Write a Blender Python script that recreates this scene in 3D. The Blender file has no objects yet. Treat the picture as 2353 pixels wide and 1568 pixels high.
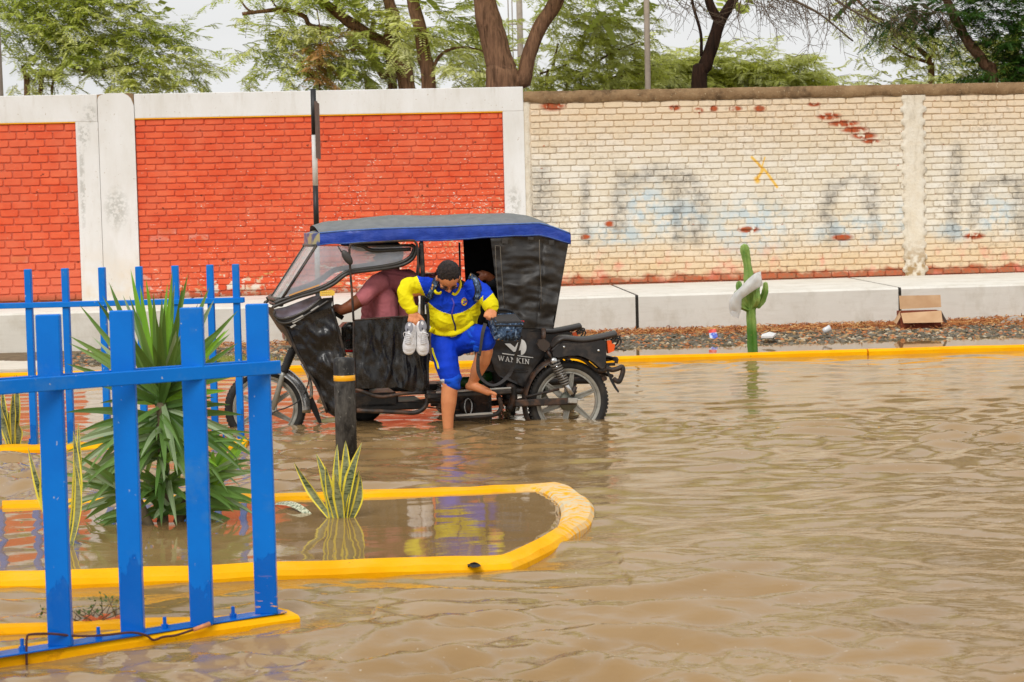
import bpy, bmesh, math, random
import numpy as np
from mathutils import Vector, Matrix, noise

random.seed(7); RNG = np.random.default_rng(7)
C = bpy.data.collections.new("scene_objects"); bpy.context.scene.collection.children.link(C)
sc = bpy.context.scene

# ------------------------------------------------------------------ camera
FPX, HC, YH, ROLL = 4575.3, 1.5, 505.0, math.radians(1.4)      # 70 mm lens, 1.5 m above the flood water
_p = math.atan((784 - YH) / FPX)
CF = Vector((0, math.cos(_p), -math.sin(_p))); _u0 = Vector((0, math.sin(_p), math.cos(_p))); _x = Vector((1, 0, 0))
CR = math.cos(ROLL) * _x - math.sin(ROLL) * _u0; CU = math.sin(ROLL) * _x + math.cos(ROLL) * _u0
CAM = Vector((0, 0, HC))
cam_d = bpy.data.cameras.new("camera"); cam = bpy.data.objects.new("camera", cam_d); sc.collection.objects.link(cam)
cam_d.lens = 70; cam_d.sensor_width = 36; cam_d.clip_start = 0.1; cam_d.clip_end = 2000
cam.matrix_world = Matrix(((CR.x, CU.x, -CF.x, 0), (CR.y, CU.y, -CF.y, 0), (CR.z, CU.z, -CF.z, HC), (0, 0, 0, 1)))
cam_d.dof.use_dof = True; cam_d.dof.focus_distance = 14.2; cam_d.dof.aperture_fstop = 9.0
sc.camera = cam

# ------------------------------------------------------------------ sky, sun, exposure
SUN_EL, SUN_AZ = math.radians(45), math.radians(200)             # high, behind the camera and to its left, through thick cloud
w = bpy.data.worlds.new("World"); sc.world = w; w.use_nodes = True
nt = w.node_tree; bg = nt.nodes["Background"]
sky = nt.nodes.new("ShaderNodeTexSky"); sky.sky_type = 'NISHITA'; sky.sun_disc = False
sky.sun_elevation = SUN_EL; sky.sun_rotation = SUN_AZ; sky.dust_density = 4; sky.air_density = 1.2
tc = nt.nodes.new("ShaderNodeTexCoord"); sep = nt.nodes.new("ShaderNodeSeparateXYZ"); nt.links.new(tc.outputs['Generated'], sep.inputs[0])
rmp = nt.nodes.new("ShaderNodeMapRange"); rmp.inputs[1].default_value = 0; rmp.inputs[2].default_value = 1
rmp.inputs[3].default_value = 9.0; rmp.inputs[4].default_value = 11.5; nt.links.new(sep.outputs[2], rmp.inputs[0])
nz = nt.nodes.new("ShaderNodeTexNoise"); nz.inputs['Scale'].default_value = 3.5; nz.inputs['Detail'].default_value = 5
mp = nt.nodes.new("ShaderNodeMapping"); mp.inputs['Scale'].default_value = (1, 1, 3.5); nt.links.new(tc.outputs['Generated'], mp.inputs[0]); nt.links.new(mp.outputs[0], nz.inputs['Vector'])
mr2 = nt.nodes.new("ShaderNodeMapRange"); mr2.inputs[1].default_value = .3; mr2.inputs[2].default_value = .7; mr2.inputs[3].default_value = .86; mr2.inputs[4].default_value = 1.1
nt.links.new(nz.outputs[0], mr2.inputs[0])
mul = nt.nodes.new("ShaderNodeMath"); mul.operation = 'MULTIPLY'; nt.links.new(rmp.outputs[0], mul.inputs[0]); nt.links.new(mr2.outputs[0], mul.inputs[1])
cloud = nt.nodes.new("ShaderNodeVectorMath"); cloud.operation = 'SCALE'; cloud.inputs[0].default_value = (0.972, 0.975, 0.975); nt.links.new(mul.outputs[0], cloud.inputs['Scale'])
mx = nt.nodes.new("ShaderNodeMix"); mx.data_type = 'RGBA'; mx.inputs[0].default_value = 0.93
nt.links.new(sky.outputs[0], mx.inputs[6]); nt.links.new(cloud.outputs[0], mx.inputs[7]); nt.links.new(mx.outputs[2], bg.inputs[0])
bg.inputs[1].default_value = 0.1
sd = bpy.data.lights.new("sun", 'SUN'); sd.energy = 1.5; sd.angle = math.radians(24); sd.color = (1, .975, .94)
so = bpy.data.objects.new("sun", sd); sc.collection.objects.link(so)
_d = Vector((math.sin(SUN_AZ) * math.cos(SUN_EL), math.cos(SUN_AZ) * math.cos(SUN_EL), math.sin(SUN_EL)))
so.rotation_euler = _d.to_track_quat('Z', 'Y').to_euler()
sc.view_settings.view_transform = 'Standard'; sc.view_settings.look = 'None'; sc.view_settings.gamma = 1
sc.view_settings.use_curve_mapping = False; sc.view_settings.exposure = 0.0
sc.render.engine = 'CYCLES'; sc.cycles.max_bounces = 8; sc.cycles.transparent_max_bounces = 12
try: sc.cycles.use_denoising = True
except Exception: pass

# ------------------------------------------------------------------ projecting photograph points on to real planes of the place
def ray(x, y): return CF + CR * ((x - 1176.5) / FPX) - CU * ((y - 784) / FPX)
def onz(x, y, z=0.0):
    d = ray(x, y); return CAM + d * ((z - HC) / d.z)
def onY(x, y, Y):
    d = ray(x, y); return CAM + d * (Y / d.y)
def onpl(x, y, P, n):
    d = ray(x, y); return CAM + d * ((Vector(P) - CAM).dot(n) / d.dot(n))

# ------------------------------------------------------------------ mesh helpers
def V(*a): return Vector(a)
def wl(o):
    v = Vector(o.location)
    while o.parent: o = o.parent; v += o.location
    return v
def frame(d, up=(0, 0, 1)):
    d = Vector(d).normalized(); up = Vector(up)
    if abs(d.dot(up)) > .98: up = Vector((1, 0, 0)) if abs(d.x) < .9 else Vector((0, 1, 0))
    s = d.cross(up).normalized(); return s, s.cross(d).normalized()

class MB:
    def __init__(s): s.v = []; s.f = []; s.m = []; s.s = []
    def add(s, vs, fs, m=0, sm=False):
        b = len(s.v); s.v += [tuple(v) for v in vs]; s.f += [tuple(b + i for i in f) for f in fs]
        s.m += [m] * len(fs); s.s += [sm] * len(fs); return s
    def box(s, c, size, R=None, bev=0.0, m=0):
        c = Vector(c); hx, hy, hz = [q / 2 for q in size]; R = R or Matrix.Identity(3)
        if bev <= 0:
            vs = [c + R @ V(x * hx, y * hy, z * hz) for x in (-1, 1) for y in (-1, 1) for z in (-1, 1)]
            return s.add(vs, [(0, 1, 3, 2), (4, 6, 7, 5), (0, 4, 5, 1), (2, 3, 7, 6), (0, 2, 6, 4), (1, 5, 7, 3)], m)
        vs = []; idx = {}
        for x in (-1, 1):
            for y in (-1, 1):
                for z in (-1, 1):
                    for a in range(3):
                        h = [hx - bev, hy - bev, hz - bev]; h[a] += bev
                        idx[(x, y, z, a)] = len(vs); vs.append(c + R @ V(x * h[0], y * h[1], z * h[2]))
        fs = []
        for a in range(3):
            o = [i for i in range(3) if i != a]
            for sg in (-1, 1):
                q = []
                for t in ((-1, -1), (1, -1), (1, 1), (-1, 1)):
                    k = [0, 0, 0]; k[a] = sg; k[o[0]] = t[0]; k[o[1]] = t[1]; q.append(idx[(*k, a)])
                if (sg > 0) == (a == 1): q.reverse()
                fs.append(q)
        for a in range(3):
            b_, c_ = [i for i in range(3) if i != a]
            for s1 in (-1, 1):
                for s2 in (-1, 1):
                    q = []
                    for (sa, ax) in ((-1, b_), (1, b_), (1, c_), (-1, c_)):
                        k = [0, 0, 0]; k[a] = sa; k[b_] = s1; k[c_] = s2; q.append(idx[(*k, ax)])
                    fs.append(q)
        for x in (-1, 1):
            for y in (-1, 1):
                for z in (-1, 1): fs.append([idx[(x, y, z, a)] for a in range(3)])
        return s.add(vs, fs, m)
    def bar(s, p0, p1, w, h, up=(0, 0, 1), bev=0.0, m=0):       # w sideways, h along up
        p0 = Vector(p0); p1 = Vector(p1); d = p1 - p0; sd_, u_ = frame(d, up)
        R = Matrix((d.normalized(), sd_, u_)).transposed()
        return s.box((p0 + p1) / 2, (d.length, w, h), R, bev, m)
    def tube(s, pts, r, n=8, m=0, cap=True, closed=False, flat=1.0, up=(0, 0, 1)):
        pts = [Vector(p) for p in pts]; k = len(pts)
        rr = list(r) if hasattr(r, '__len__') else [r] * k
        vs = []; side = None
        for i, p in enumerate(pts):
            if closed: d = pts[(i + 1) % k] - pts[i - 1]
            else: d = pts[min(i + 1, k - 1)] - pts[max(i - 1, 0)]
            if d.length < 1e-9: d = V(0, 0, 1)
            d.normalize()
            if side is None: side, u = frame(d, up)
            else:
                side = side - d * side.dot(d)
                if side.length < 1e-6: side, u = frame(d, up)
                side.normalize(); u = side.cross(d).normalized()
            for j in range(n):
                a = 2 * math.pi * j / n; vs.append(p + side * (math.cos(a) * rr[i]) + u * (math.sin(a) * rr[i] * flat))
        fs = []
        for i in range(k if closed else k - 1):
            a, b = i * n, ((i + 1) % k) * n
            for j in range(n):
                j2 = (j + 1) % n; fs.append((a + j, a + j2, b + j2, b + j))
        s.add(vs, fs, m, True)
        if cap and not closed:
            b0 = len(s.v) - len(vs)
            s.f += [tuple(b0 + j for j in reversed(range(n))), tuple(b0 + (k - 1) * n + j for j in range(n))]; s.m += [m, m]; s.s += [False, False]
        return s
    def lathe(s, prof, c, axis=(0, 0, 1), n=24, m=0, sm=True, cap=True):
        c = Vector(c); ax = Vector(axis).normalized(); a1, a2 = frame(ax, (0, 0, 1) if abs(ax.z) < .9 else (0, 1, 0))
        vs = []
        for (r, h) in prof:
            for j in range(n):
                a = 2 * math.pi * j / n; vs.append(c + ax * h + a1 * (r * math.cos(a)) + a2 * (r * math.sin(a)))
        fs = [(i * n + j, (i + 1) * n + j, (i + 1) * n + (j + 1) % n, i * n + (j + 1) % n) for i in range(len(prof) - 1) for j in range(n)]
        s.add(vs, fs, m, sm)
        if cap:
            b0 = len(s.v) - len(vs)
            if prof[0][0] > 1e-6: s.f.append(tuple(b0 + j for j in range(n))); s.m.append(m); s.s.append(False)
            if prof[-1][0] > 1e-6: s.f.append(tuple(b0 + (len(prof) - 1) * n + j for j in reversed(range(n)))); s.m.append(m); s.s.append(False)
        return s
    def prism(s, pts, vec, m=0):                                  # polygon pts extruded by vec
        n = len(pts); vec = Vector(vec); vs = [Vector(p) for p in pts] + [Vector(p) + vec for p in pts]
        return s.add(vs, [tuple(range(n)), tuple(range(2 * n - 1, n - 1, -1))] + [(i, i + n, (i + 1) % n + n, (i + 1) % n) for i in range(n)], m)
    def ball(s, c, r, nu=12, nv=8, m=0, R=None):
        c = Vector(c); r = Vector(r) if hasattr(r, '__len__') else V(r, r, r); R = R or Matrix.Identity(3)
        vs = [c + R @ V(0, 0, r.z)]
        for i in range(1, nv):
            t = math.pi * i / nv
            for j in range(nu):
                a = 2 * math.pi * j / nu; vs.append(c + R @ V(r.x * math.sin(t) * math.cos(a), r.y * math.sin(t) * math.sin(a), r.z * math.cos(t)))
        vs.append(c - R @ V(0, 0, r.z)); fs = [(0, 1 + j, 1 + (j + 1) % nu) for j in range(nu)]
        for i in range(nv - 2):
            for j in range(nu): a = 1 + i * nu; fs.append((a + j, a + nu + j, a + nu + (j + 1) % nu, a + (j + 1) % nu))
        L = len(vs) - 1; a = 1 + (nv - 2) * nu
        fs += [(L, a + (j + 1) % nu, a + j) for j in range(nu)]
        return s.add(vs, fs, m, True)
    def grid(s, nu, nv, fn, m=0, sm=True, flip=False):
        vs = [fn(i / nu, j / nv) for i in range(nu + 1) for j in range(nv + 1)]
        fs = [(i * (nv + 1) + j, (i + 1) * (nv + 1) + j, (i + 1) * (nv + 1) + j + 1, i * (nv + 1) + j + 1) for i in range(nu) for j in range(nv)]
        if flip: fs = [f[::-1] for f in fs]
        return s.add(vs, fs, m, sm)

def mesh_from(name, v, f, mats, mi=None, sm=None):
    me = bpy.data.meshes.new(name); me.from_pydata(v, [], f)
    for m in (mats if isinstance(mats, (list, tuple)) else [mats]): me.materials.append(m)
    if mi is not None: me.polygons.foreach_set("material_index", mi)
    if sm is not None: me.polygons.foreach_set("use_smooth", sm)
    me.update(); return me
def link(name, me, parent=None, loc=None):
    o = bpy.data.objects.new(name, me); C.objects.link(o)
    if parent: o.parent = parent
    if loc is not None: o.location = loc
    return o
def put(mb, name, mats, parent=None, label=None, kind=None, cat=None, group=None, fix=True):
    """mesh given in world coordinates -> one object (child of parent, or top level with its origin at the base)"""
    if parent: off = wl(parent); loc = V(0, 0, 0)
    else:
        a = np.array(mb.v); off = Vector(((a[:, 0].min() + a[:, 0].max()) / 2, (a[:, 1].min() + a[:, 1].max()) / 2, a[:, 2].min())); loc = off
    v = (np.array(mb.v, dtype=float) - np.array(off)).tolist()
    me = mesh_from(name, v, mb.f, mats, mb.m, mb.s)
    if fix:
        bm = bmesh.new(); bm.from_mesh(me); bmesh.ops.recalc_face_normals(bm, faces=bm.faces); bm.to_mesh(me); bm.free()
    o = link(name, me, parent, loc); tag(o, label, cat, group, kind); return o
def tag(o, label=None, cat=None, group=None, kind=None):
    if label: o['label'] = label
    if cat: o['category'] = cat
    if group: o['group'] = group
    if kind: o['kind'] = kind
    return o
def thing(name, label, cat, loc, group=None):
    o = bpy.data.objects.new(name, None); C.objects.link(o); o.location = loc; o.empty_display_size = .1
    return tag(o, label, cat, group)
def bez(pts, n=6):                                                # Catmull-Rom through pts
    P = [Vector(p) for p in pts]; P = [2 * P[0] - P[1]] + P + [2 * P[-1] - P[-2]]; out = []
    for i in range(1, len(P) - 2):
        for k in range(n):
            t = k / n; a, b, c, d = P[i - 1:i + 3]
            out.append(.5 * ((2 * b) + (c - a) * t + (2 * a - 5 * b + 4 * c - d) * t * t + (3 * b - a - 3 * c + d) * t ** 3))
    out.append(P[-2]); return out

# ------------------------------------------------------------------ materials
def lin(v): v /= 255.0; return v / 12.92 if v <= .04045 else ((v + .055) / 1.055) ** 2.4
def rgb(r, g, b): return (lin(r), lin(g), lin(b), 1)
class NT:
    def __init__(s, name, rough=.6, spec=.5, metal=0.0):
        s.mat = bpy.data.materials.new(name); s.mat.use_nodes = True; s.nt = s.mat.node_tree
        s.b = s.nt.nodes["Principled BSDF"]; s.b.inputs['Roughness'].default_value = rough
        s.b.inputs['Specular IOR Level'].default_value = spec; s.b.inputs['Metallic'].default_value = metal
        g = s.nt.nodes.new("ShaderNodeNewGeometry"); s.P = g.outputs['Position']; s.N = g.outputs['Normal']
        sp = s.nt.nodes.new("ShaderNodeSeparateXYZ"); s.nt.links.new(s.P, sp.inputs[0]); s.X, s.Y, s.Z = sp.outputs
    def set(s, sock, val):
        if isinstance(val, bpy.types.NodeSocket): s.nt.links.new(val, sock)
        else: sock.default_value = val
    def m(s, op, a, b=0.0, c=0.0, clamp=False):
        n = s.nt.nodes.new("ShaderNodeMath"); n.operation = op; n.use_clamp = clamp
        s.set(n.inputs[0], a); s.set(n.inputs[1], b); s.set(n.inputs[2], c); return n.outputs[0]
    def mr(s, v, a, b, c=0.0, d=1.0, smooth=False):
        n = s.nt.nodes.new("ShaderNodeMapRange"); n.clamp = True
        if smooth: n.interpolation_type = 'SMOOTHSTEP'
        for i, q in enumerate((v, a, b, c, d)): s.set(n.inputs[i], q)
        return n.outputs[0]
    def mix(s, f, a, b, mode='MIX'):
        n = s.nt.nodes.new("ShaderNodeMix"); n.data_type = 'RGBA'; n.blend_type = mode
        s.set(n.inputs[0], f); s.set(n.inputs[6], a); s.set(n.inputs[7], b); return n.outputs[2]
    def vec(s, scale=(1, 1, 1), off=(0, 0, 0), src=None):
        n = s.nt.nodes.new("ShaderNodeMapping"); n.inputs['Scale'].default_value = scale; n.inputs['Location'].default_value = off
        s.nt.links.new(src or s.P, n.inputs[0]); return n.outputs[0]
    def noise(s, scale, detail=3, rough=.5, v=None, dist=0.0):
        n = s.nt.nodes.new("ShaderNodeTexNoise"); n.inputs['Scale'].default_value = scale; n.inputs['Detail'].default_value = detail
        n.inputs['Roughness'].default_value = rough; n.inputs['Distortion'].default_value = dist; s.nt.links.new(v or s.P, n.inputs['Vector']); return n.outputs[0]
    def vor(s, scale, v=None, out='Distance', feat='F1'):
        n = s.nt.nodes.new("ShaderNodeTexVoronoi"); n.feature = feat; n.inputs['Scale'].default_value = scale; s.nt.links.new(v or s.P, n.inputs['Vector']); return n.outputs[out]
    def dot(s, k):
        n = s.nt.nodes.new("ShaderNodeVectorMath"); n.operation = 'DOT_PRODUCT'; s.nt.links.new(s.P, n.inputs[0]); n.inputs[1].default_value = k; return n.outputs['Value']
    def attr(s, name, typ='GEOMETRY', out='Fac'):
        n = s.nt.nodes.new("ShaderNodeAttribute"); n.attribute_name = name; n.attribute_type = typ; return n.outputs[out]
    def col(s, c): s.set(s.b.inputs['Base Color'], c); return s
    def rough(s, r): s.set(s.b.inputs['Roughness'], r); return s
    def bump(s, h, strength=.3, dist=.01):
        n = s.nt.nodes.new("ShaderNodeBump"); s.set(n.inputs['Strength'], strength); n.inputs['Distance'].default_value = dist
        s.nt.links.new(h, n.inputs['Height']); s.nt.links.new(n.outputs[0], s.b.inputs['Normal']); return s
def simple(name, c, rough=.6, var=.12, ns=12, bs=.15, bn=60, metal=0.0, spec=.5, dirt=None, ds=3.0, da=.35):
    t = NT(name, rough, spec, metal); d = tuple(q * (1 - var) for q in c[:3]) + (1,); l = tuple(min(1, q * (1 + var)) for q in c[:3]) + (1,)
    cc = t.mix(t.mr(t.noise(ns, 4), .3, .7), d, l)
    if dirt: cc = t.mix(t.m('MULTIPLY', t.mr(t.noise(ds, 6, .65), .48, .68), da), cc, dirt)
    t.col(cc)
    if bs: t.bump(t.noise(bn, 3), bs, .004)
    return t.mat
def quick(name, c, rough=.5, metal=0.0): return simple(name, c, rough, .08, 10, 0, metal=metal)
# ================================================================== materials of the setting
TH = math.radians(5.0); WV = V(math.cos(TH), math.sin(TH), 0); WN = V(-math.sin(TH), math.cos(TH), 0); W0 = V(0, 27.7, 0)
def WL(u, d, z): return W0 + WV * u + WN * d + V(0, 0, z)
def w_uz(px, py):
    q = onpl(px, py, W0, WN); return (q - W0).dot(WV), q.z
def wall_u(t): return t.m('SUBTRACT', t.dot(tuple(WV)), W0.dot(WV))
def seg_mask(t, u, z, a, b, wd, soft=.55):
    (u0, z0), (u1, z1) = w_uz(*a), w_uz(*b); du, dz = u1 - u0, z1 - z0; L2 = du * du + dz * dz + 1e-9; wd /= 165.0
    pu = t.m('SUBTRACT', u, u0); pz = t.m('SUBTRACT', z, z0)
    h = t.m('MULTIPLY', t.m('ADD', t.m('MULTIPLY', pu, du), t.m('MULTIPLY', pz, dz)), 1 / L2, clamp=True)
    qx = t.m('MULTIPLY_ADD', h, -du, pu); qz = t.m('MULTIPLY_ADD', h, -dz, pz)
    d = t.m('SQRT', t.m('ADD', t.m('MULTIPLY', qx, qx), t.m('MULTIPLY', qz, qz)))
    return t.mr(d, wd * .5 * (1 - soft), wd * .5 * (1 + soft), 1, 0)
def ell_mask(t, u, z, c, rx, ry, soft=.6):
    (u0, z0) = w_uz(*c); rx /= 165.0; ry /= 165.0
    a = t.m('DIVIDE', t.m('SUBTRACT', u, u0), rx); b = t.m('DIVIDE', t.m('SUBTRACT', z, z0), ry)
    return t.mr(t.m('SQRT', t.m('ADD', t.m('MULTIPLY', a, a), t.m('MULTIPLY', b, b))), 1 - soft, 1 + soft * .5, 1, 0)
def mx_all(t, L):
    r = L[0]
    for q in L[1:]: r = t.m('MAXIMUM', r, q)
    return r

def red_paint():
    t = NT("red_wall_paint", .62, .35); u = wall_u(t); z = t.Z; rnd = t.attr("rnd")
    c = t.mix(t.mr(t.noise(5, 5), .3, .7), rgb(222, 80, 38), rgb(236, 108, 66))
    c = t.mix(t.m('MULTIPLY', rnd, .35), c, rgb(196, 74, 46))
    joint = t.attr("joint"); c = t.mix(t.m('MULTIPLY', joint, .75), c, rgb(196, 104, 80)); c = t.mix(t.m('MULTIPLY', t.mr(t.noise(1.7, 5, .65), .46, .66), .35), c, rgb(222, 122, 88))
    # paler, sun-bleached lower courses at the left
    c = t.mix(t.m('MULTIPLY', t.mr(z, 1.5, .6, 0, 1), t.mr(u, -4.2, -6, 0, .55)), c, rgb(226, 118, 88))
    # flaking: small flecks everywhere, more to the right and low down
    dens = t.m('MULTIPLY', t.mr(u, -5.2, -1.6, .25, 1), t.mr(z, 2.9, .9, .25, 1.0))
    dens = t.m('MULTIPLY', dens, t.mr(u, -5.3, -5.0, 0, 1))
    fl = t.noise(26, 4, .6, t.vec((1, 1, 2.0))); big = t.noise(2.2, 3)
    thr = t.m('SUBTRACT', .715, t.m('MULTIPLY', t.m('MULTIPLY', dens, t.mr(big, .35, .65, .3, 1)), .20))
    fleck = t.mr(fl, thr, t.m('ADD', thr, .015))
    low = t.mr(z, 1.25, .62, 0, 1); fl2 = t.noise(9, 4, .6, t.vec((1, 1, 1.8), (3, 1, 7)))
    peel = t.m('MULTIPLY', t.mr(fl2, t.m('SUBTRACT', .78, t.m('MULTIPLY', low, .25)), t.m('SUBTRACT', .81, t.m('MULTIPLY', low, .25))), t.mr(u, -5.2, -4.7, 0, 1))
    under = t.mix(t.mr(t.noise(4, 3), .45, .6), rgb(228, 222, 205), rgb(206, 158, 92))
    whole = t.m('MULTIPLY', t.mr(rnd, .86, .87), t.m('MULTIPLY', t.mr(z, 1.75, .75, 0, 1), t.mr(u, -5.1, -3.2, .3, 1)))
    c = t.mix(t.m('MULTIPLY', whole, t.mr(fl2, .42, .5)), c, under); c = t.mix(fleck, c, under); c = t.mix(t.m('MULTIPLY', peel, .9), c, under)
    c = t.mix(t.m('MULTIPLY', t.mr(z, .66, .56), .75), c, rgb(148, 84, 52))
    c = t.mix(t.mr(t.noise(13, 3, .5, t.vec((1, 1, 1), (9, 9, 9))), .70, .73, 0, .8), c, rgb(96, 40, 26))
    t.col(c); t.bump(t.noise(45, 4), .5, .006); return t.mat
def cream_paint():
    t = NT("faded_cream_wall_paint", .8, .2); u = wall_u(t); z = t.Z; rnd = t.attr("rnd")
    c = t.mix(t.mr(t.noise(3.1, 5), .3, .7), rgb(232, 222, 202), rgb(240, 235, 224))
    c = t.mix(t.m('MULTIPLY', rnd, .4), c, rgb(214, 192, 152))
    c = t.mix(t.mr(z, .85, 1.3, .55, 0), c, rgb(228, 188, 128)); c = t.mix(t.mr(z, 2.2, 2.9, 0, .5), c, rgb(230, 196, 150))
    c = t.mix(t.m('MULTIPLY', t.attr("joint"), .30), c, rgb(192, 166, 128))
    grime = t.m('MULTIPLY', t.mr(t.noise(17, 5, .7), .50, .68), t.mr(t.noise(1.1, 3), .35, .65, .25, 1)); c = t.mix(t.m('MULTIPLY', grime, .62), c, rgb(150, 132, 108))
    # pale blue ghost paint
    bl = mx_all(t, [ell_mask(t, u, z, a, rx, ry) for a, rx, ry in (((1250, 535), 40, 24), ((1420, 540), 90, 30), ((1560, 500), 90, 50), ((1730, 520), 110, 70), ((1960, 530), 120, 36), ((2090, 500), 30, 50), ((2290, 495), 50, 50), ((2200, 530), 60, 25), ((1480, 470), 60, 60))])
    c = t.mix(t.m('MULTIPLY', bl, t.mr(t.noise(5.5, 4, .6), .42, .58, 0, .62)), c, rgb(176, 203, 218))
    # worn grey letters of an old slogan
    S = [((1240, 415), (1246, 485), 60), ((1345, 405), (1345, 555), 22), ((1425, 408), (1422, 520), 34), ((1445, 420), (1500, 398), 34), ((1500, 398), (1565, 405), 40), ((1575, 412), (1608, 455), 40), ((1606, 455), (1600, 545), 40), ((1556, 440), (1560, 560), 30), ((1962, 412), (1915, 432), 20), ((1912, 436), (1896, 478), 36), ((1896, 478), (1908, 545), 34), ((1996, 418), (2000, 470), 36), ((2006, 470), (2010, 545), 22),
         ((2198, 342), (2188, 540), 32), ((2286, 416), (2246, 438), 26), ((2244, 440), (2238, 505), 30), ((2300, 414), (2350, 420), 22), ((2338, 420), (2350, 540), 34)]
    gr = mx_all(t, [seg_mask(t, u, z, a, b, wd) for a, b, wd in S])
    wear = t.mr(t.noise(7, 5, .65, t.vec((1, 1, 1.6))), .36, .58, .12, .88)
    c = t.mix(t.m('MULTIPLY', t.m('MULTIPLY', gr, wear), .5), c, rgb(134, 130, 124))
    lk = t.m('MULTIPLY', t.mr(t.noise(8, 4, .7), .5, .6), gr); c = t.mix(t.m('MULTIPLY', lk, .35), c, rgb(84, 80, 76))
    # yellow sprayed cross
    yx = mx_all(t, [seg_mask(t, u, z, a, b, wd, .5) for a, b, wd in (((1727, 362), (1760, 395), 6), ((1760, 395), (1785, 430), 6), ((1757, 362), (1748, 392), 3), ((1752, 392), (1738, 414), 7), ((1738, 412), (1740, 416), 12))])
    c = t.mix(t.m('MULTIPLY', yx, .85), c, rgb(238, 186, 30))
    # bare brick where the paint has come off
    pk = mx_all(t, [ell_mask(t, u, z, a, rx, ry, .35) for a, rx, ry in (((1905, 268), 30, 9), ((1938, 284), 38, 8), ((1962, 298), 34, 8), ((1985, 312), 32, 9), ((2000, 325), 22, 6), ((1720, 528), 26, 8), ((1935, 546), 26, 8), ((2238, 543), 26, 8), ((1400, 515), 12, 7), ((1345, 545), 12, 6), ((1550, 248), 14, 7), ((1605, 255), 12, 8), ((1745, 250), 14, 8), ((1690, 250), 16, 6), ((1640, 250), 10, 8), ((1270, 244), 30, 12), ((2110, 258), 14, 8), ((1870, 240), 16, 6))])
    bare = t.m('MULTIPLY', pk, t.mr(t.noise(11, 4), .36, .46)); fl = t.mr(t.noise(9.5, 4, .6, t.vec((1, 1, 2), (4, 4, 4))), .70, .72)
    bare = t.m('MAXIMUM', bare, t.m('MULTIPLY', fl, .85)); bare = t.m('MAXIMUM', bare, t.mr(t.m('ADD', z, t.m('MULTIPLY', t.noise(4, 3), .3)), .80, .86, .9, 0))
    brick = t.mix(t.mr(t.noise(20, 3), .4, .6), rgb(186, 84, 44), rgb(160, 96, 66)); c = t.mix(bare, c, brick)
    c = t.mix(t.m('MULTIPLY', t.mr(t.noise(4.2, 3, .5, t.vec((1, 1, 1), (2, 0, 5))), .55, .7), t.mr(z, 1.1, .8, 0, .55)), c, rgb(236, 140, 122))
    t.col(c); t.bump(t.noise(38, 4, .6), .6, .008); return t.mat
def plaster():
    t = NT("white_wall_plaster", .75, .25); u = wall_u(t); z = t.Z
    c = t.mix(t.mr(t.noise(2.3, 5, .6, t.vec((1, 1, .5))), .35, .7), rgb(232, 231, 228), rgb(220, 217, 210))
    st = t.m('MULTIPLY', t.mr(t.noise(6, 5, .7, t.vec((1.4, 1.4, .25))), .52, .75), t.mr(z, 3.2, 3.35, .25, .6)); c = t.mix(st, c, rgb(188, 178, 160))
    low = t.m('MULTIPLY', t.mr(z, 1.3, .5), t.mr(t.noise(3, 4), .4, .62)); c = t.mix(t.m('MULTIPLY', low, .6), c, rgb(218, 190, 140))
    pe = mx_all(t, [ell_mask(t, u, z, a, rx, ry, .5) for a, rx, ry in (((268, 480), 26, 45), ((207, 262), 16, 22), ((193, 310), 14, 34), ((1180, 465), 16, 36), ((190, 420), 6, 110))])
    c = t.mix(t.m('MULTIPLY', pe, t.mr(t.noise(16, 5, .7), .44, .54, 0, .8)), c, rgb(186, 184, 176))
    c = t.mix(t.m('MULTIPLY', t.mr(t.noise(30, 3), .70, .73), .7), c, rgb(170, 150, 120))
    t.col(c); t.bump(t.noise(20, 5, .6), .35, .006); return t.mat
def rough_plaster():
    t = NT("rough_cream_plaster", .85, .2); z = t.Z
    c = t.mix(t.mr(t.noise(5, 6, .65), .3, .7), rgb(228, 214, 190), rgb(238, 230, 214))
    c = t.mix(t.m('MULTIPLY', t.mr(z, 1.1, .75), t.mr(t.noise(14, 4), .4, .6)), c, rgb(176, 146, 104))
    c = t.mix(t.mr(t.noise(4, 5, .7, t.vec((2, 2, .5))), .55, .72, 0, .5), c, rgb(170, 156, 132))
    t.col(c); t.bump(t.noise(24, 6, .7), .9, .02); return t.mat
def coping_mat():
    t = NT("weathered_brown_mortar", .9, .15)
    c = t.mix(t.mr(t.noise(4, 6, .65), .3, .7), rgb(172, 142, 106), rgb(134, 106, 76)); c = t.mix(t.mr(t.noise(2.4, 5, .7), .52, .66, 0, .7), c, rgb(64, 50, 38))
    c = t.mix(t.mr(t.noise(60, 2), .68, .72), c, rgb(214, 196, 160)); t.col(c); t.bump(t.noise(30, 6, .7), 1, .02); return t.mat
def concrete(name, a, b, stain):
    t = NT(name, .85, .2); c = t.mix(t.mr(t.noise(1.6, 6, .6), .3, .7), a, b)
    c = t.mix(t.m('MULTIPLY', t.mr(t.noise(3.4, 6, .7, t.vec((1, 1, .6))), .5, .72), .5), c, stain)
    c = t.mix(t.m('MULTIPLY', t.mr(t.noise(9, 4, .6, t.vec((.3, .3, 2.5))), .5, .8), .3), c, stain)
    c = t.mix(t.mr(t.m('ADD', t.Z, t.m('MULTIPLY', t.noise(3, 4), .12)), .12, .02, 0, .55), c, rgb(156, 138, 108))
    t.col(c); t.bump(t.noise(50, 5, .6), .3, .005); return t.mat
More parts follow.
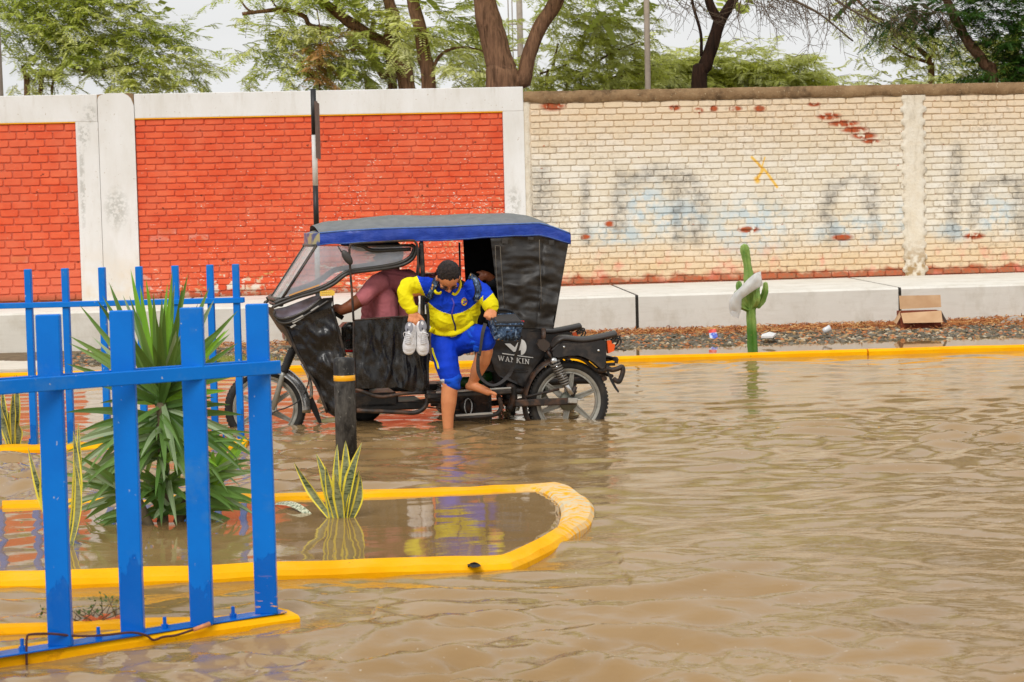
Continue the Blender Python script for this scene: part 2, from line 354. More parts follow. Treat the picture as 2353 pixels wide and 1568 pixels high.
def yellow_paint():
    t = NT("yellow_kerb_paint", .6, .12)
    c = t.mix(t.mr(t.noise(3, 5, .6), .3, .7), rgb(254, 188, 0), rgb(250, 170, 0))
    x0 = onz(1310, 1165, 0); d = t.m('ADD', t.m('ABSOLUTE', t.m('SUBTRACT', t.X, x0.x)), t.m('MULTIPLY', t.m('ABSOLUTE', t.m('SUBTRACT', t.Y, x0.y)), .30))
    worn = t.m('MULTIPLY', t.mr(d, .50, .18), t.mr(t.noise(9, 6, .75, t.vec((1.6, 3, 1))), .45, .51)); c = t.mix(t.m('MULTIPLY', worn, .95), c, rgb(214, 202, 172))
    c = t.mix(t.m('MULTIPLY', t.mr(t.noise(14, 6, .75, t.vec((.5, 1, 1))), .60, .72), .55), c, rgb(176, 104, 14))
    c = t.mix(t.mr(t.noise(40, 3), .72, .75, 0, .6), c, rgb(120, 84, 36))
    t.col(c); t.rough(t.mr(t.noise(6, 3), .35, .6, .42, .75)); t.bump(t.noise(16, 6, .65), .55, .012); return t.mat
def water_mat():
    t = NT("muddy_flood_water", .035, .5); t.b.inputs['IOR'].default_value = 1.43
    c = t.mix(t.mr(t.noise(.9, 4, .6), .3, .7), rgb(144, 114, 72), rgb(160, 130, 88)); c = t.mix(t.mr(t.noise(55, 2), .735, .75, 0, .5), c, rgb(228, 220, 204))
    t.col(c); calm = t.attr("calm")
    h = t.m('ADD', t.noise(11, 3, .55, t.vec((.8, 2.0, 1))), t.m('MULTIPLY', t.noise(34, 2, .5, t.vec((1, 2.0, 1))), .22))
    t.bump(h, t.m('MULTIPLY', t.mr(calm, 0, 1, .30, .04), t.mr(t.Y, 6, 15, 1, .22)), .012); return t.mat
def blue_paint():
    t = NT("blue_gloss_paint", .42, .22); c = t.mix(t.mr(t.noise(4, 5, .6), .3, .7), rgb(0, 124, 222), rgb(0, 112, 208))
    wet = t.mr(t.m('SUBTRACT', t.Z, t.m('MULTIPLY', t.noise(9, 4, .6, t.vec((1, 1, .4))), .5)), -.02, -.035, 0, 1); c = t.mix(t.m('MULTIPLY', wet, .6), c, rgb(0, 84, 178))
    c = t.mix(t.m('MULTIPLY', t.mr(t.noise(3.5, 5, .7), .56, .72), .4), c, rgb(86, 140, 184)); ch = t.mr(t.noise(46, 4, .6, t.vec((1, 1, .6))), .70, .715); c = t.mix(t.m('MULTIPLY', ch, .7), c, rgb(196, 200, 196))
    sp = t.m('MULTIPLY', t.mr(t.noise(30, 3, .5, t.vec((.5, 1, 2.4))), .60, .63), t.m('MULTIPLY', t.mr(t.Z, .20, .10), t.mr(t.X, -1.0, -.96))); c = t.mix(sp, c, rgb(240, 170, 10))
    t.col(c); t.rough(t.mr(wet, 0, 1, .45, .2)); t.bump(t.noise(70, 4, .6), .18, .003); return t.mat
def leaf_mat(name, a, b, tr=.35, rough=.5, stripe=None):
    t = NT(name, rough, .35); rnd = t.attr("rnd")
    c = t.mix(t.mr(t.noise(2.2, 3), .35, .65), a, b); c = t.mix(t.m('MULTIPLY', rnd, .35), c, tuple(q * .7 for q in a[:3]) + (1,))
    t.col(c)
    if tr > 0:
        tl = t.nt.nodes.new("ShaderNodeBsdfTranslucent"); t.set(tl.inputs[0], t.mix(.3, c, (.5, .6, .05, 1))); ms = t.nt.nodes.new("ShaderNodeMixShader"); ms.inputs[0].default_value = tr
        t.nt.links.new(t.b.outputs[0], ms.inputs[1]); t.nt.links.new(tl.outputs[0], ms.inputs[2]); t.nt.links.new(ms.outputs[0], t.nt.nodes["Material Output"].inputs[0])
    return t.mat
def bark(name, a, b):
    t = NT(name, .9, .15); c = t.mix(t.mr(t.noise(7, 6, .7, t.vec((3, 3, .5))), .35, .65), a, b)
    c = t.mix(t.mr(t.noise(5, 5, .7, t.vec((4, 4, .35))), .55, .63, 0, .8), c, tuple(q * .25 for q in a[:3]) + (1,)); t.col(c); t.bump(t.noise(9, 6, .75, t.vec((4, 4, .5))), 1, .05); return t.mat

M = dict(red=red_paint(), cream=cream_paint(), plaster=plaster(), rplaster=rough_plaster(), coping=coping_mat(),
    slab=concrete("pale_pavement_concrete", rgb(230, 226, 216), rgb(218, 213, 202), rgb(186, 176, 156)), yellow=yellow_paint(), water=water_mat(),
    ground=simple("wet_asphalt", (.05, .047, .042, 1), .6), earth=simple("damp_earth", rgb(112, 92, 66), .9, .25, 8, .6, 30),
    blue=blue_paint(),
    black=simple("black_paint", rgb(26, 26, 27), .45, .3, 20, .1), white=simple("white_paint", rgb(226, 226, 222), .5, .05, 10, .1, dirt=rgb(150, 146, 136)),
    seal=simple("black_joint_sealant", rgb(44, 40, 34), .9, .4, 30, .5), polec=simple("grey_concrete_pole", rgb(172, 158, 142), .85, .1, 14, .4, dirt=rgb(120, 108, 94)),
    bark=bark("rough_brown_bark", rgb(164, 124, 94), rgb(116, 86, 66)), barkd=bark("dark_bark", rgb(70, 48, 36), rgb(46, 34, 27)), twig=quick("fine_twig_bark", rgb(104, 86, 66), .9),
    leafy=leaf_mat("yellow_green_foliage", rgb(240, 242, 132), rgb(250, 250, 192), .42), leafm=leaf_mat("mid_green_foliage", rgb(206, 218, 100), rgb(232, 236, 148), .42),
    leafd=leaf_mat("dark_green_foliage", rgb(44, 84, 26), rgb(76, 114, 42), .3), leafb=leaf_mat("dry_orange_foliage", rgb(190, 140, 84), rgb(206, 160, 104), .3))

# ================================================================== ground, water, kerbs, pavement
gb = MB(); gb.box((0, 100, -.45), (500, 700, .5)); put(gb, "ground", M['ground'], kind='structure')
PLANTER_OUT = [onz(p[0], p[1], .04 if p[1] < 1155 else (.02 if p[1] < 1230 else 0.0)) for p in ((-420, 1166), (5, 1150), (330, 1141), (630, 1133), (960, 1122), (1230, 1111), (1291, 1110), (1340, 1136), (1363, 1167), (1361, 1199), (1329, 1236), (1272, 1275), (1195, 1313), (1150, 1322), (960, 1326), (630, 1338), (330, 1352), (0, 1362), (-420, 1376))]
PLANTER_IN = [onz(*p, .045) for p in ((-420, 1176), (5, 1160), (330, 1151), (630, 1143), (960, 1132), (1180, 1122), (1236, 1121), (1272, 1140), (1288, 1162), (1286, 1188), (1268, 1212), (1205, 1246), (1142, 1276), (1090, 1281), (960, 1283), (630, 1296), (330, 1306), (0, 1315), (-420, 1326))]

_a, _b = onz(0, 1536, 0), onz(690, 1434, 0); F0y, F0x_, FS = _a.y, _a.x, (_b.y - _a.y) / (_b.x - _a.x)
def wave_field():
    t = []
    for tt in np.linspace(-.40, .40, 640): t.append(tt)
    t = np.array([-6, -3, -1.6, -1.0, -.7, -.55, -.47] + t + [.47, .55, .7, 1.0, 1.6, 3, 6])
    Yr = [-14, -6, -2, 0, 1.2, 2.2, 2.8]; y = 3.1
    while y < 23.9: Yr.append(y); y *= 1.0037
    Yr = np.array(Yr); Yy, T = np.meshgrid(Yr, t, indexing='ij'); X = T * (np.maximum(Yy, 3) + .9)
    Z = np.zeros_like(X); rng = np.random.default_rng(5)
    def fbm_env(sc_, seed):
        r = np.random.default_rng(seed); e = np.zeros_like(X)
        for i in range(7):
            a = r.uniform(0, 2 * np.pi); k = sc_ * r.uniform(.5, 1.6); e += np.sin(k * (X * np.cos(a) + Yy * np.sin(a)) + r.uniform(0, 6.28))
        return e / 2.6
    wx = X + .10 * fbm_env(3.0, 1); wy = Yy + .11 * fbm_env(3.0, 2) + .02 * fbm_env(14., 8); rms = .235; N = 46
    for i in range(N):
        lam = .10 * (.72 / .10) ** rng.uniform(0, 1) ** .9; k = 2 * np.pi / lam; a = rng.normal(np.pi / 2, .52)
        s = rms * math.sqrt(2 / N) * (1.15 if lam > .35 else .8)
        ph = k * (wx * np.cos(a) + wy * np.sin(a)) + rng.uniform(0, 6.28)
        Z += s / k * np.sin(ph + .35 * np.sin(ph + 1.3))
    rs = np.random.default_rng(21); S2 = np.zeros_like(X)
    for i in range(22):
        lam = rs.uniform(.075, .15); k = 2 * np.pi / lam; a = rs.normal(np.pi / 2, .6); ph = k * (wx * np.cos(a) + wy * np.sin(a)) + rs.uniform(0, 6.28); S2 += .115 * math.sqrt(2 / 22) / k * np.sin(ph + .3 * np.sin(ph))
    Z += S2 * np.clip((11.5 - Yy) / 3.5, 0, 1) * np.clip(.55 + .6 * fbm_env(1.9, 31), 0, 1.5)
    amp = np.clip(.80 + .5 * fbm_env(1.1, 3), .35, 1.6)
    far = np.clip((Yy - 12.6) / 4.5, 0, 1); amp *= 1 - .76 * far; amp *= 1 + .15 * np.clip((8.5 - Yy) / 2, 0, 1)                     # the flow smooths towards the far kerb
    amp *= 1 - .45 * np.clip((-X - .2) / 1.2, 0, 1) * np.clip((9.5 - Yy) / 2, 0, 1) # sheltered water beside the near kerbs
    calm = np.zeros_like(X)
    rim = [(p.x, p.y) for p in PLANTER_IN]; inside = np.zeros(X.shape, bool); j = len(rim) - 1
    for i in range(len(rim)):
        xi, yi = rim[i]; xj, yj = rim[j]
        c = ((yi > Yy) != (yj > Yy)) & (X < (xj - xi) * (Yy - yi) / (yj - yi + 1e-12) + xi); inside ^= c; j = i
    calm[inside] = 1; calm[Yy > 20.45 + .0508 * X + .0043 * X * X] = 1
    isl = (Yy < 7.33) & (Yy > 6.6) & (X < -1.0) & (Yy - 6.71 > (X + 1.77) * .70); calm[isl] = .8
    ld = (Yy - F0y) - (X - F0x_) * FS; amp *= 1 - .6 * np.exp(-(ld / .28) ** 2) * (X < -.55); amp *= 1 - .5 * np.exp(-((Yy - 8.35) / .45) ** 2) * (X < .45); Z *= amp * (1 - .94 * calm - .03 * (Yy > 15) * calm); Z[inside] += .027
    # the vehicle's wash
    dd = np.exp(-(((X - .1) / 1.9) ** 2 + ((Yy - 14.2) / .8) ** 2)); r2 = np.random.default_rng(9); W = np.zeros_like(X)
    for i in range(16):
        k = 2 * np.pi / r2.uniform(.07, .22); a = r2.uniform(0, 3.14); W += .06 / k * np.sin(k * (X * np.cos(a) + Yy * np.sin(a)) + r2.uniform(0, 6.28))
    Z += W * dd * .8
    nr, nc = X.shape; v = np.stack([X, Yy, Z], -1).reshape(-1, 3); ii, jj = np.meshgrid(np.arange(nr - 1), np.arange(nc - 1), indexing='ij'); a = (ii * nc + jj).ravel()
    f = np.stack([a, a + 1, a + nc + 1, a + nc], -1); me = bpy.data.meshes.new("flood_water"); nv, nf = len(v), len(f)
    me.vertices.add(nv); me.vertices.foreach_set("co", v.ravel()); me.loops.add(nf * 4); me.loops.foreach_set("vertex_index", f.ravel().astype(np.int32))
    me.polygons.add(nf); me.polygons.foreach_set("loop_start", np.arange(0, nf * 4, 4, dtype=np.int32)); me.polygons.foreach_set("loop_total", np.full(nf, 4, np.int32))
    me.polygons.foreach_set("use_smooth", np.ones(nf, bool)); me.update(calc_edges=True)
    at = me.attributes.new("calm", 'FLOAT', 'POINT'); at.data.foreach_set("value", calm.ravel()); me.materials.append(M['water']); return me
tag(link("flood_water", wave_field()), kind='structure')

def strip(mb, outer, inner, zt, zb=-.2, edge=.02, wob=.004, m=0, n=4, closed_end=True):
    o2, i2 = bez(outer, n), bez(inner, n); rows = []
    for k, (o, i) in enumerate(zip(o2, i2)):
        d = (i - o); L = d.length; d.normalize(); e = min(edge, L * .3); j = noise.noise(o * 3.1) * wob * 2; j2 = noise.noise(o * 5.3 + V(9, 0, 0)) * wob * 2
        rows.append([V(o.x, o.y, zb), V(o.x, o.y, zt - e + j), V(o.x, o.y, 0) + d * e + V(0, 0, zt + j2), V(o.x, o.y, 0) + d * (L * .5) + V(0, 0, zt + .004 + j), V(i.x, i.y, 0) - d * e + V(0, 0, zt + j), V(i.x, i.y, zt - e + j2), V(i.x, i.y, zb)])
    vs = [p for r in rows for p in r]; q = 7; fs = [(a * q + b, a * q + b + 1, (a + 1) * q + b + 1, (a + 1) * q + b) for a in range(len(rows) - 1) for b in range(q - 1)]
    fs += [tuple(range(q)), tuple(range((len(rows) - 1) * q + q - 1, (len(rows) - 1) * q - 1, -1))]
    mb.add(vs, fs, m, False)
# far kerb in three cast lengths with open joints
fk = thing("far_kerb", None, None, onz(1420, 822, 0)); tag(fk, kind='structure')
def far_y(X): return 20.384 + .0508 * X + .0043 * X * X
xj1, xj2 = onz(46, 866, .05).x, onz(1988, 804, .05).x
for a, b in ((-14, xj1 - .006), (xj1 + .006, xj2 - .008), (xj2 + .008, 14)):
    n = max(2, int((b - a) / .35)); xs = [a + (b - a) * i / n for i in range(n + 1)]
    mb = MB(); strip(mb, [V(x, far_y(x), 0) for x in xs], [V(x, far_y(x) + .16, 0) for x in xs], .06, n=1); put(mb, "kerb_length", M['yellow'], fk)
# planter kerb ring, with the broken hole in it
pk = thing("planter_kerb", None, None, PLANTER_OUT[9]); tag(pk, kind='structure')
mb = MB(); strip(mb, PLANTER_OUT[1:], PLANTER_IN[1:], .042, edge=.018, n=5); put(mb, "kerb_ring", M['yellow'], pk)
mb = MB(); strip(mb, [PLANTER_OUT[0] - V(1.5, 0, 0), PLANTER_OUT[0] + V(.85, 0, 0)], [PLANTER_IN[0] - V(1.5, 0, 0), PLANTER_IN[0] + V(.85, 0, 0)], .03, n=4); put(mb, "kerb_length", M['yellow'], pk)
mb = MB(); h = onz(1090, 1300, .045); R4 = random.Random(4)
mb.add([h + V(0, 0, .003)] + [h + V(math.cos(a) * .032 * R4.uniform(.6, 1.3), math.sin(a) * .05 * R4.uniform(.6, 1.3), .002) for a in [i * .628 for i in range(10)]], [(0, i + 1, (i + 1) % 10 + 1) for i in range(10)])
mb.lathe([(.0, -.01), (.026, -.005), (.03, .012), (.024, .014), (.02, .002), (0, 0)], onz(1090, 1302, .03) - V(0, .035, .004), (0, -1, .1), 12); put(mb, "burnt_hole", simple("charred_black", rgb(22, 18, 14), .9, .5, 60, .5), pk)
# kerb under the back fence
bk = MB(); b0, b1 = V(-4.9, 13.34, 0), V(onz(571, 1014, .04).x, 13.34, 0); k = 8
pts = [b0.lerp(b1, i / k) for i in range(k + 1)]; strip(bk, pts, [p + V(0, .24, 0) for p in pts], .052, n=1)
o = put(bk, "back_fence_kerb", M['yellow']); tag(o, kind='structure')
# kerb island under the front fence
F1, F0 = onz(690, 1434, .0), onz(0, 1536, .0); fd = (F1 - F0).normalized(); fn = V(-fd.y, fd.x, 0); F0x = F0 - fd * 1.2
ik = thing("front_fence_kerb", None, None, F1); tag(ik, kind='structure')
pts = [F0x.lerp(F1, i / 8) for i in range(9)]
mb = MB(); strip(mb, pts, [p + fn * .19 for p in pts], .036, edge=.014, n=1); put(mb, "kerb_length", M['yellow'], ik)
B1, B0 = onz(662, 1424, .02), onz(0, 1446, .02); B0x = B0 + (B0 - B1) * .6
pts = [B0x.lerp(B1, i / 6) for i in range(7)]; mb = MB(); strip(mb, pts, [p + V(0, .12, 0) for p in pts], .022, n=1); put(mb, "kerb_length", M['yellow'], ik)

# pavement: raised concrete walk in front of the wall, cast slabs with black joints
pv = thing("pavement", None, None, V(1, 25, 0)); tag(pv, kind='structure')
def fr(X): return V(X, 24.64 + .118 * X, 0)
js = [-13, -10.1, -7.1, -4.19, -1.35, 1.57, 4.93, 8.25, 11.6, 14.5]
def sl(X, k):                                                                    # k: 0 front-bottom .. 3 back
    f = fr(X); bk_ = V(X - .16, 27.66 + math.tan(TH) * X, 0)
    return (f + V(0, 0, -.25), f + V(0, 0, .497), f + V(0, .028, .522), bk_ + V(0, 0, .552 + .003 * X), bk_ + V(0, 0, -.25))[k]
for a, b in zip(js, js[1:]):
    mb = MB(); n = 6; mb.grid(n, 4, lambda i, j: sl(a + .02 + (b - a - .04) * i, round(j * 4)), 0, False)
    mb.add([sl(a + .02, k) for k in range(5)] + [sl(b - .02, k) for k in range(5)], [(0, 1, 2, 3, 4), (9, 8, 7, 6, 5)]); put(mb, "slab", M['slab'], pv)
    mb = MB(); mb.add([sl(a - .02, k) + V(0, .012, -.006) for k in range(5)] + [sl(a + .02, k) + V(0, .012, -.006) for k in range(5)], [(0, 1, 6, 5), (1, 2, 7, 6), (2, 3, 8, 7)]); put(mb, "joint_seal", M['seal'], pv)
mb = MB(); ap = [onz(-400, 770, .05), onz(118, 752, .05), onz(128, 846, .02), onz(-400, 862, .02)]; mb.prism(ap[::-1], (0, 0, -.2)); tag(put(mb, "driveway_ramp", simple("pale_ramp_concrete", rgb(218, 210, 194), .8, .08, 5, .3, 40, dirt=rgb(168, 156, 136))), kind='structure')

# gravel verge
def vz(X, Y):
    f = 24.64 + .118 * X; e = 22.42 + .09 * X + .25 * noise.noise(V(X * .9, 0, 3)); t = (Y - e) / (f - e)
    return -.010 + (.055 * min(1, t * 1.6) if t > 0 else .09 * max(-1.5, t)) + .012 * noise.noise(V(X * 3, Y * 3, 0))
mb = MB(); mb.grid(260, 30, lambda i, j: (lambda X: (lambda Y: V(X, Y, vz(X, Y)))(far_y(X) + .2 + j * (24.75 + .118 * X - far_y(X) - .2)))(-10 + 22 * i), 0, True)
tag(put(mb, "verge_earth", M['earth']), kind='structure')
ico_v = []; _b = bmesh.new(); bmesh.ops.create_icosphere(_b, subdivisions=1, radius=1); ico_v = np.array([v.co[:] for v in _b.verts]); ico_f = np.array([[v.index for v in f.verts] for f in _b.faces]); _b.free()
def scatter(name, n, pos, rad, mats, label=None, flat=.7, parent=None):
    vs = []; fs = []; mi = []
    for i in range(n):
        p = pos(); r = rad(); a = np.random.default_rng(i + 11).normal(0, .16, ico_v.shape); R = np.array(Matrix.Rotation(random.uniform(0, 6.28), 3, 'Z'))
        q = ((ico_v + a) * [r * random.uniform(.8, 1.5), r, r * flat]) @ R.T + np.array(p); fs.append(ico_f + len(vs) * 12); vs.append(q); mi += [random.choices(range(len(mats)), [5, 4, 2, 2, 1][:len(mats)])[0]] * 20
    v = np.concatenate(vs); f = np.concatenate(fs); me = mesh_from(name, v.tolist(), f.tolist(), mats, mi); o = link(name, me, parent); return tag(o, label, kind='stuff')
SM = [simple("grey_stone", rgb(112, 104, 90), .85, .3, 30), simple("olive_stone", rgb(92, 84, 66), .85, .3, 30), simple("tan_stone", rgb(168, 138, 98), .85, .2, 30), simple("rust_stone", rgb(176, 112, 66), .85, .3, 30), simple("pale_stone", rgb(190, 176, 150), .85, .1, 30)]
def gpos():
    while 1:
        X = random.uniform(-7.5, 8.5); Y = random.uniform(22.42 + .09 * X, 24.6 + .118 * X)
        if X < -5.1: continue
        return (X, Y, vz(X, Y) + .006)
scatter("gravel", 13000, gpos, lambda: random.uniform(.012, .032) * random.uniform(.8, 1.2), SM, "brown and grey gravel along the foot of the pavement")
# dry plant litter against the pavement
mb = MB(); LM = [quick("dry_brown_litter", rgb(168, 104, 52), .9), quick("rust_litter", rgb(146, 76, 36), .9), quick("straw_litter", rgb(206, 160, 100), .9)]
for i in range(9000):
    X = random.triangular(-4.9, 8.6, 6.5) if random.random() < .75 else random.uniform(-4.8, 8.6); f = 24.64 + .118 * X; Y = f - .02 - abs(random.gauss(0, .42)) * (1.15 if X > 2 else .7)
    L = random.uniform(.03, .13); a = random.uniform(0, 6.28); el = random.gauss(0, .28); c = V(X, Y, vz(X, Y) + .02 + random.random() ** 2 * .045 * (1.4 if X > 6 else 1)); d = V(math.cos(a) * math.cos(el), math.sin(a) * math.cos(el), math.sin(el)) * L / 2
    wd = random.uniform(.003, .009); s_ = frame(d)[0] * wd; u_ = V(0, 0, wd); mb.add([c - d - s_, c - d + s_, c - d + u_, c + d - s_ * .5, c + d + s_ * .5, c + d + u_ * .6], [(0, 1, 4, 3), (1, 2, 5, 4), (2, 0, 3, 5)], random.choice((0, 0, 1, 2)))
put(mb, "dry_litter", LM, label="rust brown dry plant litter heaped against the pavement", kind='stuff', fix=False)

# ================================================================== walls
def wbox(mb, u0, u1, d0, d1, z0, z1, m=0, bev=0.0):
    R = Matrix((WV, WN, V(0, 0, 1))).transposed(); mb.box(WL((u0 + u1) / 2, (d0 + d1) / 2, (z0 + z1) / 2), (u1 - u0, abs(d1 - d0), z1 - z0), R, bev, m)
def brick_variants(name, L, H, D, mats, n=24):
    out = []
    for k in range(n):
        r = random.Random(k * 7 + 1); hx, hz = L / 2, H / 2; c = .012
        def outline(ins, y, jit):
            pts = []
            for (sx, sz, o) in ((-1, -1, 0), (1, -1, 1), (1, 1, 0), (-1, 1, 1)):
                a = (sx * (hx - ins), sz * (hz - ins - c)); b = (sx * (hx - ins - c), sz * (hz - ins))
                for q in ((a, b) if o == 0 else (b, a)): pts.append((q[0] + r.uniform(-jit, jit) * 1.5, y, q[1] + r.uniform(-jit, jit) * 1.7))
            return pts
        # corner order runs round the outline
        dd = D * r.uniform(.75, 1.2); rings = [outline(0, .02, 0), outline(.0, -dd + .010, .002), outline(.006, -dd, .0025)]
        vs = [p for g in rings for p in g]; fs = [(g * 8 + j, g * 8 + (j + 1) % 8, (g + 1) * 8 + (j + 1) % 8, (g + 1) * 8 + j) for g in range(2) for j in range(8)] + [tuple(16 + j for j in range(8))]
        me = mesh_from(name, vs, fs, mats, None, [False] * len(fs)); bm = bmesh.new(); bm.from_mesh(me); bmesh.ops.recalc_face_normals(bm, faces=bm.faces); bm.to_mesh(me); bm.free()
        at = me.attributes.new("rnd", 'FLOAT', 'POINT'); at.data.foreach_set("value", [r.random()] * len(vs)); out.append(me)
    return out
def to_px(p):
    q = p - CAM; d = q.dot(CF); return 1176.5 + FPX * q.dot(CR) / d, 784 - FPX * q.dot(CU) / d
def lay_bricks(parent, u0, u1, z0, z1, pitch, L, variants, joint=.012, seed=1, limit=300):
    r = random.Random(seed); rows = int(round((z1 - z0) / pitch)); pitch = (z1 - z0) / rows; B = []
    for k in range(rows):
        u = u0 + .004 - (L + joint) * (.5 if k % 2 else 0) * r.uniform(.85, 1.15)
        while u < u1 - .03:
            l = L * r.uniform(.93, 1.07); a = max(u, u0 + .003); b = min(u + l, u1 - .003); u += l + joint
            if b - a < .035: continue
            z = z0 + pitch * (k + .5) + r.uniform(-.003, .003); px, py = to_px(WL((a + b) / 2, 0, z))
            seen = -20 < px < 2370 and not (640 < px < 1300 and py > 505) and not (-20 < px < 640 and py > 690)
            B.append(((a + b) / 2, z, (b - a) / L, r.uniform(-.008, .008), r.randrange(len(variants)), seen, r.random()))
    seen = sorted([b for b in B if b[5]], key=lambda b: (b[2] < .8, abs(b[1] - 1.9))); ind = set(id(b) for b in seen[:limit]); mb_v = []; mb_f = []; rn = []; par = wl(parent)
    rot = math.atan2(WV.y, WV.x)
    for b in B:
        p = WL(b[0], 0, b[1]); me = variants[b[4]]
        if id(b) in ind:
            o = link("brick", me, parent, p - par); o.rotation_euler = (0, b[3], rot); o.scale = (b[2], 1, 1)
        else:
            Mx = Matrix.Translation(p - par) @ Matrix.Rotation(rot, 4, 'Z') @ Matrix.Rotation(b[3], 4, 'Y') @ Matrix.Diagonal((b[2], 1, 1, 1)); base = len(mb_v)
            mb_v += [tuple(Mx @ v.co) for v in me.vertices]; mb_f += [tuple(base + i for i in pp.vertices) for pp in me.polygons]; rn += [me.attributes["rnd"].data[0].value] * len(me.vertices)
    if mb_v:
        me = mesh_from("brick_courses", mb_v, mb_f, variants[0].materials[0]); at = me.attributes.new("rnd", 'FLOAT', 'POINT'); at.data.foreach_set("value", rn); tag(link("brick_courses", me, parent), kind='stuff')
def joint_attr(o):
    at = o.data.attributes.new("joint", 'FLOAT', 'POINT'); at.data.foreach_set("value", [1.0] * len(o.data.vertices))
RB = brick_variants("brick", .255, .074, .013, M['red']); RB2 = brick_variants("brick", .238, .090, .014, M['red']); CB = brick_variants("brick", .252, .075, .016, M['cream'])

# red panel at the far left
lw = thing("brick_wall", "red brick wall panel at the far left, beyond the broad white pillar", "wall", WL(-8, 0, .5), "painted boundary walls")
mb = MB(); wbox(mb, -13, -5.86, .006, .2, .3, 3.0); joint_attr(put(mb, "mortar", M['red'], lw))
mb = MB(); wbox(mb, -13, -5.575, -.035, .22, 2.965, 3.335, 0, .008); put(mb, "top_beam", M['plaster'], lw)
mb = MB(); wbox(mb, -5.875, -5.575, -.034, .21, .3, 2.9652); put(mb, "side_column", M['plaster'], lw)
mb = MB(); wbox(mb, -13, -5.876, -.036, -.002, 2.955, 2.9648); put(mb, "yellow_line", M['yellow'], lw)
lay_bricks(lw, -9.3, -5.876, .545, 2.953, .1045, .238, RB2, .016, 3)
# pillar with chipped top corners
cp = thing("wall_pillar", "broad white plastered pillar with chipped top corners between two red brick panels", "pillar", WL(-5.32, 0, .5))
ol = [(-5.568, .3), (-5.568, 3.26), (-5.555, 3.30), (-5.52, 3.325), (-5.42, 3.345), (-5.22, 3.345), (-5.16, 3.31), (-5.12, 3.27), (-5.095, 3.20), (-5.085, 3.17), (-5.085, .3)]
mb = MB(); mb.prism([WL(a, -.045, b) for a, b in ol], WN * .26); put(mb, "pillar_shaft", M['plaster'], cp)
mb = MB(); mb.prism([WL(a, -.02, b) for a, b in ((-5.60, 3.24), (-5.61, 3.325), (-5.5, 3.337), (-5.53, 3.29), (-5.565, 3.24))], WN * .2); mb.prism([WL(a, -.02, b) for a, b in ((-5.2, 3.3), (-5.19, 3.345), (-5.087, 3.335), (-5.087, 3.15), (-5.11, 3.2))], WN * .2); put(mb, "broken_mortar", M['coping'], cp)
# long red panel in its white frame
mw = thing("brick_wall", "long red brick wall panel in a white frame behind the motor tricycle", "wall", WL(-2.5, 0, .5), "painted boundary walls")
mb = MB(); wbox(mb, -5.08, -.04, .006, .2, .3, 3.05); joint_attr(put(mb, "mortar", M['red'], mw))
mb = MB(); wbox(mb, -5.08, .235, -.035, .22, 2.995, 3.33, 0, .008); put(mb, "top_beam", M['plaster'], mw)
mb = MB(); wbox(mb, -.055, .235, -.034, .21, .3, 2.9952); put(mb, "side_column", M['plaster'], mw)
mb = MB(); wbox(mb, -5.08, -.056, -.036, -.002, 2.984, 2.9948); put(mb, "yellow_line", M['yellow'], mw)
lay_bricks(mw, -5.08, -.056, .53, 2.982, .0862, .255, RB, .011, 5)
# faded cream wall
rw = thing("brick_wall", "faded cream brick wall with worn grey letters and crumbling brown coping", "wall", WL(5, 0, .5), "painted boundary walls")
mb = MB(); wbox(mb, .24, 13, .006, .2, .3, 3.15); joint_attr(put(mb, "mortar", M['cream'], rw))
mb = MB(); mb.grid(60, 2, lambda i, j: WL(.236 + (.0 if j == 0 else (.06 if j < .9 else .085 + .03 * noise.noise(V(i * 30, 0, 0)))), -.012 if j < .9 else .004, .4 + i * 2.72)); put(mb, "mortar_edge", M['rplaster'], rw)
lay_bricks(rw, .33, 5.60, .575, 3.10, .0872, .252, CB, .012, 8, 210); lay_bricks(rw, 5.90, 9.6, .575, 3.10, .0872, .252, CB, .012, 9, 90)
def pil(i, j):
    z = .55 + i * 2.56; e = .035 * noise.noise(V(0, 3 + j * 5, z * 7)) + .02 * (1 if int(z / .0872) % 2 else -1); us = [5.585 - e, 5.60 - e, 5.67, 5.75, 5.83, 5.90 + e, 5.915 + e]; k = round(j * 6)
    return WL(us[k], (.004 if k in (0, 6) else -.03) + .006 * noise.noise(V(us[k] * 6, z * 6, 1)), z)
mb = MB(); mb.grid(90, 6, pil); put(mb, "pillar_plaster", M['rplaster'], rw)
def cop(i, j):
    u = .24 + i * 9.6; k = round(j * 5); lo = 3.105 + .030 * noise.noise(V(u * 2.2, 0, 0)) + .02 * noise.noise(V(u * 9, 4, 0)) + .008 * noise.noise(V(u * 30, 0, 0)); hi = 3.265 + .007 * noise.noise(V(u * 5, 9, 0)) + .005 * noise.noise(V(u * 22, 2, 0)); q = .006 * noise.noise(V(u * 8, k * 3, 0))
    return WL(u, *((.02, lo), (-.026 + q, lo), (-.034 + q, (lo + hi) / 2), (-.03 + q, hi - .006), (.06, hi + .004), (.22, hi))[k])
mb = MB(); mb.grid(760, 5, cop); put(mb, "coping", M['coping'], rw)

